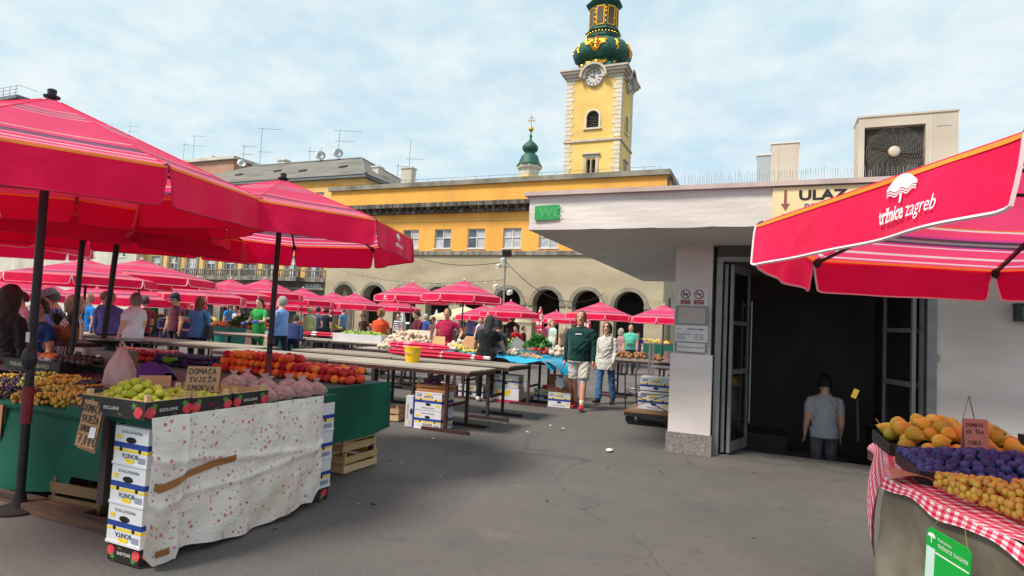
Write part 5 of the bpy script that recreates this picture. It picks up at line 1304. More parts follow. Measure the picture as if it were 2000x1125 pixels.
cs = card_sign((-4.02, 3.0, .93), math.radians(50), .2, .09, [('I', -.05, .02, .03, .03)], 'torn brown card strip leaning behind the fig trays', tilt=.6, seed=9)

# cartons under the fig stall
for i in range(3): carton((-3.40, 2.66, .112 + i * .226), PI / 2, ['lowest white fruit carton stacked under the fig stall corner', 'middle white fruit carton stacked under the fig stall corner', 'top white fruit carton stacked under the fig stall corner'][i], .48, .29, .22, flip=True)
tray((-3.40, 2.66, .004), PI / 2, .46, .27, .1, 'upturned black tray under the front carton stack', 'EXCLUSIVE', flip=True)
for i in range(3): carton((-3.405, 3.80, .112 + i * .226), PI / 2, ['lowest white carton at the far end of the floral cloth', 'middle white carton at the far end of the floral cloth', 'top white carton at the far end of the floral cloth'][i], .48, .29, .22, flip=True)
tray((-3.405, 3.80, .004), PI / 2, .46, .27, .1, 'upturned black tray under the far carton stack', 'DELUXE', M_goldp, flip=True)

# clear bags of nuts
M_bag = mat('clear_bag_film', '#f2e8e6', .2, trans=.35, alpha=.14, bump=.8, bsc=30, spec=.7)
M_nut = mat('pink_nuts', '#c0766a', .6, c2='#e0ada0', sc=22)
b = MB()
for i in range(60):
    a, r_, z = rg.uniform(0, 6.28), .065 * math.sqrt(rg.random()), rg.uniform(.012, .085)
    b.ball((r_ * math.cos(a) * (1 - z * 3), r_ * math.sin(a) * (1 - z * 3), z), (.014, .011, .011), 6, 4)
nut_me = b.mesh('nuts', M_nut, 'all')
b = MB(); b.lathe([(.001, 0), (.075, .004), (.09, .03), (.072, .07), (.032, .098), (.012, .11), (.03, .135), (.001, .13)], 12); vv = []
for i, (x, y, z) in enumerate(b.v): q = 1 + .1 * math.sin(i * 2.4) + .06 * math.sin(i * 5.1); vv.append((x * q, y * q, z))
b.v = vv; bag_me = b.mesh('film', M_bag, 'all')
bag_spots = [(-3.34, 3.36), (-3.5, 3.42), (-3.66, 3.36), (-3.36, 3.55), (-3.55, 3.6), (-3.36, 3.74), (-3.53, 3.79), (-3.37, 3.93), (-3.55, 3.98), (-3.7, 3.7), (-3.7, 3.52)]
for i, (x, y) in enumerate(bag_spots):
    row_ = 'aisle' if x > -3.45 else 'middle' if x > -3.6 else 'inner'; rk_ = sorted(q[1] for q in bag_spots if (q[0] > -3.45) == (x > -3.45) and (q[0] > -3.6) == (x > -3.6)).index(y)
    t = thing('nut_bag', 'knotted clear bag of pink nuts, ' + ('first', 'second', 'third', 'fourth')[rk_] + ' from the trays in the ' + row_ + ' row', 'plastic bag', (x, y, .85 + (.07 if i in (2, 10) else 0)), rg.uniform(0, 6), 'clear bags of nuts'); f = rg.uniform(.95, 1.2); t.scale = (f, f, f)
    tag(obj('nuts', nut_me, t), kind='stuff'); obj('bag_film', bag_me, t)

# ================================================================== grape table (near left)
gt = thing('grape_stall', 'green covered stall table heaped with grapes under the left umbrella', 'stall', (-5.2, 2.9, 0))
GX0, GX1 = -6.9, -4.12
def gz(y): return .69 + (y - 2.86) * .16
MB().add([(GX0 + 5.2, -.02, .66), (GX1 + 5.2, -.02, .66), (GX1 + 5.2, .5, .73), (GX0 + 5.2, .5, .73), (GX0 + 5.2, -.02, .69), (GX1 + 5.2, -.02, .69), (GX1 + 5.2, .5, .77), (GX0 + 5.2, .5, .77)], [(3, 2, 1, 0), (4, 5, 6, 7), (0, 1, 5, 4), (1, 2, 6, 5), (2, 3, 7, 6), (3, 0, 4, 7)]).build('sloping_top', M_gcloth, gt)
drape('cloth_skirt', gt, lambda u, v: (GX0 + 5.2 + (GX1 - GX0 + .06) * u + .02 * math.sin(u * 30) * v, -.05 - .035 * v + .03 * math.sin(u * 17 + v) * v - .02 * math.sin(v * 3), .70 - (.60 + .09 * math.sin(u * 3 + 1) - (.12 if u > .8 else 0)) * v), 50, 12, M_gcloth)
MB().tube([(GX0 + 5.2, -.05, .685), (GX1 + 5.25, -.06, .68)], [.03, .035], 8).build('rolled_edge', M_gcloth, gt)
for x in (-1.6, -.5, .95):
    for y in (.1, .68): MB().bb(x - .02, x + .02, y - .02, y + .02, 0, .68 + y * .3).build('leg', M_iron2, gt)
MB().bb(GX0 + 5.2, GX1 + 5.2, .52, 1.35, .82, .86).build('back_shelf', mat('dark_maroon_board', '#3c1c24', .7, c2='#4c2530', sc=4), gt)
for x in (-1.6, .9): MB().bb(x - .02, x + .02, 1.28, 1.32, 0, .82).build('leg', M_iron2, gt)
M_gy = mat('yellow_grape_skin', '#c9a23a', .4, c2='#d6b455', sc=26, sss=.0, coat=.0, spec=.45); M_gg = mat('green_grape_skin', '#b5b545', .4, c2='#c9c660', sc=26, spec=.45); M_gb = mat('dark_grape_skin', '#2b2238', .45, c2='#3c3450', sc=26)
M_stem = mat('grape_stem', '#8f8450', .7)
def bunch_mesh(seed, n, r, L, W, m, H=None, res=(7, 5)):
    rr = random.Random(seed); b = MB(); pts = []
    H = H or W * .8
    for i in range(n * 6):
        if len(pts) >= n: break
        t = rr.random(); w = (1 - .55 * t) * (.65 + .35 * math.sin(min(1, t * 4) * PI / 2)); a = rr.uniform(0, 2 * PI)
        p = Vector((t * L - L / 2, math.cos(a) * W / 2 * w, max(r * .8, H / 2 + math.sin(a) * H / 2 * w)))
        if all((p - q).length > r * 1.5 for q in pts): pts.append(p)
    for p in pts: b.ball(p, (r, r, r * 1.1), *res)
    return b, pts
GB = {}
def grape_bunch(loc, rz, m, lab, seed, n=40, r=.0145, L=.2, W=.12, group='bunches of grapes', tilt=0):
    key = (seed % 3, m.name, n)
    if key not in GB: GB[key] = bunch_mesh(seed % 3 + 5, n, r, L, W, m)[0].mesh('berries', m, 'all')
    t = thing('grape_bunch', lab, 'grapes', loc, rz, group); t.rotation_euler = (0, tilt, rz)
    tag(obj('berries', GB[key], t), kind='stuff')
    MB().tube([(-L / 2 + .02, 0, W * .4), (-L / 2 - .03, .01, W * .6), (-L / 2 - .06, .03, W * .95)], .003, 4).tube([(-L / 2 - .03, .01, W * .6), (-L / 2 - .05, -.03, W * .8)], .002, 4).build('stem', M_stem, t)
rg = random.Random(21)
yy = 0
for row, y in enumerate((2.92, 3.03, 3.15, 3.26)):
    x = -6.1 + row * .07; ix = 0
    while x < -4.2:
        ix += 1
        dark = rg.random() < (.22 if x > -5.6 else .35)
        yellow = x > -5.25 or row > 1
        m = M_gb if dark else (M_gy if rg.random() < .6 or x > -5.1 else M_gg)
        grape_bunch((x + rg.uniform(-.03, .03), y + rg.uniform(-.03, .03), gz(y) + .0 + row * .006 + rg.uniform(0, .03)), rg.uniform(-1, 1) + PI / 2, m,
                    ('dark blue' if dark else 'amber yellow' if m is M_gy else 'pale green') + ' grape bunch, ' + ('first', 'second', 'third', 'fourth', 'fifth', 'sixth', 'seventh', 'eighth', 'ninth', 'tenth', 'eleventh', 'twelfth', 'thirteenth', 'fourteenth')[ix - 1] + ' from left in the ' + ('front', 'second', 'third', 'rear')[row] + ' row of the left stall', rg.randint(0, 9), tilt=-.1)
        x += .15
# back shelf goods: mangoes in foam nets, avocados, pineapples, boxes
M_mango = mat('mango_skin', '#c8642c', .4, c2='#b83a30', sc=9, rand='#d98a36'); M_avo = mat('avocado_skin', '#1d1a18', .5, c2='#2c2a22', sc=20, bump=.3, bsc=60); M_foam = mat('white_foam_net', '#ded5d8', .8, bump=.8, bsc=90)
mango = fruit_mesh('mango', .055, M_mango, 'plum', 12); avo = fruit_mesh('avocado', .042, M_avo, 'fig', 10)
bx_ = thing('fruit_box', 'low dark box with white lettering holding mangoes behind the grapes', 'fruit box', (-6.12, 3.5, .862), .08)
MB().bb(-.36, .36, -.16, -.145, 0, .1).bb(-.36, .36, .145, .16, 0, .1).bb(-.36, -.345, -.145, .145, 0, .1).bb(.345, .36, -.145, .145, 0, .1).bb(-.345, .345, -.145, .145, 0, .01).build('carton', M_trayb, bx_)
b = MB(); put_text(b, 'FABARED', lambda x, y: (-.28 + x, -.1625, .035 + y), .05, bold=.02); put_text(b, 'FABARED', lambda x, y: (.02 + x, -.1625, .035 + y), .05, bold=.02); b.build('lettering', mat('dull_cream_ink', '#a09a8c', .7), bx_)
for i, x in enumerate((-6.36, -6.23, -6.1)):
    t = thing('mango', 'red mango in a white foam net behind the grapes', 'mango', (x, 3.5 + .03 * (i % 2), .965), i * .8, 'mangoes in foam nets'); o = obj('flesh', mango, t); o.rotation_euler = (1.3, .4 * i, 0); o['label'] = 'orange red mango skin'
    b = MB(); b.ball((0, 0, -.012), (.063, .06, .05), 10, 6); b.build('foam_net', M_foam, t, smooth='all')
for i in range(12): o = obj('avocado', avo, None, (-5.98 + (i % 6) * .085, 3.48 + (i // 6) * .1, .962 + .02 * (i // 6))); o.rotation_euler = (1.4, rg.uniform(0, 6), rg.uniform(0, 6)); tag(o, 'black skinned avocado beside the wrapped mangoes', 'avocado', 'avocados behind the grapes')
M_pine = mat('pineapple_rind', '#a5622a', .7, c2='#7c4620', sc=40, bump=1.0, bsc=50); M_pleaf = mat('pineapple_leaf', '#4a5a3c', .6, c2='#3c4a30', sc=8)
for i, px in enumerate((108, 137)):
    p = at_y(px, 668, 4.25); t = thing('pineapple', ['left pineapple with grey green leaf crown behind the scale', 'right pineapple with grey green leaf crown behind the scale'][i], 'pineapple', (p.x, 4.25, p.z - .015), i * 1.3, 'pineapples behind the scale')
    b = MB(); b.lathe([(.03, 0), (.065, .02), (.08, .09), (.075, .16), (.045, .205), (.01, .21)], 12); b.build('body', M_pine, t, smooth='all')
    for k in range(18):
        a = k * 2.4; e = .25 + .5 * (k / 18); l = .2 + .06 * rg.random(); d = Vector((math.cos(a) * math.sin(1 - e), math.sin(a) * math.sin(1 - e), math.cos(1 - e)))
        b = MB(); q = Vector((0, 0, .2)); s_ = Vector((-math.sin(a), math.cos(a), 0)) * .016
        b.add([q + s_, q - s_, q + d * l * .5 - s_ * .8, q + d * l * .5 + s_ * .8, q + d * l + Vector((0, 0, .03 - .05 * e))], [(0, 1, 2, 3), (3, 2, 4)]); b.build('leaf', M_pleaf, t)
p = at_y(60, 655, 4.25)
rs = thing('rear_shelf', 'dark red shelf of fruit behind the pineapples', 'shelf', (p.x + .1, 4.1, 0)); MB().bb(-1.6, .95, 0, .5, p.z - .075, p.z - .03).build('board', _mats['dark_maroon_board'], rs)
for x in (-1.5, .85): MB().bb(x - .03, x + .03, .2, .26, 0, p.z - .075).build('leg', M_iron2, rs)
M_ymel = mat('yellow_fruit_skin', '#c79a2a', .45, c2='#a8a23a', sc=6)
mel = fruit_mesh('melon', .07, M_ymel, 'plum')
for i in range(7): o = obj('yellow_mango', mel, None, (p.x - 1.1 + i * .15, 4.28 + .05 * (i % 2), p.z + .03)); o.rotation_euler = (1.4, i, 0); tag(o, 'green yellow fruit in a row on the dark red shelf', 'mango', 'yellow fruit on the rear shelf')
# beige shop scale with pan
p0 = at_y(187, 716, 3.68)
sc_ = thing('shop_scale', 'old beige shop scale with dark pan behind the grapes', 'scale', (p0.x, 3.68, p0.z), math.radians(12)); zb = p0.z
SW = .42
MB().prism([(-SW / 2, 0), (SW / 2, 0), (SW / 2, .15), (-SW / 2 + .05, .165)], lambda a, z, d: (a, d, z), -.02, .26).build('housing', mat('taupe_casing', '#7d7468', .5, c2='#736a5e', sc=4), sc_)
MB().prism([(-SW / 2 - .01, -.004), (-SW / 2 + .13, -.004), (-SW / 2 + .12, .165), (-SW / 2 + .03, .17)], lambda a, z, d: (a, d, z), -.06, -.021).build('display_hood', M_ac, sc_)
MB().prism([(-SW / 2 + .02, .035), (-SW / 2 + .11, .035), (-SW / 2 + .105, .135), (-SW / 2 + .04, .135)], lambda a, z, d: (a, d, z), -.064, -.061).build('display', M_doorglass, sc_)
MB().prism([(.04 + .035 * math.cos(k * PI / 10), .08 + .035 * math.sin(k * PI / 10)) for k in range(20)], lambda a, z, d: (a, d, z), -.024, -.0205).build('round_badge', M_whitep, sc_)
MB().bb(.1, .2, -.025, -.0205, .02, .05).build('label_plate', M_frame, sc_)
b = MB(); b.lathe([(.001, .215), (.13, .215), (.2, .245), (.205, .25), (.13, .222), (.001, .222)], 20, (0.03, .12, 0), sx=1.25); b.build('pan', mat('dark_pan_steel', '#3a3536', .35, metal=.6, c2='#2e2a2c', sc=4), sc_, smooth='all')
MB().lathe([(.05, .16), (.03, .215)], 10, (.03, .12, 0)).build('pan_post', M_dkmetal, sc_)
st_ = thing('scale_stand', 'dark crate stand under the beige shop scale', 'crate', (p0.x, 3.8, 0), math.radians(12)); MB().bb(-.3, .36, -.16, .2, p0.z - .06, p0.z - .002).build('top_board', M_trayb, st_)
for x in (-.27, .33): MB().bb(x - .02, x + .02, -.1, .15, 0, p0.z - .06).build('leg', M_iron2, st_)
# pale carrier bag standing behind the figs
pb = at_y(232, 758, 3.15)
b = MB(); n = 20; prof = [(.001, 0), (.10, .0), (.125, .05), (.115, .13), (.085, .2), (.05, .26), (.03, .31)]
vv = []
for i, (r_, z) in enumerate(prof):
    for j in range(n):
        w = 2 * PI * j / n; q = r_ * (1 + (.1 + z * .7) * math.sin(j * 2.5 + i * .7) * .8); vv.append((q * math.cos(w), q * math.sin(w) * .8, z))
b.add(vv, [(i * n + j, i * n + (j + 1) % n, (i + 1) * n + (j + 1) % n, (i + 1) * n + j) for i in range(len(prof) - 1) for j in range(n)])
b.tube([(.0, 0, .29), (-.03, 0, .34), (-.01, 0, .36), (.03, 0, .33), (.02, 0, .29)], .008, 6)
tag(b.build('carrier_bag', mat('pink_white_film', '#d9c0bd', .4, c2='#cbb0ae', sc=7, trans=.35, bump=.6, bsc=14), None, smooth='all', loc=(pb.x, 3.15, pb.z)), 'pale pinkish plastic carrier bag standing behind the fig tray', 'plastic bag')
bs = thing('support_crate', 'dark upturned crate under the carrier bag', 'crate', (pb.x, 3.2, 0)); MB().bb(-.25, .25, -.15, .45, pb.z - .05, pb.z - .002).build('top_board', M_trayb, bs)
for x in (-.22, .22): MB().bb(x - .02, x + .02, -.1, .4, 0, pb.z - .05).build('leg', M_iron2, bs)
pp = at_y(300, 745, 3.7)
b = MB(); b.grid(lambda u, v: (-.16 + .34 * u, .1 * math.sin(u * 4) * (v - .5), .17 * math.sin(PI * (.15 + .7 * u)) * (1 - (2 * v - 1) ** 2) + .03 * math.sin(u * 9) * math.sin(v * PI)), 16, 10, uv=False)
b.v = [(x, y + ((i % 11) / 10 - .5) * .3, z) for i, (x, y, z) in enumerate(b.v)]
tag(b.build('purple_bag', mat('purple_cloth', '#4a3080', .7, c2='#3b2570', sc=6, bump=.4, bsc=12), None, smooth='all', loc=(pp.x, 3.7, pp.z)), 'crumpled purple cloth bag behind the fig trays', 'bag')
bs = thing('support_crate', 'dark box under the purple cloth bag', 'crate', (pp.x, 3.75, 0)); MB().bb(-.3, .3, -.22, .25, .0, pp.z - .002).build('body', M_trayb, bs); MB().bb(-.31, .31, -.23, .26, pp.z - .06, pp.z - .04).build('rim', M_iron2, bs)

# ================================================================== peach table
pt = thing('peach_stall', 'long stall table with green cloth hanging at its end, covered in fruit', 'stall', (-5.9, 4.3, 0))
MB().bb(-2.4, 2.33, 0, .92, .80, .846).build('tabletop', M_gdark, pt)
MB().bb(-2.4, 2.33, -.03, -.005, .77, .84).build('front_rail', M_iron2, pt)
drape('cloth_end', pt, lambda u, v: (2.34 + .012 + .03 * v + .014 * math.sin(u * 9 + v * 2) * (v + .2), -.04 + .99 * u - (.03 * v if u < .5 else -.01 * v), .851 - (.475 + .02 * math.sin(u * 4)) * v), 24, 16, M_gcloth)
for x in (-2.2, 0, 2.22):
    for y in (.06, .86): MB().bb(x - .02, x + .02, y - .02, y + .02, 0, .8).build('leg', M_iron2, pt)
MB().bb(-2.4, 2.3, .1, .8, .02, .5).build('under_shelf', M_trayb, pt) if False else None
M_peach = mat('peach_skin', '#d9742c', .62, c2='#a3202b', sc=9, lo=.42, hi=.6, spec=.25, rand=None, c3='#c8402c', sc3=5)
# every peach gets its own blush from its random number
def fruit_rand(name, ca, cb, cc, rough, sc=14, spec=.3, bloom=None):
    m = mat(name, ca, rough, spec=spec); t, N, L, b = nodes_of(m)
    oi = N.new('ShaderNodeObjectInfo'); tc = N.new('ShaderNodeTexCoord'); ns = N.new('ShaderNodeTexNoise'); ns.noise_dimensions = '4D'; ns.inputs['Scale'].default_value = sc; ns.inputs['Detail'].default_value = 3
    ml = N.new('ShaderNodeMath'); ml.operation = 'MULTIPLY'; ml.inputs[1].default_value = 60; L(oi.outputs['Random'], ml.inputs[0]); L(ml.outputs[0], ns.inputs['W']); L(tc.outputs['Object'], ns.inputs['Vector'])
    ad = N.new('ShaderNodeMath'); ad.operation = 'MULTIPLY_ADD'; ad.inputs[1].default_value = .45; ad.inputs[2].default_value = -.22; L(oi.outputs['Random'], ad.inputs[0])
    a2 = N.new('ShaderNodeMath'); L(ad.outputs[0], a2.inputs[0]); L(ns.outputs[0], a2.inputs[1])
    rp = N.new('ShaderNodeValToRGB'); e = rp.color_ramp.elements; e[0].position = .3; e[0].color = rgb(ca); e[1].position = .7; e[1].color = rgb(cc); k = e.new(.5); k.color = rgb(cb)
    L(a2.outputs[0], rp.inputs[0]); L(rp.outputs[0], b.inputs['Base Color']); return m
M_peach = fruit_rand('blushed_peach', '#ee9438', '#e0502c', '#a82030', .55)
M_nect = fruit_rand('red_nectarine', '#b8202f', '#a11a2c', '#c8423a', .3, spec=.5)
M_orng = fruit_rand('orange_apricot', '#f09a2a', '#ea8a1e', '#f0a843', .5)
M_aprc = fruit_rand('rosy_apricot', '#f0a05a', '#e8853f', '#e26a35', .55)
M_plum = fruit_rand('bloomed_plum', '#2e3152', '#3c4168', '#23223d', .55, sc=25)
peach = fruit_mesh('peach', .045, M_peach); nect = fruit_mesh('nectarine', .043, M_nect); ornge = fruit_mesh('orange_apricot', .04, M_orng); apr = fruit_mesh('apricot', .041, M_aprc); plum = fruit_mesh('plum', .026, M_plum, 'plum', 10)
rg = random.Random(5)
sp_ = heap_spots(-5.45, -3.62, 4.66, 5.16, .846, .045, .17, rg, keep=lambda x, y, l: (l < 2 or x < -4.45) and not (y > 4.95 and l == 0))
pile(peach, 'peach', sp_[:230], 'blushed peach heaped on the green covered table', 'peach', 'peaches on the stall', rg)
for (me, nm, x0, x1, y0, y1, r_, hh, lab, cat, grp) in ((nect, 'nectarine', -7.1, -6.25, 4.72, 5.14, .043, .13, 'shiny dark red nectarine piled left of the plums', 'nectarine', 'nectarines on the stall'),
    (ornge, 'apricot', -8.15, -7.55, 4.72, 5.1, .04, .11, 'bright orange apricot piled behind the black scale', 'apricot', 'bright apricots on the stall'),
    (apr, 'apricot', -7.55, -7.05, 4.72, 5.12, .041, .12, 'rosy orange apricot piled next to the nectarines', 'apricot', 'rosy apricots on the stall')):
    pile(me, nm, heap_spots(x0, x1, y0, y1, .846, r_, hh, rg), lab, cat, grp, rg)
sp_ = heap_spots(-6.4, -5.5, 4.66, 5.05, .846, .026, .09, rg, keep=lambda x, y, l: y < 4.86 or l > 0); sp_.sort(key=lambda q: q[1] - q[2] * 1.5)
b = MB()
for q in sp_[74:]: b.ball((q[0] + 6, q[1] - 4.85, q[2] - .846), (.026, .026, .029), 8, 6)
tag(b.build('plum_heap', M_plum, None, smooth='all', loc=(-6, 4.85, .846)), 'mass of dusky plums behind the front ones on the left table', 'plums', kind='stuff')
pile(plum, 'plum', sp_[:74], 'dusky blue plum heaped between nectarines and peaches', 'plum', 'plums on the left stall', rg)
b = MB(); b.grid(lambda u, v: (-.09 + .18 * u, (-.05 + .1 * v) * math.sin(PI * (.1 + .8 * u)), .03 * ((2 * v - 1) ** 2 + (2 * u - 1) ** 2) + .0), 8, 6, uv=False); o = b.build('green_scoop', mat('lime_plastic', '#5fae2a', .4, c2='#54a025', sc=5), None, smooth='all', loc=(-6.0, 4.64, .9)); o.rotation_euler = (.5, 0, .2)
tag(o, 'small lime green plastic scoop lying on the plums', 'scoop'); md = o.modifiers.new('thickness', 'SOLIDIFY'); md.thickness = .004
b = MB(); b.lathe([(.026, 0), (.03, .001), (.042, .07), (.039, .07), (.026, .004), (.001, .004)], 14); tag(b.build('plastic_cup', M_plate, None, smooth=True, loc=(-6.62, 4.42, .846)), 'small white plastic cup on the green table', 'cup')
s2 = thing('shop_scale', 'flat black scale with steel pan and tilted keypad on the fruit table', 'scale', (-7.1, 4.5, .846), math.radians(14))
MB().prism([(-.16, 0), (.16, 0), (.15, .07), (-.14, .07)], lambda a, z, d: (a, d, z), -.02, .28).build('housing', M_black, s2); MB().bb(-.18, .19, -.05, .3, .085, .1).build('pan', mat('dark_steel_pan', '#4a4748', .3, metal=.7), s2)
MB().prism([(-.02, .005), (-.2, .0), (-.2, .01), (-.02, .065)], lambda a, z, d: (a, d, z), -.03, .25).build('keypad', mat('grey_keypad', '#777a86', .5, c2='#54566a', sc=30), s2); MB().bb(-.02, .02, .1, .15, .07, .085).build('pan_post', M_dkmetal, s2)
crate((-3.86, 4.97, .004), PI / 2, 'lower wooden crate under the green cloth end', .52, .42, .17, 2)
crate((-3.875, 4.96, .205), PI / 2, 'upper wooden crate under the green cloth end', .52, .42, .17, 2)
for i, (x, y) in enumerate(((-4.6, 3.4), (-4.55, 3.0), (-5.3, 3.3))): crate((x, y, .004), .1 * i, ['dark wooden crate under the shadowed grape stall, nearest the cartons', 'wooden crate with red label edge under the grape stall', 'wooden crate deep under the grape stall'][i], .5, .32, .2, 2, mat('dull_crate_wood', '#6f5638', .8, c2='#5c472e', sc=4, rand='#7d6444'))
for i, (x0, y0, x1, y1) in enumerate(((-6.3, 2.75, -4.3, 2.8), (-6.2, 2.62, -5.2, 2.6), (-4.9, 2.7, -3.75, 2.72))):
    b = MB(); b.beam((x0, y0, .034), (x1, y1, .034), .08, .06); tag(b.build('timber_beam', mat('dirty_timber', '#6a4a34', .85, c2='#3c2d24', sc=4, bump=.4, bsc=20, stretch=(.4, 3, 3))), ['long timber beam on the ground at the foot of the grape stall', 'short timber beam nearest the camera at far left', 'timber beam running under the fig trays'][i], 'timber', 'timber beams on the ground')
card_sign((-5.53, 2.80, .42), .05, .2, .26, [('O', .04, .19, .03, .04)], 'brown card hanging on the green cloth at the left edge', hang=True)

# ================================================================== right fruit stall
RS = thing('right_fruit_stall', 'fruit stall at right with tarpaulin side and red gingham cloth', 'stall', (1.1, 3.4, 0))
RX0, RX1, RY0, RY1 = .57, 1.75, 1.75, 4.95
def R_(x, y, z): return (x - 1.1, y - 3.4, z)
def XE(y): return .535 + max(0, 3.4 - y) * .3 + max(0, y - 3.4) * .13
MB().prism([(XE(RY0) + .02, RY0), (RX1, RY0), (RX1, RY1), (XE(RY1) + .02, RY1), (XE(3.4) + .02, 3.4)], lambda a, c, z: R_(a, c, z), .78, .84).build('tabletop', M_cwood, RS)
for x in (.9, 1.7):
    for y in (1.85, 3.38, 4.85): MB().bb(x - 1.12, x - 1.08, y - 3.42, y - 3.38, 0, .78).build('leg', M_iron2, RS)
drape('gingham_cloth', RS, lambda u, v: R_(XE(RY0 + (RY1 - RY0) * v) - .005 + (RX1 - XE(RY0 + (RY1 - RY0) * v)) * u, RY0 + (RY1 - RY0) * v, .847 + .006 * wob(u * 2, v * 3) + .012), 30, 60, M_ging, su=1.18, sv=3.2)
drape('gingham_overhang', RS, lambda u, v: R_(XE(3.46 + 1.45 * u) - .008 - .05 * v + .02 * math.sin(u * 14) * v - .02 * math.sin(PI * v), 3.46 + 1.45 * u, .862 - (.10 + .34 * math.exp(-((u - .12) / .2) ** 2) + .05 * math.sin(u * 7) + .06 * (u > .8)) * v), 40, 14, M_ging, su=1.45, sv=.35)
drape('gingham_overhang', RS, lambda u, v: R_(XE(1.75 + 1.66 * u) - .014 - .012 * v, 1.75 + 1.66 * u, .862 - (.03 + .03 * math.sin(u * 11) ** 2 + .1 * (u < .3) * (.3 - u) / .3) * v + .004 * math.sin(u * 40)), 50, 8, M_ging, su=1.66, sv=.12)
def tarp(u, v):
    y = 1.72 + 1.74 * u; z = .85 - .84 * v
    x = XE(y) - .0 - .06 * v + wob(u * 1.3, v * 1.5, .018) * v + .03 * math.sin(u * 11 + v * 3) * v - .02 * math.exp(-((u - .72 + .2 * v) / .05) ** 2) * v
    return R_(x, y, z)
drape('tarpaulin', RS, tarp, 60, 40, M_tarp)
drape('tarpaulin_corner', RS, lambda u, v: R_(XE(3.45) - .0 + .12 * u - .05 * v, 3.46 + .03 * u - .02 * v, .85 - .8 * v), 6, 12, M_cardin)
rg = random.Random(33)
M_pear = fruit_rand('yellow_pear', '#eecf50', '#e6c144', '#deb042', .45); M_pearg = fruit_rand('green_pear', '#b9b040', '#c8a83c', '#a8a83a', .45)
pear = fruit_mesh('pear', .043, M_pear, 'pear', 12); pearg = fruit_mesh('pear', .043, M_pearg, 'pear', 12)
tr1 = thing('fruit_tray', 'dark tray under the pears at the back of the right stall', 'fruit tray', (.98, 4.3, .86), 0)
MB().bb(-.34, .34, -.3, -.29, 0, .07).bb(-.34, .34, .29, .3, 0, .07).bb(-.34, -.33, -.29, .29, 0, .07).bb(.33, .34, -.29, .29, 0, .07).bb(-.33, .33, -.29, .29, 0, .008).build('carton', M_trayb, tr1)
sp_ = []
for i in range(70):
    for _ in range(40):
        x, y = rg.uniform(.70, 1.3), rg.uniform(4.06, 4.55); u, v = (x - 1.0) / .32, (y - 4.3) / .28
        z = .90 + max(0, .13 * (1 - .6 * u * u - .6 * v * v)) * rg.choice((.2, .6, 1.0)) + (y - 4.06) * .1
        if all((x - a) ** 2 + (y - b_) ** 2 + (z - c) ** 2 > .078 ** 2 for a, b_, c in sp_): sp_.append((x, y, z)); break
pile(pear, 'pear', sp_[::4] + sp_[1::4] + sp_[2::4], 'ripe yellow orange pear heaped on the right stall', 'pear', 'yellow pears on the right stall', rg, True); pile(pearg, 'pear', sp_[3::4], 'greenish pear among the yellow ones on the right stall', 'pear', 'green pears on the right stall', rg, True)
tr2 = thing('fruit_tray', 'dark tray brimming with plums on the right stall', 'fruit tray', (1.05, 3.6, .86), .02)
MB().bb(-.4, .4, -.26, -.25, 0, .06).bb(-.4, .4, .25, .26, 0, .085).bb(-.4, -.39, -.25, .25, 0, .06).bb(.39, .4, -.25, .25, 0, .06).bb(-.39, .39, -.25, .25, 0, .008).build('carton', M_trayb, tr2)
M_plumb = fruit_rand('blue_plum', '#38487e', '#50639e', '#2b345f', .6, sc=30)
plumb = fruit_mesh('plum', .024, M_plumb, 'plum', 10)
sp_ = []
for i in range(290):
    for _ in range(25):
        x, y = rg.uniform(.67, 1.43), rg.uniform(3.36, 3.84); u, v = (x - 1.05) / .4, (y - 3.6) / .26
        z = .90 + .075 * max(0, 1 - u * u) * max(0, 1 - v * v) * rg.choice((.4, 1, 1)) + (y - 3.36) * .06
        if all((x - a) ** 2 + (y - b_) ** 2 + (z - c) ** 2 > .037 ** 2 for a, b_, c in sp_): sp_.append((x, y, z)); break
pile(plumb, 'plum', sp_, 'blue plum heaped in the middle of the right stall', 'plum', 'plums on the right stall', rg)
# big amber bunches: every berry is a part
M_gamb = fruit_rand('amber_grape', '#d6cc52', '#d6c04e', '#c8aa4a', .38, sc=30, spec=.5)
berry = MB().ball((0, 0, 0), (.0135, .0135, .015), 10, 7).mesh('berry', M_gamb, 'all')
def big_bunch(loc, rz, lab, n, L, W, seed, H=.09):
    t = thing('grape_bunch', lab, 'grapes', loc, rz, 'amber grapes on the right stall')
    _, pts = bunch_mesh(seed, n, .0135, L, W, M_gamb, H)
    for p in pts: obj('berry', berry, t, p)
    MB().tube([(-L / 2 + .02, 0, H * .5), (-L / 2 - .02, .01, H * .7), (-L / 2 - .04, .02, H * 1.1)], .003, 5).build('stem', M_stem, t)
big_bunch((.80, 3.16, .862), 2.6, 'amber grape bunch nearest the plums on the gingham cloth', 75, .26, .15, 3, .1)
big_bunch((.84, 2.97, .862), 2.4, 'large amber grape bunch in the middle of the gingham cloth', 95, .3, .18, 4, .12)
big_bunch((1.04, 3.08, .862), 2.2, 'amber grape bunch at the right behind the large one', 80, .28, .17, 5, .12)
big_bunch((.95, 2.76, .862), 2.3, 'amber grape bunch closest to the right edge of the photo', 80, .28, .16, 6, .1)
big_bunch((1.12, 2.86, .862), 2.0, 'amber grape bunch cut by the right edge of the photo', 80, .28, .18, 7, .12)
grape_bunch((.82, 4.62, .88), .3, M_gg, 'pale green grape bunch at the far left corner of the right stall', 4, 46, .013, .2, .13, 'green grapes on the right stall'); grape_bunch((.97, 4.66, .9), .9, M_gg, 'pale green grape bunch behind the pears', 7, 46, .013, .2, .13, 'green grapes on the right stall')
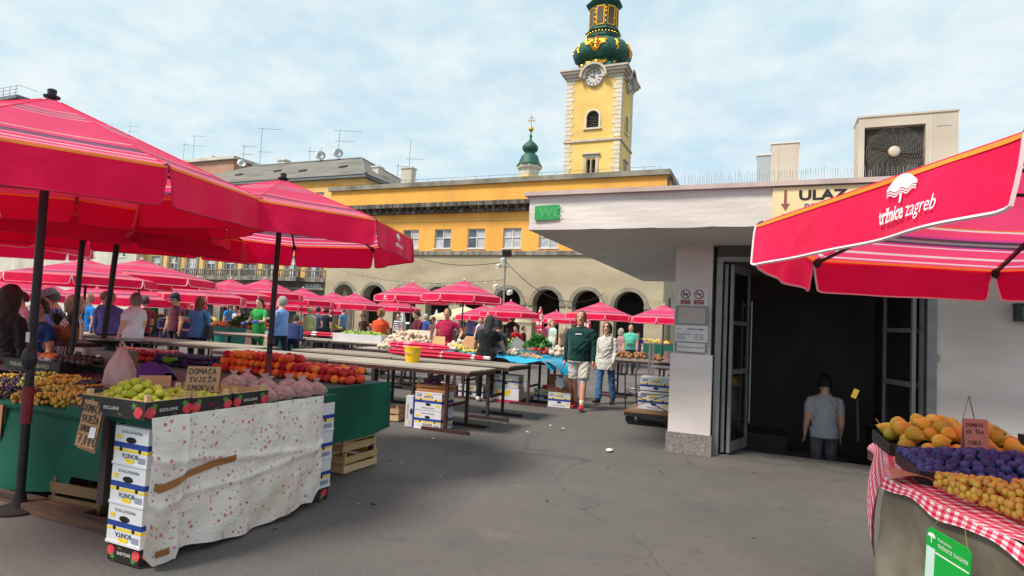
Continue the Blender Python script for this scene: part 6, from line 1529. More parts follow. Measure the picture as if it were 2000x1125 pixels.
card_sign((1.0, 3.86, .93), math.radians(20), .12, .2, [('DOMAĆA', -.05, .16, .016, .018), ('KRUŠKA', -.05, .125, .016, .018), ('SARA', -.045, .07, .018, .02)], 'pinkish card sign with faint writing standing in the plums', tilt=.12, m=mat('pinkish_card', '#c39a86', .85, c2='#b88f7b', sc=6), pen=.0025)
card_sign((1.16, 4.6, 1.0), math.radians(75), .13, .2, [], 'dark folded card standing behind the pears', tilt=.2, m=mat('dark_kraft_card', '#8a5638', .85))
b = MB(); b.prism([(-.06, 0), (.06, 0), (.07, .05), (-.055, .055)], lambda a, z, d: (a, d, z), -.05, .05); tag(b.build('red_scoop', mat('red_plastic', '#c8142a', .35), None, loc=(1.33, 3.78, .93)), 'red plastic scoop at the end of the plum tray', 'scoop')
gc = thing('produce_crate', 'green crate with dark lids behind the right stall', 'crate', (1.62, 4.55, .862), .2)
MB().bb(-.24, .2, -.2, .2, 0, .03).build('base', M_cwood, gc); MB().bb(-.25, .21, -.21, -.19, .03, .1).build('front_board', mat('dark_green_board', '#23402c', .7), gc); MB().bb(-.2, -.02, -.17, .1, .05, .13).build('black_box', M_trayb, gc); MB().bb(.0, .18, -.17, .1, .05, .14).build('black_box', M_dkmetal, gc)
for x, y, z, n in ((.72, 3.3, .864, 0),):
    b = MB(); b.grid(lambda u, v: (-.1 + .2 * u, -.09 + .18 * v, .03 * math.sin(u * 3 + v * 2) + .01), 6, 6, uv=False); o = b.build('paper_sheet', M_cardb, None, loc=(.64, 3.38, .868)); tag(o, 'crumpled brown paper under the edge of the plum tray', 'paper'); md = o.modifiers.new('t', 'SOLIDIFY'); md.thickness = .003
# green permit plate hung on strings
pl0 = at_x(1840, 1062, .62); plt = thing('permit_plate', 'green permit plate hanging by strings on the tarpaulin', 'sign', (.62, pl0.y, pl0.z - .48), -PI / 2)
zc_ = .745; GW, GH = .36, .42; plt.scale = (.62, .62, .62)
fnp = lambda a, z, d: (a, -d, z)
b = MB(); out_ = [(-GW / 2, zc_ - .32), (GW / 2, zc_ - .32), (GW / 2, zc_ + .06), (GW / 2 - .03, zc_ + .09), (-GW / 2 + .03, zc_ + .09), (-GW / 2, zc_ + .06)]
b.prism(out_, fnp, 0, .006); b.build('plate', mat('vivid_green_plate', '#10a53c', .4, c2='#0e9a38', sc=3), plt)
MB().prism([(-GW / 2 + .008, zc_ - .31), (-GW / 2 + .08, zc_ - .31), (-GW / 2 + .08, zc_ - .03), (-GW / 2 + .008, zc_ - .03)], fnp, .0062, .0075).build('pale_field', mat('pale_blue_field', '#bcd8d0', .5), plt)
MB().prism([(-GW / 2 + .085, zc_ - .05), (GW / 2 - .01, zc_ - .05), (GW / 2 - .01, zc_ - .042), (-GW / 2 + .085, zc_ - .042)], fnp, .0062, .0075).build('rule', M_whitep, plt)
b = MB(); put_text(b, 'Podružnica', lambda x, y: (-.08 + x, -.0085, zc_ + .035 + y), .025); put_text(b, 'TRŽNICE ZAGREB', lambda x, y: (-.08 + x, -.0085, zc_ - .005 + y), .03); b.build('lettering', M_whitep, plt)
b = MB(); n = 10; b.prism([(-.135 + .032 * math.cos(PI * k / n), zc_ + .035 + .025 * math.sin(PI * k / n)) for k in range(n + 1)], fnp, .0062, .0078); b.prism([(-.138, zc_), (-.132, zc_), (-.132, zc_ + .035), (-.138, zc_ + .035)], fnp, .0062, .0078); b.build('parasol_emblem', M_whitep, plt)
for s_ in (-1, 1): MB().tube([(s_ * (GW / 2 - .03), -.004, zc_ + .07), (s_ * .06, .03, 1.0)], .0018, 4).build('string', M_stem, plt)
plt.rotation_euler = (0, 0, -PI / 2 + .42); plt.rotation_euler.rotate_axis('Y', math.radians(4))
# ================================================================== goods in the middle of the square
M_bucket = mat('yellow_plastic', '#efc40a', .4, c2='#e4b908', sc=4)
t = thing('yellow_bucket', 'yellow plastic bucket on the nearest bare table', 'bucket', (-4.93, 7.83, .85))
b = MB(); b.lathe([(.001, .004), (.095, .004), (.1, .0), (.125, .215), (.13, .215), (.13, .23), (.12, .23), (.097, .012), (.001, .012)], 24); b.build('pail', M_bucket, t, smooth=True)
MB().tube([(.128 * math.cos(PI * k / 12), -.0 - .13 * math.sin(PI * k / 12), .215 - .07 * math.sin(PI * k / 12)) for k in range(13)], .004, 5).build('handle', M_metal, t)
b = MB(); put_text(b, '1/2', lambda x, y: (-.05 + x, -.118 - y * .1, .1 + y), .05); b.build('marking', M_brown, t)

def folded_umbrella(p, q, lab, m=None):
    p = Vector(p); q = Vector(q); t = thing('folded_umbrella', lab, 'umbrella', p, math.atan2(q.y - p.y, q.x - p.x), 'folded umbrellas lying on tables')
    L = (q - p).length; b = MB(); n = 14; vs = []; pr = [(.0, .02), (.04, .045), (.3, .06), (.7, .055), (.9, .035), (1.0, .02)]
    for f, r in pr:
        for j in range(n): w = 2 * PI * j / n; k = r * (1 + .2 * (-1) ** j); vs.append((f * L, k * math.cos(w) * 1.3, .07 + k * math.sin(w)))
    b.add(vs, [(i * n + j, i * n + (j + 1) % n, (i + 1) * n + (j + 1) % n, (i + 1) * n + j) for i in range(len(pr) - 1) for j in range(n)]); b.build('rolled_canopy', m, t)
    MB().tube([(L - .05, 0, .07), (L + .07, 0, .07)], .03, 8).build('pole_end', M_plate, t)
M_roll = mat('rolled_striped_canvas', '#b8143c', .8, c2='#d8c8cc', sc=1.5, lo=.56, hi=.6, stretch=(2.2, .5, .5))
folded_umbrella((-6.2, 9.05, .85), (-4.25, 9.0, .85), 'rolled red and white striped umbrella lying on the second row table', M_roll)
folded_umbrella((-6.3, 9.22, .96), (-5.0, 9.2, .96), 'rolled pink umbrella lying behind the striped one', mat('pink_rolled_canvas', '#cf2b56', .8, c2='#e0899e', sc=2, lo=.55, hi=.62, stretch=(2, .5, .5)))
p = at_d(640, 630, 17); folded_umbrella((p.x - .9, p.y, .87), (p.x + .9, p.y, .87), 'rolled red umbrella with white marks on a far table', M_roll)

def carton_stack(specs):
    for a in specs: carton(*a[:3], **a[3])
carton((-4.27, 7.42, .004), 0, 'lower white carton under the nearest bare table', .42, .34, .245, flip=True, group='cartons under the bare tables')
carton((-4.27, 7.42, .258), 0, 'upper white carton under the nearest bare table', .42, .34, .245, group='cartons under the bare tables')
carton((-4.66, 7.40, .004), .25, 'white carton standing on end under the nearest bare table', .42, .34, .245, stand=True, group='cartons under the bare tables')
crate((-4.27, 7.45, .506), .05, 'orange toned wooden crate on top of the two cartons', .44, .34, .11, 2, mat('orange_crate_wood', '#b9834e', .75, c2='#a6733f', sc=4, rand='#c49160'))
b = MB(); rr = random.Random(4)
for i in range(40): b.ball((rr.uniform(-.12, .05), rr.uniform(-.1, .1), .03 + rr.uniform(0, .12)), .033, 7, 5)
o = b.build('onion_net', mat('red_onion', '#8a5a78', .5, c2='#6f3f60', sc=12), None, loc=(-4.3, 7.45, .525), smooth='all'); tag(o, 'net of red onions in the orange toned crate', 'onions', kind='stuff')
crate((-5.15, 7.6, .004), .2, 'wooden crate half hidden behind the green cloth end', .45, .3, .2, 2)
M_pinkp = mat('pink_print', '#c8305f', .6); M_banana = mat('banana_print', '#e8bf1e', .6)
# banana carton under the blue sheet table
bc = thing('banana_carton', 'banana printed carton with pink base beside the black trousered woman', 'carton', (-4.62, 10.85, .004), .12)
MB().bb(-.27, .27, -.2, .2, .05, .27).build('body', M_card, bc); MB().bb(-.272, .272, -.202, .202, 0, .05).build('base_band', M_pinkp, bc)
b = MB(); b.add([(-.05 + .17 * math.cos(PI + PI * k / 10), -.2025, .24 + .13 * math.sin(PI + PI * k / 10)) for k in range(11)] + [(-.05 + .1 * math.cos(2 * PI - PI * k / 10), -.2025, .24 + .05 * math.sin(2 * PI - PI * k / 10)) for k in range(11)], [tuple(range(22))]); b.build('banana_print', M_banana, bc)
carton((-4.62, 10.85, .285), .12, 'white carton on top of the banana printed one', .5, .38, .23, group='cartons under the bare tables')
carton((-3.95, 11.35, .004), .0, 'white carton with red net behind the open brown one', .5, .4, .26, group='cartons under the bare tables')
b = MB(); b.ball((0, 0, .03), (.15, .12, .05), 10, 6, jit=.25); tag(b.build('red_net_bag', mat('red_net', '#d02a2a', .6, c2='#e8483a', sc=20), None, loc=(-3.95, 11.35, .27)), 'scarlet net bag lying on a white carton', 'net bag')
carton((-3.55, 10.9, .004), .1, 'white carton under the open brown one', .42, .34, .27, group='cartons under the bare tables')
oc = thing('open_carton', 'open brown carton with torn paper at the aisle end of blue table', 'carton', (-3.55, 10.9, .285), .1)
MB().bb(-.22, .22, -.17, -.16, 0, .32).bb(-.22, .22, .16, .17, 0, .26).bb(-.22, -.21, -.16, .16, 0, .28).bb(.21, .22, -.16, .16, 0, .28).bb(-.21, .21, -.16, .16, 0, .01).build('body', mat('red_brown_cardboard', '#7c4a34', .8, c2='#6a3e2b', sc=5), oc)
b = MB(); b.grid(lambda u, v: (-.08 + .16 * u + .01 * math.sin(v * 9), -.172, .28 - .2 * v + .02 * math.sin(u * 8)), 6, 6, uv=False); b.build('torn_paper', M_plate, oc)
for i, (x, y, rz, lab) in enumerate(((-6.9, 9.0, .1, 'white carton under the second row behind the peaches'), (-5.4, 10.9, .2, 'white carton deep under the table of lids'), (-6.1, 10.9, .3, 'white carton below the garlic in the third row'))): carton((x, y, .004), rz, lab, .5, .4, .25, group='cartons under the bare tables')

def heap(x0, x1, y0, y1, z, h, m, r, n, lab, cat, seed=1, squash=1.0, name='produce_heap'):
    rr = random.Random(seed); b = MB(); cx, cy = (x0 + x1) / 2, (y0 + y1) / 2
    for i in range(n):
        x, y = rr.uniform(x0, x1), rr.uniform(y0, y1); u, v = (x - cx) / ((x1 - x0) / 2), (y - cy) / ((y1 - y0) / 2)
        zz = h * max(0, 1 - u ** 4) * max(0, 1 - v * v) * math.sqrt(rr.random())
        M_ = Matrix.Rotation(rr.uniform(0, 6), 3, 'Z') @ Matrix.Rotation(rr.uniform(-.6, .6), 3, 'X')
        b.ball((x - cx, y - cy, zz + r * .8), (r, r * rr.uniform(.7, 1), r * squash), 7, 5, M=M_)
    o = b.build(name, m, None, smooth='all', loc=(cx, cy, z)); return tag(o, lab, cat, kind='stuff')
def herbs(x0, x1, y0, y1, z, h, m, n, lab, cat, seed=1, l=.09):
    rr = random.Random(seed); b = MB(); cx, cy = (x0 + x1) / 2, (y0 + y1) / 2
    for i in range(n):
        x, y = rr.uniform(x0, x1), rr.uniform(y0, y1); u, v = (x - cx) / ((x1 - x0) / 2), (y - cy) / ((y1 - y0) / 2)
        zz = h * max(.05, 1 - u * u * .8) * max(.1, 1 - v * v) * rr.uniform(.3, 1); a = rr.uniform(0, 6.28); e = rr.uniform(.2, 1.3)
        d = Vector((math.cos(a) * math.cos(e), math.sin(a) * math.cos(e), math.sin(e))) * l; s_ = Vector((-math.sin(a), math.cos(a), 0)) * l * .35
        p = Vector((x - cx, y - cy, zz)); b.add([p, p + d * .5 + s_, p + d, p + d * .5 - s_], [(0, 1, 2, 3)])
    o = b.build('herb_heap', m, None, loc=(cx, cy, z)); return tag(o, lab, cat, kind='stuff')
M_herb = mat('herb_leaf', '#2f6a2a', .6, c2='#4c8a36', sc=8, trans=.2); M_lett = mat('lettuce_leaf', '#8aa84a', .6, c2='#a5bd5c', sc=8, trans=.2)
M_carrot = mat('pale_orange_produce', '#dc8a5a', .55, c2='#cf7446', sc=9); M_ylw = mat('pale_yellow_produce', '#d8c060', .5, c2='#c8a83e', sc=9); M_tom = mat('tomato_red', '#c8281e', .35, c2='#b01c18', sc=9); M_egg = mat('egg_brown', '#c08e62', .6, c2='#d6b48e', sc=9); M_pot = mat('potato_brown', '#9c6a44', .8, c2='#84583a', sc=9); M_aub = mat('aubergine_dark', '#241a2a', .3, c2='#30203a', sc=9); M_mush = mat('cream_mushroom', '#d8c3ac', .8, c2='#c8b098', sc=9)
M_bsheet = mat('turquoise_plastic_sheet', '#1ba3cc', .35, c2='#1796c0', sc=3, bump=.5, bsc=9, spec=.5)
M_navyc = mat('navy_cloth', '#1e2a68', .8, c2='#18225a', sc=3); M_teal = mat('teal_cloth', '#0f7a6a', .8, c2='#0c6a5c', sc=3); M_beigec = mat('beige_cloth', '#c3b6a4', .85, c2='#b4a692', sc=3); M_blackc = mat('black_crate', '#211f20', .7, c2='#2c292a', sc=6)
# blue sheet table
bs = drape('plastic_sheet', None, lambda u, v: (-6.3 + 2.68 * u + .05 * math.sin(v * 9), 10.38 + 1.0 * v + .03 * math.sin(u * 15), .862 + .02 * abs(wob(u * 2, v * 2)) - (.16 * max(0, (u - .9) / .1) ** 1.3 * (1 + .3 * math.sin(v * 8)) + .1 * max(0, (.12 - v) / .12) * (.5 + .5 * math.sin(u * 18)))), 50, 24, M_bsheet)
tag(bs, 'rumpled turquoise plastic sheet covering the table of the woman in black', 'plastic sheet')
bs = drape('plastic_sheet', None, lambda u, v: (-3.72 + .34 * u + .02 * math.sin(v * 9), 10.42 + .8 * v, .86 - .02 * u - .42 * u * u * math.exp(-((v - .35) / .3) ** 2) - .08 * u), 14, 20, M_bsheet); tag(bs, 'turquoise sheet corner drooping into the aisle beside the walking man', 'plastic sheet')
rg = random.Random(77)
heap(-4.35, -3.9, 10.55, 10.85, .88, .05, M_egg, .018, 60, 'flat heap of pale pink beans on turquoise sheet', 'beans', 1)
heap(-5.95, -5.6, 10.6, 10.9, .89, .1, M_ylw, .05, 22, 'yellow peppers on the turquoise sheet left of the woman in black', 'peppers', 2)
heap(-4.75, -4.45, 10.8, 11.1, .89, .07, M_mush, .045, 18, 'pale roots on the turquoise sheet right of the woman in black', 'roots', 3)
heap(-5.5, -5.2, 10.5, 10.7, .89, .06, M_ylw, .035, 16, 'small yellow peppers at the near edge of the turquoise sheet', 'peppers', 4)
heap(-4.9, -4.7, 10.95, 11.2, .89, .08, M_aub, .045, 12, 'dark aubergines behind the turquoise sheet', 'aubergines', 5)
heap(-6.05, -5.8, 10.95, 11.2, .89, .08, M_tom, .035, 25, 'red tomatoes at the back of the turquoise table', 'tomatoes', 6)
bk = thing('plastic_basket', 'teal slotted plastic basket on the turquoise sheet', 'basket', (-4.35, 11.05, .88), .1)
b = MB(); b.bb(-.24, .24, -.16, .16, 0, .01)
for k in range(12): b.bb(-.24 + k * .0425, -.225 + k * .0425, -.16, -.15, .01, .1); b.bb(-.24 + k * .0425, -.225 + k * .0425, .15, .16, .01, .1)
b.bb(-.25, .25, -.165, -.15, .1, .12); b.bb(-.25, .25, .15, .165, .1, .12); b.bb(-.25, -.235, -.15, .15, .01, .12); b.bb(.235, .25, -.15, .15, .01, .12); b.build('basket_frame', mat('teal_plastic', '#2a7f92', .4), bk)
b = MB(); b.box((0, 0, .13), (.3, .02, .26), M=Matrix.Rotation(.6, 3, 'Y')); o = b.build('lid_board', mat('grey_plastic', '#8f9494', .5), bk); o.location = (-.18, .02, .06)
heap(-4.5, -4.2, 10.98, 11.12, .9, .03, M_mush, .03, 12, 'onions lying in the teal basket', 'onions', 14)
# garlic and lids on the left half of that row
heap(-7.5, -6.4, 10.5, 11.2, .86, .34, M_mush, .045, 330, 'pile of pale garlic on the table left of the turquoise sheet', 'garlic', 8)
for i, (x, y, rz, tl, lab) in enumerate(((-6.45, 11.0, .5, .9, 'tilted tan cardboard flap left of the turquoise sheet'), (-5.6, 11.1, -.3, 1.0, 'tilted brown cardboard flap behind the turquoise sheet'), (-6.75, 10.9, .2, .7, 'pale cardboard lid propped on the garlic'))):
    b = MB(); b.box((0, 0, .16), (.5, .012, .3), M=Matrix.Rotation(-tl + .4, 3, 'X')); o = b.build('cardboard_flap', [mat('tan_cardboard', '#c9a271', .85), M_cardin, M_mush][i], None, loc=(x, y, .87 + .05 * i), rz=rz); tag(o, lab, 'cardboard', 'cardboard flaps on the tables')
for i, (x, y, m, lab) in enumerate(((-6.25, 10.75, mat('blue_plastic', '#1b78b8', .4), 'bright blue plastic bowl beside the garlic'), (-6.0, 11.15, mat('sky_blue_plastic', '#2b9fd0', .4), 'sky blue plastic bag spread behind the yellow peppers'))):
    b = MB(); b.lathe([(.001, .01), (.12, .0), (.18, .1), (.185, .1), (.12, .015), (.001, .02)], 16); tag(b.build('plastic_bowl', m, None, smooth=True, loc=(x, y, .885)), lab, 'bowl', 'blue plastic bowls')
heap(-7.8, -6.9, 8.6, 8.9, .02, .3, M_bsheet, .12, 10, 'blue plastic sacks under the second row tables', 'sacks', 9)

tb2 = table(-8.0, -5.88, 11.6, 12.2, 'produce table right behind the garlic pile', M_iron2); table(-5.85, -3.72, 11.6, 12.2, 'produce table right behind the turquoise sheet', M_iron2)
sh2 = drape('plastic_sheet', None, lambda u, v: (-6.7 + 2.9 * u, 11.5 + .65 * v, .868 + .02 * abs(wob(u * 2, v * 2)) - .14 * max(0, (.2 - v) / .2) * (.5 + .5 * math.sin(u * 21))), 40, 12, M_bsheet)
tag(sh2, 'second turquoise sheet on the table behind the woman in black', 'plastic sheet')
for i, (x0, x1, m, r, n, lab, cat) in enumerate(((-7.9, -7.2, M_pot, .05, 60, 'brown potatoes behind the garlic pile', 'potatoes'), (-7.1, -6.6, M_tom, .045, 60, 'red tomatoes behind the cardboard flaps', 'tomatoes'), (-6.5, -6.0, M_mush, .05, 40, 'white roots on the second turquoise sheet', 'roots'), (-5.9, -5.5, M_ylw, .05, 40, 'yellow peppers on the second turquoise sheet', 'peppers'), (-4.6, -4.2, M_tom, .04, 50, 'scarlet peppers at the right end of the second sheet', 'peppers'), (-4.1, -3.75, M_mush, .06, 20, 'cream cauliflowers at the aisle end of the second sheet', 'cauliflowers'))): heap(x0, x1, 11.65, 12.15, .88, .18, m, r, n, lab, cat, 110 + i)
herbs(-5.4, -4.7, 11.65, 12.15, .88, .3, M_lett, 300, 'pale lettuces on the second turquoise sheet', 'lettuces', 118)
# cloth fronted stalls further back
def stall(x0, x1, y0, y1, m, lab, z=.85, sides=True):
    t = thing('produce_stall', lab, 'stall', ((x0 + x1) / 2, y0, 0), 0, 'cloth fronted produce stalls'); w = (x1 - x0) / 2; d = y1 - y0
    MB().bb(-w, w, 0, d, z - .04, z).build('tabletop', M_wood, t)
    drape('cloth_front', t, lambda u, v: (-w + 2 * w * u, -.012 - .02 * v + .018 * math.sin(u * 22) * v, z - .002 - (z - .12) * v), 30, 6, m)
    drape('cloth_end', t, lambda u, v: (w + .01 + .015 * math.sin(u * 12) * v, d * u, z - .002 - (z - .12) * v), 12, 6, m)
    for x in (-w + .1, w - .1):
        for y in (.1, d - .1): MB().bb(x - .02, x + .02, y - .02, y + .02, 0, z - .04).build('leg', M_iron2, t)
    return t
def stall_at(px0, px1, py, z, depth, m, lab):
    a = at_z(px0, py, z); c = at_z(px1, py, z); y = (a.y + c.y) / 2
    a = at_y(px0, py, y); c = at_y(px1, py, y); stall(a.x, c.x, y, y + depth, m, lab, z); return a.x, c.x, y
SX = []
x0, x1, y = stall_at(300, 400, 628, .9, 1.1, M_navyc, 'navy fronted stall of vegetables behind the woman in white'); 
heap(x0 + .1, x0 + 1.4, y + .1, y + .9, .9, .12, M_aub, .06, 70, 'dark vegetables in crates before the maroon shirted man', 'vegetables', 21); heap(x1 - 2.0, x1 - .4, y + .4, y + 1.0, .9, .22, M_ylw, .11, 30, 'yellow melons before the maroon shirted man', 'melons', 22); herbs(x0 + .3, x1 - .4, y + .7, y + 1.1, .92, .25, M_herb, 300, 'green leaves behind the yellow melons', 'greens', 23); heap(x0 + 1.2, x1 - .2, y + .05, y + .35, .9, .08, M_tom, .045, 70, 'red peppers at the front of the navy stall', 'peppers', 24)
x0, x1, y = stall_at(402, 545, 641, .9, 1.1, M_teal, 'teal and navy fronted stall with parsley and carrots')
heap(x0 + .1, x0 + 1.1, y + .1, y + .8, .9, .15, M_ylw, .05, 110, 'pale yellow peppers left of the parsley', 'peppers', 31); herbs(x0 + .8, x0 + 2.0, y + .1, y + .8, .95, .42, M_herb, 900, 'bushy bright parsley heaped in a box', 'parsley', 32, .11); heap(x0 + 1.9, x1 - .1, y + .1, y + .9, .9, .18, M_carrot, .05, 230, 'orange carrots before the man in the green apron', 'carrots', 33)
heap(x0 + .2, x0 + .9, y + .0, y + .25, .9, .1, M_carrot, .05, 50, 'orange peppers at the front of the parsley stall', 'peppers', 34)
b = MB(); b.bb(-.5, .5, -.02, .02, 0, .75); b.bb(-.1, .2, -.035, -.021, .02, .76); 
tag(b.build('cloth_screen', M_beigec, None, loc=(x1 - .9, y - .06, .1)), 'beige cloth hanging on the carrot stall front', 'cloth')
x0, x1, y = stall_at(548, 655, 640, .92, 1.0, M_blackc, 'black fronted stall of yellow beans behind the blue shirt')
heap(x0 + .1, x1 - .2, y + .1, y + .8, .92, .2, M_ylw, .045, 260, 'pale yellow beans behind the man in the blue shirt', 'beans', 41); herbs(x1 - 1.0, x1 - .2, y + .0, y + .5, .92, .25, M_herb, 250, 'green herbs at the right of the yellow beans', 'herbs', 42)
lc = thing('lettuce_crate', 'long white crate of green beans on the row before the orange shirt', 'crate', (-9.55, 12.75, .85)); MB().bb(-.75, .75, -.25, -.23, 0, .2).bb(-.75, .75, .23, .25, 0, .2).bb(-.75, -.73, -.23, .23, 0, .2).bb(.73, .75, -.23, .23, 0, .2).bb(-.73, .73, -.23, .23, 0, .02).build('body', M_plate, lc)
heap(-10.25, -8.85, 12.55, 12.95, .98, .12, M_lett, .035, 260, 'green beans brimming in the long white crate', 'beans', 43)
x0, x1, y = stall_at(700, 800, 640, .9, 1.0, M_blackc, 'dark fronted stall of salmon pink beans beside the orange shirt'); heap(x0 + .1, x0 + 1.6, y + .1, y + .9, .9, .14, M_carrot, .04, 260, 'salmon pink beans left of the green box', 'beans', 51)
gb = thing('green_box', 'dark green plastic box with white bag on the pink bean stall', 'box', (x1 - .55, y + .4, .9)); MB().bb(-.32, .32, -.22, .22, 0, .26).build('body', M_gcloth, gb); MB().bb(-.34, .34, -.24, .24, .22, .26).build('rim', M_teal, gb); b = MB(); b.ball((.05, 0, .3), (.3, .2, .1), 10, 6, jit=.2); b.build('white_bag', M_plate, gb)
x0, x1, y = stall_at(805, 900, 643, .9, 1.0, M_blackc, 'dark stall of tomatoes and greens before the man in crimson'); heap(x0 + .0, x0 + .8, y + .1, y + .6, .9, .1, M_tom, .04, 90, 'red tomatoes right of the green box', 'tomatoes', 61); herbs(x0 + .7, x1, y + .1, y + .9, .9, .3, M_herb, 500, 'leafy greens before the man in crimson', 'greens', 62); heap(x1 - .2, x1 + .6, y + .1, y + .7, .9, .15, M_pot, .05, 90, 'brown potatoes right of the greens', 'potatoes', 63)
table(x1 + .2, x1 + 2.5, y + .2, y + 1.0, 'far table of potatoes beyond the woman in black', M_iron2)
x0, x1, y = stall_at(765, 890, 632, .9, .9, M_blackc, 'far egg stall under the logo umbrella'); heap(x0, x1 - 1, y + .1, y + .8, .9, .16, M_egg, .045, 240, 'brown eggs piled on the far stall', 'eggs', 64)
x0, x1, y = stall_at(665, 735, 631, .9, .9, M_blackc, 'far egg stall behind the orange shirt'); heap(x0, x1, y + .1, y + .8, .9, .22, M_egg, .045, 240, 'brown eggs on the far stall left of the orange shirt', 'eggs', 65)
x0, x1, y = stall_at(1195, 1330, 671, .92, 1.0, M_gcloth, 'dark green fronted stall with bottles behind the walking woman')
heap(x0 + .1, x0 + 1.0, y + .1, y + .8, .92, .12, M_tom, .04, 110, 'red berries on the dark green stall', 'berries', 71); heap(x0 + .8, x1 - .6, y + .1, y + .8, .92, .14, M_ylw, .06, 60, 'yellow and white packs on the dark green stall', 'packs', 72)
M_bot = mat('amber_bottle_glass', '#8a6a1c', .15, c2='#5c4a14', sc=3, spec=.7)
bot_me = MB().lathe([(.035, 0), (.037, .01), (.037, .15), (.014, .2), (.013, .25), (.015, .25), (.001, .252)], 10).mesh('bottle', M_bot, 'all')
for k in range(9): tag(obj('oil_bottle', bot_me, None, (x1 - .95 + k * .1, y + .6 + .03 * (k % 2), .92)), 'small amber oil bottle in the row on the green stall', 'bottle', 'oil bottles on the green stall')
heap(-3.3, -2.1, 13.3, 13.8, .86, .1, M_pot, .05, 60, 'brown parcels on the low grey table', 'parcels', 73)
for i, (pxa, pxb, py, lab) in enumerate(((960, 1040, 638, 'grey stall counter under the arches left of the walking man'), (1050, 1110, 640, 'low stall counter between the arches and the man'))):
    x0, x1, y = stall_at(pxa, pxb, py, .9, .9, M_blackc, lab); herbs(x0, x1, y, y + .8, .9, .25, M_herb if i == 0 else M_lett, 250, ['dark greens on the grey arcade counter', 'pale greens on the low arcade counter'][i], 'greens', 80 + i)
for i, (px0, px1, py, lab) in enumerate(((150, 235, 622, 'stall of fruit behind the striped blouse'), (0, 90, 618, 'stall at far left behind the dark hair'), (235, 300, 612, 'far stall between white shirt and striped blouse'), (440, 520, 622, 'far stall behind the green apron man'), (560, 640, 622, 'far stall right of the blue shirt'))):
    x0, x1, y = stall_at(px0, px1, py, .9, .9, [M_teal, M_navyc, M_blackc, M_blackc, M_beigec][i], lab); heap(x0, x1, y + .1, y + .8, .9, .2, [M_carrot, M_pot, M_tom, M_mush, M_carrot][i], .055, 160, lab.replace('stall', 'produce heap', 1), 'produce', 90 + i)

# ------------------------------------------------------------------ hand trolley with cartons
tr = thing('hand_trolley', 'iron hand trolley with wooden deck beside the white pillar', 'trolley', (-1.72, 10.05, 0))
MB().bb(-.36, .42, -.42, .5, .2, .235).build('deck', mat('worn_deck_board', '#8d6a4e', .8, c2='#7a5a40', sc=5, stretch=(.5, 3, 3)), tr)
MB().bb(-.36, .42, -.42, -.38, .14, .2).bb(-.36, .42, .44, .48, .14, .2).bb(-.36, -.32, -.38, .44, .14, .2).bb(.38, .42, -.38, .44, .14, .2).build('chassis', M_dkmetal, tr)
for sx in (-.28, .34):
    for sy in (-.32, .4):
        o = MB().lathe([(.02, -.025), (.075, -.025), (.08, 0), (.075, .025), (.02, .025)], 14).build('wheel', M_black, tr, smooth=True); o.rotation_euler = (PI / 2, 0, 0); o.location = (sx, sy, .082)
for sy in (-.4, .46):
    b = MB(); b.tube([(-.34, sy, .2), (-.36, sy, .5), (-.37, sy, .78), (-.33, sy, .86)], .011, 6); b.tube([(.38, sy, .2), (.37, sy, .6), (.34, sy, .8), (.3, sy, .84)], .011, 6); b.tube([(-.36, sy, .56), (.37, sy, .56)], .009, 6); b.tube([(-.35, sy, .24), (.37, sy, .54)], .008, 6); b.tube([(-.36, sy, .54), (.37, sy, .24)], .008, 6); b.build('side_frame', M_dkmetal, tr)
carton((-1.66, 10.08, .24), .0, 'lower white carton on the hand trolley', .5, .4, .25, group='cartons on the hand trolley'); carton((-1.64, 10.06, .5), .05, 'upper white carton on the hand trolley', .5, .4, .25, group='cartons on the hand trolley')
# steel rack beyond the pillar
p = at_y(1293, 700, 12.6)
rk = thing('steel_rack', 'grey steel rack standing left of the white pillar', 'rack', (p.x, 12.6, 0))
for x in (-.25, .25):
    for y in (0, .4): MB().bb(x - .02, x + .02, y - .02, y + .02, 0, 1.25).build('upright', M_frame, rk)
for z in (.35, .75, 1.22): MB().bb(-.229, .229, -.015, .415, z, z + .03).build('shelf_rail', M_frame, rk)
MB().box((.12, -.03, 1.0), (.16, .01, .22)).build('pink_tag', mat('pink_paper', '#c99aa0', .8), rk)
# green steel barrier on the left table and litter
p = at_z(265, 655, .85)
bar = thing('table_rail', 'small green steel rail clamped on the left tables', 'rail', (p.x, p.y, .85)); MB().tube([(-.55, 0, 0), (-.55, 0, .22), (.55, 0, .22), (.55, 0, 0)], .02, 6).build('rail', M_gcloth, bar); MB().bb(-.6, -.5, -.04, .04, 0, .02).bb(.5, .6, -.04, .04, 0, .02).build('clamp', M_dkmetal, bar)
rg = random.Random(8)
M_paper = mat('crumpled_paper', '#d8d4cc', .8, c2='#c4bfb6', sc=20)
lit = [(1190, 882, .07), (1030, 845, .03), (1100, 838, .03), (985, 828, .02), (950, 838, .02), (845, 858, .03), (1075, 832, .03), (930, 870, .012), (785, 905, .012), (860, 930, .012), (1205, 750, .05), (1235, 760, .05), (700, 985, .01), (1010, 950, .01)]
for i, (px, py, s) in enumerate(lit):
    p = at_z(px, py); b = MB(); b.ball((0, 0, s * .25), (s, s * .5, s * .22), 7, 4, jit=.35); tag(b.build('paper_scrap', M_paper, None, loc=(p.x, p.y, .003), rz=rg.uniform(0, 6)), 'crumpled white scrap in the middle of the aisle before the doorway' if i == 0 else 'small white paper scrap on the asphalt', 'litter', 'paper scraps on the asphalt')
M_lscrap = mat('leaf_scrap', '#4f6a30', .7, c2='#6a6a34', sc=20); M_bscrap = mat('brown_scrap', '#4a3826', .8)
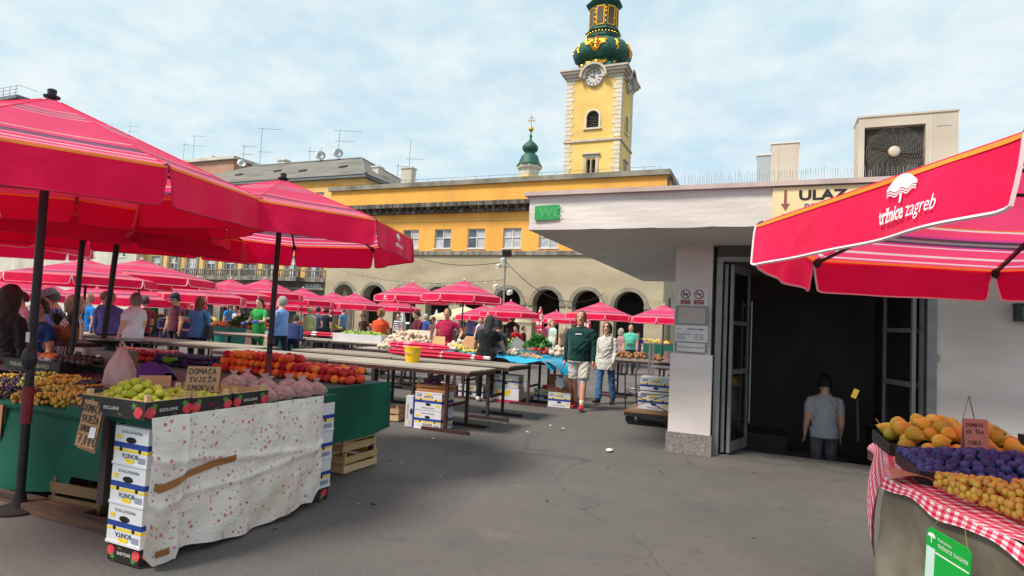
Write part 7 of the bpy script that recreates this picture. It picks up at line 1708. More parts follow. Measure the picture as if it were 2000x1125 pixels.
for i in range(46):
    x, y = rg.choice(((-3.1, 3.2), (-3.2, 5.6), (-4.2, 6.6), (-3.4, 8.4), (-3.0, 10), (.4, 4.2), (-1.0, 6.0), (-5.5, 9.9))); x += rg.gauss(0, .5); y += rg.gauss(0, .8); s = rg.uniform(.012, .035)
    if -3.9 < x < -3.2 and 2.2 < y < 4.2: x = -3.1
    if x > .45 and y < 5: x = .3
    b = MB(); b.add([(0, 0, .001), (s, .35 * s, s * .35), (1.9 * s, 0, .001), (s, -.4 * s, s * .12)], [(0, 3, 2, 1)]); o = b.build('leaf_scrap', M_lscrap if i % 3 else M_bscrap, None, loc=(x, y, .004), rz=rg.uniform(0, 6)); tag(o, 'trodden green leaf scrap on the asphalt' if i % 3 else 'dry brown leaf scrap on the asphalt', 'litter', 'green scraps on the asphalt' if i % 3 else 'brown scraps on the asphalt'); md = o.modifiers.new('t', 'SOLIDIFY'); md.thickness = .002
# yellow lit notice down the stairwell
ys = thing('stair_notice', 'small yellow lit notice down in the dark stairwell', 'sign', (1.23, 10.5, .62)); MB().box((0, 0, .09), (.07, .03, .14), M=Matrix.Rotation(.35, 3, 'Y')).build('panel', mat('yellow_lit_panel', '#d8b04a', .5, emit=.35), ys); MB().beam((.05, 0, -.62), (.03, 0, .0), .03, .03).build('post', M_frame, ys)
# ================================================================== people
SKIN = {'fair': '#dcae94', 'tan': '#cb9678', 'pale': '#e0b8a2', 'red': '#d69c84', 'dark': '#7c5440'}
def cloth_mat(c, c2=None, stripes=None):
    nm = 'cloth_' + c.lstrip('#') + ('s' if stripes else '')
    if nm in _mats: return _mats[nm]
    l = rgb(c); d = tuple(x * .8 for x in l[:3]) + (1,)
    m = mat(nm, c, .85, c2=d, sc=7, bump=.9, bsc=9, spec=.2, sheen=.15)
    if stripes:
        t, N, L, b = nodes_of(m); tc = N.new('ShaderNodeTexCoord'); sp = N.new('ShaderNodeSeparateXYZ'); L(tc.outputs['Object'], sp.inputs[0])
        at = N.new('ShaderNodeMath'); at.operation = 'ARCTAN2'; L(sp.outputs[0], at.inputs[0]); L(sp.outputs[1], at.inputs[1])
        src = at.outputs[0] if stripes[1] == 'v' else sp.outputs[2]
        mu = N.new('ShaderNodeMath'); mu.operation = 'MULTIPLY'; mu.inputs[1].default_value = stripes[2]; L(src, mu.inputs[0])
        si = N.new('ShaderNodeMath'); si.operation = 'SINE'; L(mu.outputs[0], si.inputs[0]); gt_ = N.new('ShaderNodeMath'); gt_.operation = 'GREATER_THAN'; gt_.inputs[1].default_value = .1; L(si.outputs[0], gt_.inputs[0])
        mx = N.new('ShaderNodeMix'); mx.data_type = 'RGBA'; L(gt_.outputs[0], mx.inputs[0]); mx.inputs[6].default_value = l; mx.inputs[7].default_value = rgb(stripes[0]); L(mx.outputs[2], b.inputs['Base Color'])
    return m
def skin_mat(k):
    return mat('skin_' + k, SKIN[k], .55, c2=tuple(x * .85 for x in rgb(SKIN[k])[:3]) + (1,), sc=9, spec=.3)
def rotx(v, a): c, s = math.cos(a), math.sin(a); return Vector((v.x, v.y * c - v.z * s, v.y * s + v.z * c))
def roty(v, a): c, s = math.cos(a), math.sin(a); return Vector((v.x * c + v.z * s, v.y, -v.x * s + v.z * c))
def loft(mb, rings, n=14):
    """rings: (centre, a-axis * radius, b-axis * radius)"""
    vs = []; fs = []
    for c, a, b in rings:
        for j in range(n): w = 2 * PI * j / n; vs.append(c + a * math.cos(w) + b * math.sin(w))
    k = len(rings)
    for i in range(k - 1):
        for j in range(n): fs.append((i * n + j, i * n + (j + 1) % n, (i + 1) * n + (j + 1) % n, (i + 1) * n + j))
    fs.append(tuple(reversed(range(n)))); fs.append(tuple((k - 1) * n + j for j in range(n)))
    mb.add(vs, fs)
def limb(mb, pts, rad, n=12, flat=1.0, side=Vector((1, 0, 0))):
    rings = []
    for i, p in enumerate(pts):
        t = (pts[min(i + 1, len(pts) - 1)] - pts[max(i - 1, 0)]).normalized(); a = side - t * side.dot(t)
        if a.length < .1: a = Vector((0, 1, 0)) - t * t.y
        a.normalize(); b = t.cross(a)
        rings.append((p, a * rad[i], b * rad[i] * flat))
    loft(mb, rings, n)
N_P = [0]
def person(loc, yaw, h, lab, shirt='#888888', trousers='#2a2c38', shoes='#2a2826', skin='fair', hair='#4a3a2c', style='short', sleeve='short', legs='long', lean=0.0, turn=0.0, nod=0.0,
           armL=(.05, .12, .15), armR=(.05, .12, .15), legL=(0, 0), legR=(0, 0), build=1.0, vox=.016, belly=0.0, stripes=None, sex='m', skirt=False, hat=None, extra=None, fingers=True, group='people in the market'):
    """faces +y before turning by yaw; arm = (swing forward, spread, elbow bend); leg = (swing forward, knee bend)"""
    N_P[0] += 1; S = h / 1.75
    up = Vector((0, 0, 1))
    tl = lambda v: rotx(v, -lean)
    hip = Vector((0, 0, .93)); chest = hip + tl(Vector((0, 0, .33))); neck = hip + tl(Vector((0, 0, .53))); hd = neck + rotx(Vector((0, .02, .118)), -lean * .6 - nod)
    sw = (.192 if sex == 'm' else .165) * (.75 + .25 * build); hw = .095 if sex == 'm' else .105
    seg = []            # (p, q, r, tag)
    mb = MB(); X = Vector((1, 0, 0)); F = tl(Vector((0, 1, 0)))
    bb_ = build
    tor = [(-.10, .155 * bb_, .115 * bb_), (.0, .168 * bb_, .125 * bb_ + belly * .3), (.12, .155 * bb_, .115 * bb_ + belly), (.25, .165 * bb_, .115 * bb_ + belly * .7), (.35, .178 * bb_, .12 * bb_), (.42, .17 * bb_, .105 * bb_), (.455, .14 * bb_, .09), (.485, .095, .075), (.51, .062, .062), (.54, .055, .056)]
    if sex == 'f': tor[2] = (.12, .135 * bb_, .105 * bb_ + belly); tor[4] = (.35, .158 * bb_, .13 * bb_); tor[1] = (0, .175 * bb_, .13 * bb_)
    if skirt: tor = [(-.24, .185 * bb_, .14 * bb_ + belly * .3), (-.12, .18 * bb_, .135 * bb_ + belly * .4)] + tor[1:]
    else: tor = [(-.13, .168 * bb_, .12 * bb_)] + tor[1:]
    loft(mb, [(hip + tl(Vector((0, .0 + (belly * .5 if 0.05 < z < .3 else 0), z))), X * a, F * b) for z, a, b in tor], 18)
    seg.append((hip + tl(Vector((0, 0, -.06))), hip + tl(Vector((0, 0, .40))), .14 * bb_, 'shirt'))
    loft(mb, [(neck + (hd - neck) * f, X * r, Vector((0, 1, 0)) * r) for f, r in ((-.25, .062), (.2, .055), (.6, .055))], 10)
    seg.append((neck, hd, .05, 'skin'))
    # head
    Ht = Matrix.Rotation(turn, 3, 'Z') @ Matrix.Rotation(-lean * .5 - nod, 3, 'X')
    hv = lambda x, y, z: hd + Ht @ Vector((x * 1.13, y * 1.08, z * 1.1))
    ax, ay = Ht @ Vector((1.13, 0, 0)), Ht @ Vector((0, 1.08, 0))
    loft(mb, [(hv(0, yo, z), ax * rx, ay * ry) for z, rx, ry, yo in ((-.115, .028, .03, .045), (-.1, .045, .055, .03), (-.06, .06, .078, .012), (-.01, .068, .092, .0), (.04, .073, .098, -.006), (.08, .066, .088, -.01), (.105, .045, .06, -.012), (.118, .015, .02, -.012))], 16)
    loft(mb, [(hv(0, .085, .02), ax * .008, ay * .012), (hv(0, .1, -.01), ax * .013, ay * .016), (hv(0, .098, -.03), ax * .017, ay * .014), (hv(0, .085, -.036), ax * .012, ay * .01)], 8)
    for s in (-1, 1): loft(mb, [(hv(s * .07, -.005, -.03), ax * .008, ay * .014), (hv(s * .077, -.008, 0), ax * .01, ay * .02), (hv(s * .075, -.012, .028), ax * .007, ay * .014)], 8)
    seg.append((hv(0, 0, -.05), hv(0, 0, .05), .08, 'skin')); seg.append((hv(0, .03, -.1), hv(0, .09, -.01), .03, 'skin'))
    hands = []
    for s, (sf, so, eb) in ((-1, armL), (1, armR)):
        sh = hip + tl(Vector((s * sw, 0, .415)))
        d1 = tl(rotx(roty(Vector((0, 0, -1)), -s * so), sf)); el = sh + d1 * .285
        d2 = tl(rotx(roty(Vector((0, 0, -1)), -s * so * .3 + (s * .25 if eb > .8 else 0)), sf + eb)); wr = el + d2 * .25; 
        ru = .053 * (.6 + .4 * bb_); sl = 1.12 if sleeve == 'long' else 1.0
        limb(mb, [sh + Vector((-s * .07, 0, .012)), sh + Vector((-s * .015, 0, .002)) + d1 * .015, sh + d1 * .08, sh + d1 * .16, el, el + d2 * .07, el + d2 * .17, wr], [ru * .8, ru * 1.1, ru * 1.15, ru * 1.05, .043 * sl, .043 * sl, .034 * sl, .026 * (1.2 if sleeve == 'long' else 1)], 12)
        seg += [(sh, el, ru, 'upper'), (el, wr, .035, 'fore')]
        pl = wr + d2 * .085; side = d2.cross(Vector((s, 0, 0))).normalized(); side = Vector((0, 1, 0)) if side.length < .5 else side
        palmx = (Vector((0, 1, 0)) - d2 * d2.y); palmx = palmx.normalized() if palmx.length > .2 else Vector((1, 0, 0)); pn = d2.cross(palmx)
        loft(mb, [(wr - d2 * .01, palmx * .024, pn * .018), (wr + d2 * .03, palmx * .036, pn * .016), (pl, palmx * .04, pn * .014)], 10)
        if fingers:
            for q, ln in ((-.029, .062), (-.01, .078), (.01, .074), (.028, .06)):
                a = pl + palmx * q - d2 * .008; curl = -pn * s * -.02
                limb(mb, [a, a + d2 * ln * .5 + curl * .3, a + d2 * ln + curl], [.0095, .009, .007], 6)
            a = wr + d2 * .03 + palmx * .03; limb(mb, [a, a + d2 * .03 + palmx * .022, a + d2 * .06 + palmx * .025], [.012, .011, .008], 6)
        seg.append((wr, pl + d2 * .07, .035, 'skin')); hands.append((wr, pl, d2))
    feet = []; low = 9
    for s, (lf, kb) in ((-1, legL), (1, legR)):
        hp = hip + Vector((s * hw, 0, -.02)); d1 = rotx(Vector((0, 0, -1)), lf); d1.x = s * .02; d1.normalize(); kn = hp + d1 * .43
        d2 = rotx(Vector((0, 0, -1)), lf - kb); ank = kn + d2 * .40
        wide = 1.0 if legs == 'skin' else 1.08
        t_ = 1.0 * (.85 + .15 * bb_)
        if legs == 'shorts': rad = [.1 * t_, .104 * t_, .102 * t_, .1 * t_, .056, .06, .048, .038]
        elif legs == 'wide': rad = [.098 * t_, .095 * t_, .085 * t_, .075, .07, .075, .078, .078]
        else: rad = [.098 * t_, .093 * t_, .08 * t_, .068, .062, .066, .058, .054]
        limb(mb, [hp + Vector((0, 0, .03)), hp + d1 * .08, hp + d1 * .22, hp + d1 * .39, kn, kn + d2 * .12, kn + d2 * .28, ank - d2 * .0], rad, 14)
        if legs == 'shorts': seg += [(hp, hp + d1 * .385, .09, 'leg'), (kn - d1 * .01, ank, .05, 'skin')]
        else: seg += [(hp, kn, .08, 'leg'), (kn, ank, .055, 'leg')]
        fd = rotx(Vector((0, 1, 0)), (lf - kb) * .55); fd.x = s * .12; fd.normalize(); fu = fd.cross(X).normalized() * -1
        fu = Vector((0, 0, 1)) - fd * fd.z; fu.normalize(); sd_ = fd.cross(fu)
        base_ = ank - fu * .055
        loft(mb, [(base_ - fd * .075 + fu * .01, sd_ * .036, fu * .034), (base_ - fd * .04 + fu * .01, sd_ * .046, fu * .054), (base_ + fd * .05, sd_ * .05, fu * .048), (base_ + fd * .13 - fu * .012, sd_ * .053, fu * .036), (base_ + fd * .2 - fu * .018, sd_ * .042, fu * .026)], 10)
        loft(mb, [(ank + fu * .03, sd_ * .04, fd * .045), (ank - fu * .04, sd_ * .04, fd * .05)], 10)
        seg.append((base_ - fd * .05, base_ + fd * .18, .05, 'shoe')); low = min(low, (base_ - fu * .045).z, (base_ + fd * .2 - fu * .044).z)
        feet.append((ank, kn))
    # one skin over everything
    me = bpy.data.meshes.new('body'); me.from_pydata(mb.v, [], mb.f); tmp = bpy.data.objects.new('body', me); COL.objects.link(tmp)
    md = tmp.modifiers.new('r', 'REMESH'); md.mode = 'VOXEL'; md.voxel_size = vox; md.use_smooth_shade = True
    m2 = tmp.modifiers.new('s', 'SMOOTH'); m2.factor = .5; m2.iterations = 2 if vox > .011 else 3
    bm_me = bpy.data.meshes.new_from_object(tmp.evaluated_get(bpy.context.evaluated_depsgraph_get())); COL.objects.unlink(tmp); bpy.data.objects.remove(tmp); bpy.data.meshes.remove(me)
    n = len(bm_me.polygons); cen = np.empty(n * 3); bm_me.polygons.foreach_get('center', cen); cen = cen.reshape(-1, 3)
    best = np.full(n, 1e9); lab_ = np.zeros(n, int)
    names = {'shirt': 0, 'skin': 1, 'leg': 2, 'shoe': 3}
    for p, q, r, k in seg:
        p_, q_ = np.array(p), np.array(q); d = q_ - p_; tt = np.clip(((cen - p_) @ d) / max(1e-9, d @ d), 0, 1); ds = np.linalg.norm(cen - (p_ + tt[:, None] * d), axis=1) - r
        code = np.full(n, names.get(k, 0))
        if k == 'upper': code = np.where(tt < {'long': 2, 'short': .62, 'none': .02}[sleeve], 0, 1)
        if k == 'fore': code = np.where(tt < {'long': .97, 'short': -1, 'none': -1}[sleeve], 0, 1)
        w = ds < best; best = np.where(w, ds, best); lab_ = np.where(w, code, lab_)
    nk = np.array(neck); col_ = ((cen - nk) @ np.array(tl(Vector((0, 0, 1))))); rad_ = np.linalg.norm(cen - nk - col_[:, None] * np.array(tl(Vector((0, 0, 1)))), axis=1); lab_ = np.where((col_ > -.035) & (rad_ < .15), 1, np.where((lab_ == 1) & (np.linalg.norm(cen - nk, axis=1) < .12), 0, lab_))
    hem = (cen - np.array(hip)) @ np.array(tl(Vector((0, 0, 1)))); mid = np.abs(cen[:, 0]) < .24
    hm = -.11 if not skirt else -.225
    lab_ = np.where((lab_ == 2) & (hem > hm) & mid, 0, lab_); lab_ = np.where((lab_ == 0) & (hem < hm) & (np.abs(cen[:, 0]) < .2) & (cen[:, 2] < .85), 2, lab_)
    if vox < .014:        # folds in the clothes
        from mathutils import noise as _ns
        msk = np.zeros(len(bm_me.vertices), bool)
        lt = np.empty(n, np.int32); ls_ = np.empty(n, np.int32); bm_me.polygons.foreach_get('loop_total', lt); bm_me.polygons.foreach_get('loop_start', ls_); lv = np.empty(len(bm_me.loops), np.int32); bm_me.loops.foreach_get('vertex_index', lv)
        msk[lv[np.repeat((lab_ == 0) | (lab_ == 2), lt)]] = True
        nv_ = len(bm_me.vertices); co = np.empty(nv_ * 3, np.float32); no = np.empty(nv_ * 3, np.float32)
        bm_me.vertices.foreach_get('co', co); bm_me.vertices.foreach_get('normal', no); co = co.reshape(-1, 3); no = no.reshape(-1, 3)
        for i in np.nonzero(msk)[0]:
            x_, y_, z_ = (float(q) for q in co[i]); q = Vector((x_ * 9 + z_ * 5, y_ * 9, z_ * 13 - abs(x_) * 10))
            co[i] += no[i] * (.011 * (1 - abs(_ns.noise(q)) * 2) - .006)
        bm_me.vertices.foreach_set('co', co.ravel())
    for m in (cloth_mat(shirt, None, stripes), skin_mat(skin), cloth_mat(trousers), mat('shoe_' + shoes.lstrip('#'), shoes, .5, c2=tuple(x * .7 for x in rgb(shoes)[:3]) + (1,), sc=8)): bm_me.materials.append(m)
    bm_me.polygons.foreach_set('material_index', lab_.astype(np.int32)); bm_me.polygons.foreach_set('use_smooth', [True] * n); bm_me.update()
    root = thing('person', lab, 'person', (loc[0], loc[1], loc[2] - low * S), yaw, group); root.scale = (S, S, S)
    obj('body', bm_me, root)
    # hair
    if style != 'bald':
        b = MB(); rr = random.Random(N_P[0]); nu, nv = 20, 14; vs = []; fs = []
        long_ = {'short': 0.0, 'bob': .1, 'long': .24, 'bun': .0, 'mid': .05}[style]
        for i in range(nv + 1):
            t = i / nv
            for j in range(nu):
                w = 2 * PI * j / nu; c, s = math.cos(w), math.sin(w)        # s > 0 is the face side
                face = max(0.0, s) ** .6 if s > 0 else 0
                zmin = -.05 - long_ if s < .25 else (.055 if style == 'short' else .036) - .01 * abs(c)
                if s >= .25 and style in ('bob', 'long', 'mid') and abs(c) > .88: zmin = -.02 - long_ * .8
                if style == 'short' or style == 'bun': zmin = -.055 if s < .1 else (.0 if abs(c) > .85 else .062)
                z = .128 + (zmin - .128) * t
                if z > -.02: r_ = math.sqrt(max(0.0, 1 - ((z - .0) / .13) ** 2)); r_ = max(r_, .0)
                else: r_ = 1.0 - .25 * min(1, (-z) / .3) * (style != 'bob')
                jx = 1.04 + rr.uniform(-.05, .05) * (i > 0)
                vs.append(hv(.085 * r_ * c * jx * (1.06 if style != 'short' else 1), (.106 * r_ * s - .014) * jx, z + rr.uniform(-.006, .006) * (i > 0)))
        fs = [(i * nu + j, i * nu + (j + 1) % nu, (i + 1) * nu + (j + 1) % nu, (i + 1) * nu + j) for i in range(nv) for j in range(nu)]
        b.add(vs, fs); hl = rgb(hair)
        if style == 'bun': b.ball(hv(0, -.12, .06), (.045, .045, .05), 10, 7, jit=.1); b.ball(hv(0, -.15, -.02), (.03, .035, .08), 8, 6, jit=.15)
        ho = b.build('hair', mat('hair_' + hair.lstrip('#'), hair, .6, c2=tuple(x * .55 for x in hl[:3]) + (1,), sc=14, bump=.8, bsc=40, stretch=(3, 3, .5)), root, smooth='all')
        sm = ho.modifiers.new('s', 'SUBSURF'); sm.levels = 1; sm.render_levels = 1
    if hat:
        b = MB(); b.lathe([(.001, .15), (.06, .145), (.09, .11), (.1, .06), (.098, .05)], 16)
        b.v = [tuple(hv(x, y * 1.1 - .01, z)) for x, y, z in b.v]
        b.add([hv(.09 * math.cos(a), .07 + (.1 if r else .0) * math.sin(a) + (.02 if r else 0), .055 - (.012 if r else 0)) for r in (0, 1) for a in [PI * k / 10 for k in range(11)]], [(k, k + 1, 12 + k, 11 + k) for k in range(10)])
        b.build('cap', mat('cap_' + hat.lstrip('#'), hat, .8), root, smooth=True)
    # face
    for s in (-1, 1):
        MB().ball(hv(s * .03, .082, .012), (.0105, .007, .0055), 8, 5).build('eye', mat('eye_dark', '#2b211d', .3), root)
        MB().tube([hv(s * .015, .092, .03), hv(s * .032, .09, .034), hv(s * .05, .078, .028)], [.0022, .003, .002], 5).build('eyebrow', mat('brow_' + hair.lstrip('#'), hair, .8), root)
    MB().tube([hv(-.024, .078, -.062), hv(0, .088, -.06), hv(.024, .078, -.062)], [.003, .006, .003], 6).build('mouth', mat('lip', '#9c5a50', .6), root)
    if extra: extra(root, hip, neck, hd, hv, tl, hands, feet)
    return root
def at_px(px, head_py, d, h):
    """spot on the ground for someone of height h whose head top shows at this pixel when d metres deep"""
    return at_d(px, head_py, d)
def by_px(px, head_py, d, face, lab, h=None, **k):
    p = at_d(px, head_py, d); hh = h or min(1.95, max(1.45, p.z)); z = 0.0
    return person((p.x, p.y, z), face, hh, lab, **k)

# yaw: 0 faces +Y (away), pi faces the camera side
TOC = PI
def man_extra(root, hip, neck, hd, hv, tl, hands, feet):
    b = MB()
    for k in range(6): b.bb(-.057 + k * .019, -.042 + k * .019, .168, .178, 1.285, 1.306)
    tag(b.build('chest_print', M_whitep, root), kind='stuff')
    for s, (ank, kn) in zip((-1, 1), feet): MB().lathe([(.043, 0), (.046, .03), (.044, .045)], 12, (ank.x, ank.y, ank.z + .02)).build('sock', M_whitep, root)
mp = at_z(1128, 800)
person((mp.x, mp.y, 0), TOC + .05, 1.83, 'grey haired man in dark green sweatshirt, white shorts and red trainers walking', shirt='#0e3a37', trousers='#c9c4ba', shoes='#c0182c', skin='red', hair='#6a5c50', style='short', sleeve='long', legs='shorts', belly=.045, build=1.3, vox=.009,
       armL=(.1, .16, .2), armR=(-.08, .16, .2), legL=(.2, .05), legR=(-.16, .22), extra=man_extra, turn=.05)
wp = at_z(1181, 789)
def woman_extra(root, hip, neck, hd, hv, tl, hands, feet):
    for s in (-1,):
        b = MB(); b.tube([hip + Vector((s * .15, .08, .2)), hip + Vector((s * .15, .115, .34)), hip + Vector((s * .13, .075, .45)), hip + Vector((s * .12, -.05, .48))], [.011] * 4, 6, flat=.4); b.build('bag_strap', mat('plum_strap', '#4a2a38', .7), root)
    b = MB(); b.ball(hip + Vector((0, -.17, .3)), (.12, .07, .16), 10, 8); b.build('backpack', mat('plum_pack', '#3c2430', .8), root, smooth='all')
    b = MB(); b.tube([neck + Vector((-.05, .06, -.0)), neck + Vector((0, .1, -.06)), neck + Vector((.05, .06, 0))], .014, 6, flat=.5); b.build('collar', cloth_mat('#d6d2cb'), root)
person((wp.x, wp.y, 0), TOC - .12, 1.64, 'dark haired woman in cream jumper and wide jeans walking behind the man', shirt='#c9c6bf', trousers='#4a6f9c', shoes='#1c1c20', skin='red', hair='#1f1716', style='mid', sleeve='long', legs='wide', belly=.03, build=1.05, sex='f', skirt=True, vox=.009,
       armL=(.1, .12, .5), armR=(-.05, .12, .25), legL=(-.12, .18), legR=(.16, .04), extra=woman_extra)
bp = at_z(950, 783)
person((bp.x, bp.y - .12, 0), .15, 1.7, 'woman in black leaning over the blue sheet table, back turned', shirt='#16161b', trousers='#141418', shoes='#e2e0dc', skin='tan', hair='#14100f', style='long', sleeve='short', lean=.16, nod=.45, sex='f', build=1.22, vox=.011, belly=.03, armL=(.5, .4, .3), armR=(.55, .35, .35), legL=(.0, .0), legR=(.05, .0), skirt=True)
p = at_d(985, 628, 12.2); person((p.x, p.y, 0), 1.2, 1.64, 'woman in dark navy reaching with herbs beside the woman in black', shirt='#1d1e28', trousers='#1b1b22', skin='tan', hair='#17110f', style='bun', lean=.35, nod=.2, sex='f', build=1.1, vox=.013, armL=(.9, .1, .4), armR=(.95, .15, .35))
herbs(p.x + .55, p.x + .95, p.y - .2, p.y + .2, 1.05, .25, M_herb, 220, 'bunch of green herbs held by the woman in navy', 'herbs', 5, .12)
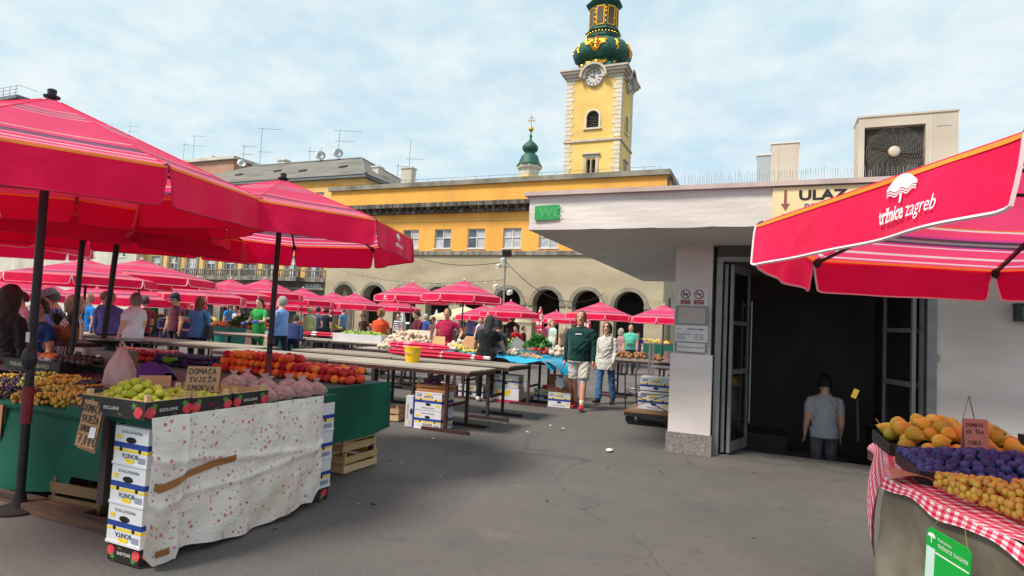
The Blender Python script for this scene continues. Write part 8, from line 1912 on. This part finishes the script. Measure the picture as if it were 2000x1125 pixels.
PPL = [
 (745, 601, 16.0, .35, 'woman in bright orange shirt and jeans, back turned to the camera', dict(shirt='#e0502a', trousers='#5a78a8', hair='#a5713c', style='bun', sex='f', armL=(.3, .1, .9), armR=(.3, .1, .6), build=1.08)),
 (818, 604, 17.5, TOC - .5, 'man in dark red jacket looking down at his hands', dict(shirt='#5c1822', trousers='#1f1d22', hair='#17120f', sleeve='long', nod=.4, armL=(.4, .1, 1.1), armR=(.4, .1, 1.1))),
 (875, 600, 15.5, TOC + .2, 'man in crimson shirt with hand on hip under the biggest umbrella', dict(shirt='#a81a48', trousers='#2a2228', skin='tan', hair='#3a1f22', build=1.15, armL=(-.2, .7, 1.2), armR=(.3, .2, .9), belly=.04)),
 (553, 577, 15.0, PI / 2 + .2, 'grey haired man in light blue shirt walking left', dict(shirt='#7f9fd8', trousers='#1f2438', hair='#a8a49e', sleeve='long', belly=.05, build=1.08, armL=(.15, .1, .3), armR=(.2, .1, .4), legL=(.2, .1), legR=(-.2, .2))),
 (510, 580, 18.0, TOC + .1, 'man in green T-shirt and apron with gloves behind the carrots', dict(shirt='#2fa352', trousers='#1f8a48', hair='#2a2018', armL=(.3, .15, 1.2), armR=(.3, .2, 1.0), nod=.2)),
 (267, 570, 12.0, PI / 2 - .1, 'grey haired woman in white T-shirt with glasses facing left', dict(shirt='#dcdde4', trousers='#1c1c22', hair='#8d877d', style='mid', sex='f', build=1.12, belly=.03, armL=(.1, .1, .3), armR=(.05, .1, .2))),
 (392, 577, 13.5, .5, 'long haired woman in blue denim jacket with black bag', dict(shirt='#4a83b8', trousers='#1e2133', hair='#7c4f2c', style='long', sleeve='long', sex='f', build=1.1, armL=(.5, .1, .9), armR=(.1, .12, .3))),
 (347, 572, 15.5, TOC, 'man in maroon T-shirt and dark cap behind the vegetables', dict(shirt='#5c2436', trousers='#26242a', hair='#1d1816', hat='#1a1e30', build=1.15, skin='tan', nod=.3)),
 (302, 573, 18.0, TOC - .3, 'man in green T-shirt behind the woman in white', dict(shirt='#2a9a4c', trousers='#26242a', hair='#1d1816', skin='dark', nod=.3)),
 (284, 576, 14.5, PI / 2, 'man in dark red shirt just behind the woman in white', dict(shirt='#7c1a28', trousers='#26242a', hair='#4a2a26', skin='red')),
 (198, 566, 13.0, -.9, 'person in navy jacket reaching across a stall at left', dict(shirt='#1c2740', trousers='#26242a', hair='#7c6248', sleeve='long', armL=(1.2, .2, .2), lean=.15)),
 (176, 572, 14.5, TOC, 'person in bright blue shirt behind the navy jacket', dict(shirt='#1a78c8', trousers='#26242a', hair='#b0785c', skin='red')),
 (218, 566, 12.5, PI / 2 - .6, 'bald man in violet blue shirt stooping beside the leaning pole', dict(shirt='#6070b8', trousers='#24304e', skin='red', hair='#7a4a40', style='bald', sleeve='long', lean=.25, build=1.12, armL=(.5, .1, .5))),
 (147, 573, 7.6, -.3, 'blonde woman in black and white striped blouse, back turned', dict(shirt='#e0dcd4', stripes=('#221e1e', 'v', 26), trousers='#2a2a30', hair='#b8a682', style='mid', sleeve='long', sex='f', build=1.1)),
 (112, 562, 8.6, TOC - .5, 'man in grey hat and lilac patterned shirt at left', dict(shirt='#6c74b8', trousers='#2c2e3a', hair='#5a5048', skin='red', hat='#77777c', nod=.45, build=1.15)),
 (80, 580, 6.6, TOC + .35, 'woman with glasses in blue top raising her arm beside the pole', dict(shirt='#28508a', trousers='#20283c', hair='#3a332e', sex='f', build=1.2, armR=(1.25, .4, 1.4), armL=(.2, .2, .4), belly=.04)),
 (22, 552, 6.0, .2, 'long brown haired person with back turned at the left edge', dict(shirt='#2a2426', trousers='#24242a', hair='#3c2418', style='long', sleeve='long', sex='f')),
 (-14, 556, 6.4, -.6, 'person in cobalt blue coat cut by the left edge', dict(shirt='#2438a8', trousers='#24242a', hair='#2a1f1a', sleeve='long', build=1.1)),
 (45, 568, 11.0, TOC, 'person in pink shirt behind the blue top woman', dict(shirt='#c08898', trousers='#3a3038', hair='#4a3028', skin='red', sex='f')),
 (470, 594, 23.0, TOC, 'person in white shirt bending behind the parsley', dict(shirt='#d0ccc8', trousers='#3a3a42', hair='#2a2220', lean=.3)),
 (450, 590, 25.0, PI / 2, 'person in sky blue shirt in the far crowd behind parsley', dict(shirt='#2a8ad0', trousers='#3a3a42', hair='#8a8078')),
 (575, 604, 15.6, .6, 'person in dark blue stooping behind the light blue shirt', dict(shirt='#1e2e5a', trousers='#1a2038', hair='#2a2220', lean=.7, sleeve='long')),
 (607, 598, 23.0, .3, 'blonde woman in pale lime cardigan in the far crowd', dict(shirt='#b8c890', trousers='#8a8a78', hair='#b8a070', style='mid', sex='f', sleeve='long')),
 (622, 598, 24.0, 0, 'man in blue and grey shirt left of the arcade', dict(shirt='#4a5470', trousers='#3a3a46', hair='#2a2220')),
 (638, 600, 24.0, .2, 'man in dark navy shirt left of the arcade', dict(shirt='#1e2436', trousers='#26262e', hair='#1c1816')),
 (672, 600, 30.0, PI / 2, 'person in light blue at the foot of the arcade', dict(shirt='#5a98c0', trousers='#4a5a78', hair='#6a5a48')),
 (715, 611, 24.0, TOC, 'brown clad vendor bending over the far eggs', dict(shirt='#4a3428', trousers='#2a2220', hair='#5a4030', lean=.3, hat='#5c4836')),
 (779, 612, 29.0, TOC, 'person in navy striped shirt behind the far umbrellas', dict(shirt='#d8d8dc', stripes=('#1e2a48', 'h', 60), trousers='#3a3a46', hair='#5a4a3a')),
 (832, 612, 25.0, 0, 'white haired person in blue behind the dark red jacket', dict(shirt='#3a5aa0', trousers='#2a3048', hair='#c8c4bc')),
 (850, 618, 24.0, TOC, 'person in pale shirt half hidden beside the crimson shirt', dict(shirt='#c8b8b8', trousers='#3a3038', hair='#3a2a24', skin='red', lean=.2)),
 (900, 620, 31.0, PI / 2, 'person in light blue shirt right of the crimson shirt', dict(shirt='#b0c4d8', trousers='#3a4058', hair='#6a5a50')),
 (920, 614, 30.0, PI, 'person in blue with yellow hood under the cream umbrella', dict(shirt='#5a8ac0', trousers='#3a4058', hair='#c8b040', style='mid')),
 (934, 620, 27.0, -PI / 2, 'grey haired person in white blue shirt under the cream umbrella', dict(shirt='#c0d0e4', trousers='#3a4058', hair='#a8a8a8', lean=.2)),
 (950, 618, 26.0, PI, 'man in grey mauve shirt left of the woman in black', dict(shirt='#7a6a78', trousers='#3a3a40', hair='#4a3a34', skin='red')),
 (1002, 613, 26.0, PI, 'dark clad person with afro hair behind the red shirt', dict(shirt='#1e1618', trousers='#1e1a1e', hair='#120e0e', style='mid', skin='dark')),
 (1013, 632, 22.0, PI, 'person in scarlet jacket stooping left of the walking man', dict(shirt='#d81f24', trousers='#2a2226', hair='#2a1a18', sleeve='long', lean=.5)),
 (1023, 636, 23.0, -PI / 2, 'person in black beside the scarlet jacket', dict(shirt='#1a181a', trousers='#1c1a1e', hair='#2a1f1a', sleeve='long')),
 (1073, 623, 27.0, TOC + .4, 'white haired woman in pink coat left of the walking man', dict(shirt='#d07898', trousers='#c8b8b8', hair='#d0c8c0', sex='f', sleeve='long', skirt=True)),
 (1081, 626, 25.0, TOC - .5, 'blonde woman in pale mint shirt left of the walking man', dict(shirt='#b8d8cc', trousers='#b8c4c0', hair='#a8743c', style='bun', sex='f')),
 (1104, 636, 24.0, TOC, 'person in brown checked shirt just left of the walking man', dict(shirt='#6a5448', trousers='#3a342e', hair='#a89888')),
 (1213, 640, 20.0, -.8, 'grey haired woman in dusty pink behind the walking woman', dict(shirt='#a87c84', trousers='#4a3c40', hair='#b8aca0', style='mid', sex='f')),
 (1233, 632, 20.5, TOC, 'man in mint green shirt with strap behind the stall of bottles', dict(shirt='#58b098', trousers='#3a4a4c', hair='#5a4a40', build=1.2, belly=.05, skin='red')),
 (1247, 644, 24.0, TOC, 'small person in blue beside the mint green shirt', dict(shirt='#2a3a7a', trousers='#2a2a38', hair='#5a3a2a', h=1.45)),
]
def bag_extra(root, hip, neck, hd, hv, tl, hands, feet):
    MB().box(hip + Vector((.25, -.05, .0)), (.1, .26, .3)).build('handbag', mat('black_leather', '#17161a', .5), root); MB().tube([hip + Vector((.2, -.05, .15)), hip + Vector((.14, -.1, .4)), hip + Vector((.13, .05, .5)), hip + Vector((.22, .02, .15))], .012, 6).build('bag_strap', _mats['black_leather'], root)
def apron_extra(root, hip, neck, hd, hv, tl, hands, feet):
    b = MB(); b.grid(lambda u, v: (-.15 + .3 * u, .175 - .1 * (2 * u - 1) ** 2, 1.28 - .75 * v), 8, 8, uv=False); o = b.build('apron', mat('green_apron', '#12843a', .8), root, smooth='all'); md = o.modifiers.new('t', 'SOLIDIFY'); md.thickness = .01
    for wr, pl, d2 in hands: MB().tube([wr - d2 * .05, wr, pl, pl + d2 * .05], [.035, .036, .045, .03], 8).build('glove', mat('blue_glove', '#4a58b8', .6), root, smooth='all')
def glasses_extra(root, hip, neck, hd, hv, tl, hands, feet):
    b = MB()
    for s in (-1, 1):
        b.tube([hv(s * .03 + .022 * math.cos(2 * PI * k / 10), .1, .012 + .018 * math.sin(2 * PI * k / 10)) for k in range(11)], .003, 4, cap=False); b.tube([hv(s * .052, .1, .014), hv(s * .075, .0, .014)], .003, 4)
    b.build('glasses', M_black, root)
for px, py, d, yaw, lab, k in PPL:
    ex = bag_extra if 'black bag' in lab else apron_extra if 'apron' in lab else glasses_extra if 'glasses' in lab else None
    by_px(px, py, d, yaw, lab, vox=.0135 if d < 14 else .017, extra=ex, fingers=d < 19, **k)
p = at_y(1612, 728, 9.55)
person((p.x, 9.55, p.z - 1.72), 0.1, 1.72, 'man in grey shirt going down the dark stairs, back turned', shirt='#b8b8c0', trousers='#5c5c64', hair='#1a1616', sleeve='short', build=1.05, vox=.013, nod=.2, armL=(.1, .1, .3), armR=(.1, .1, .3), legR=(.25, .4))
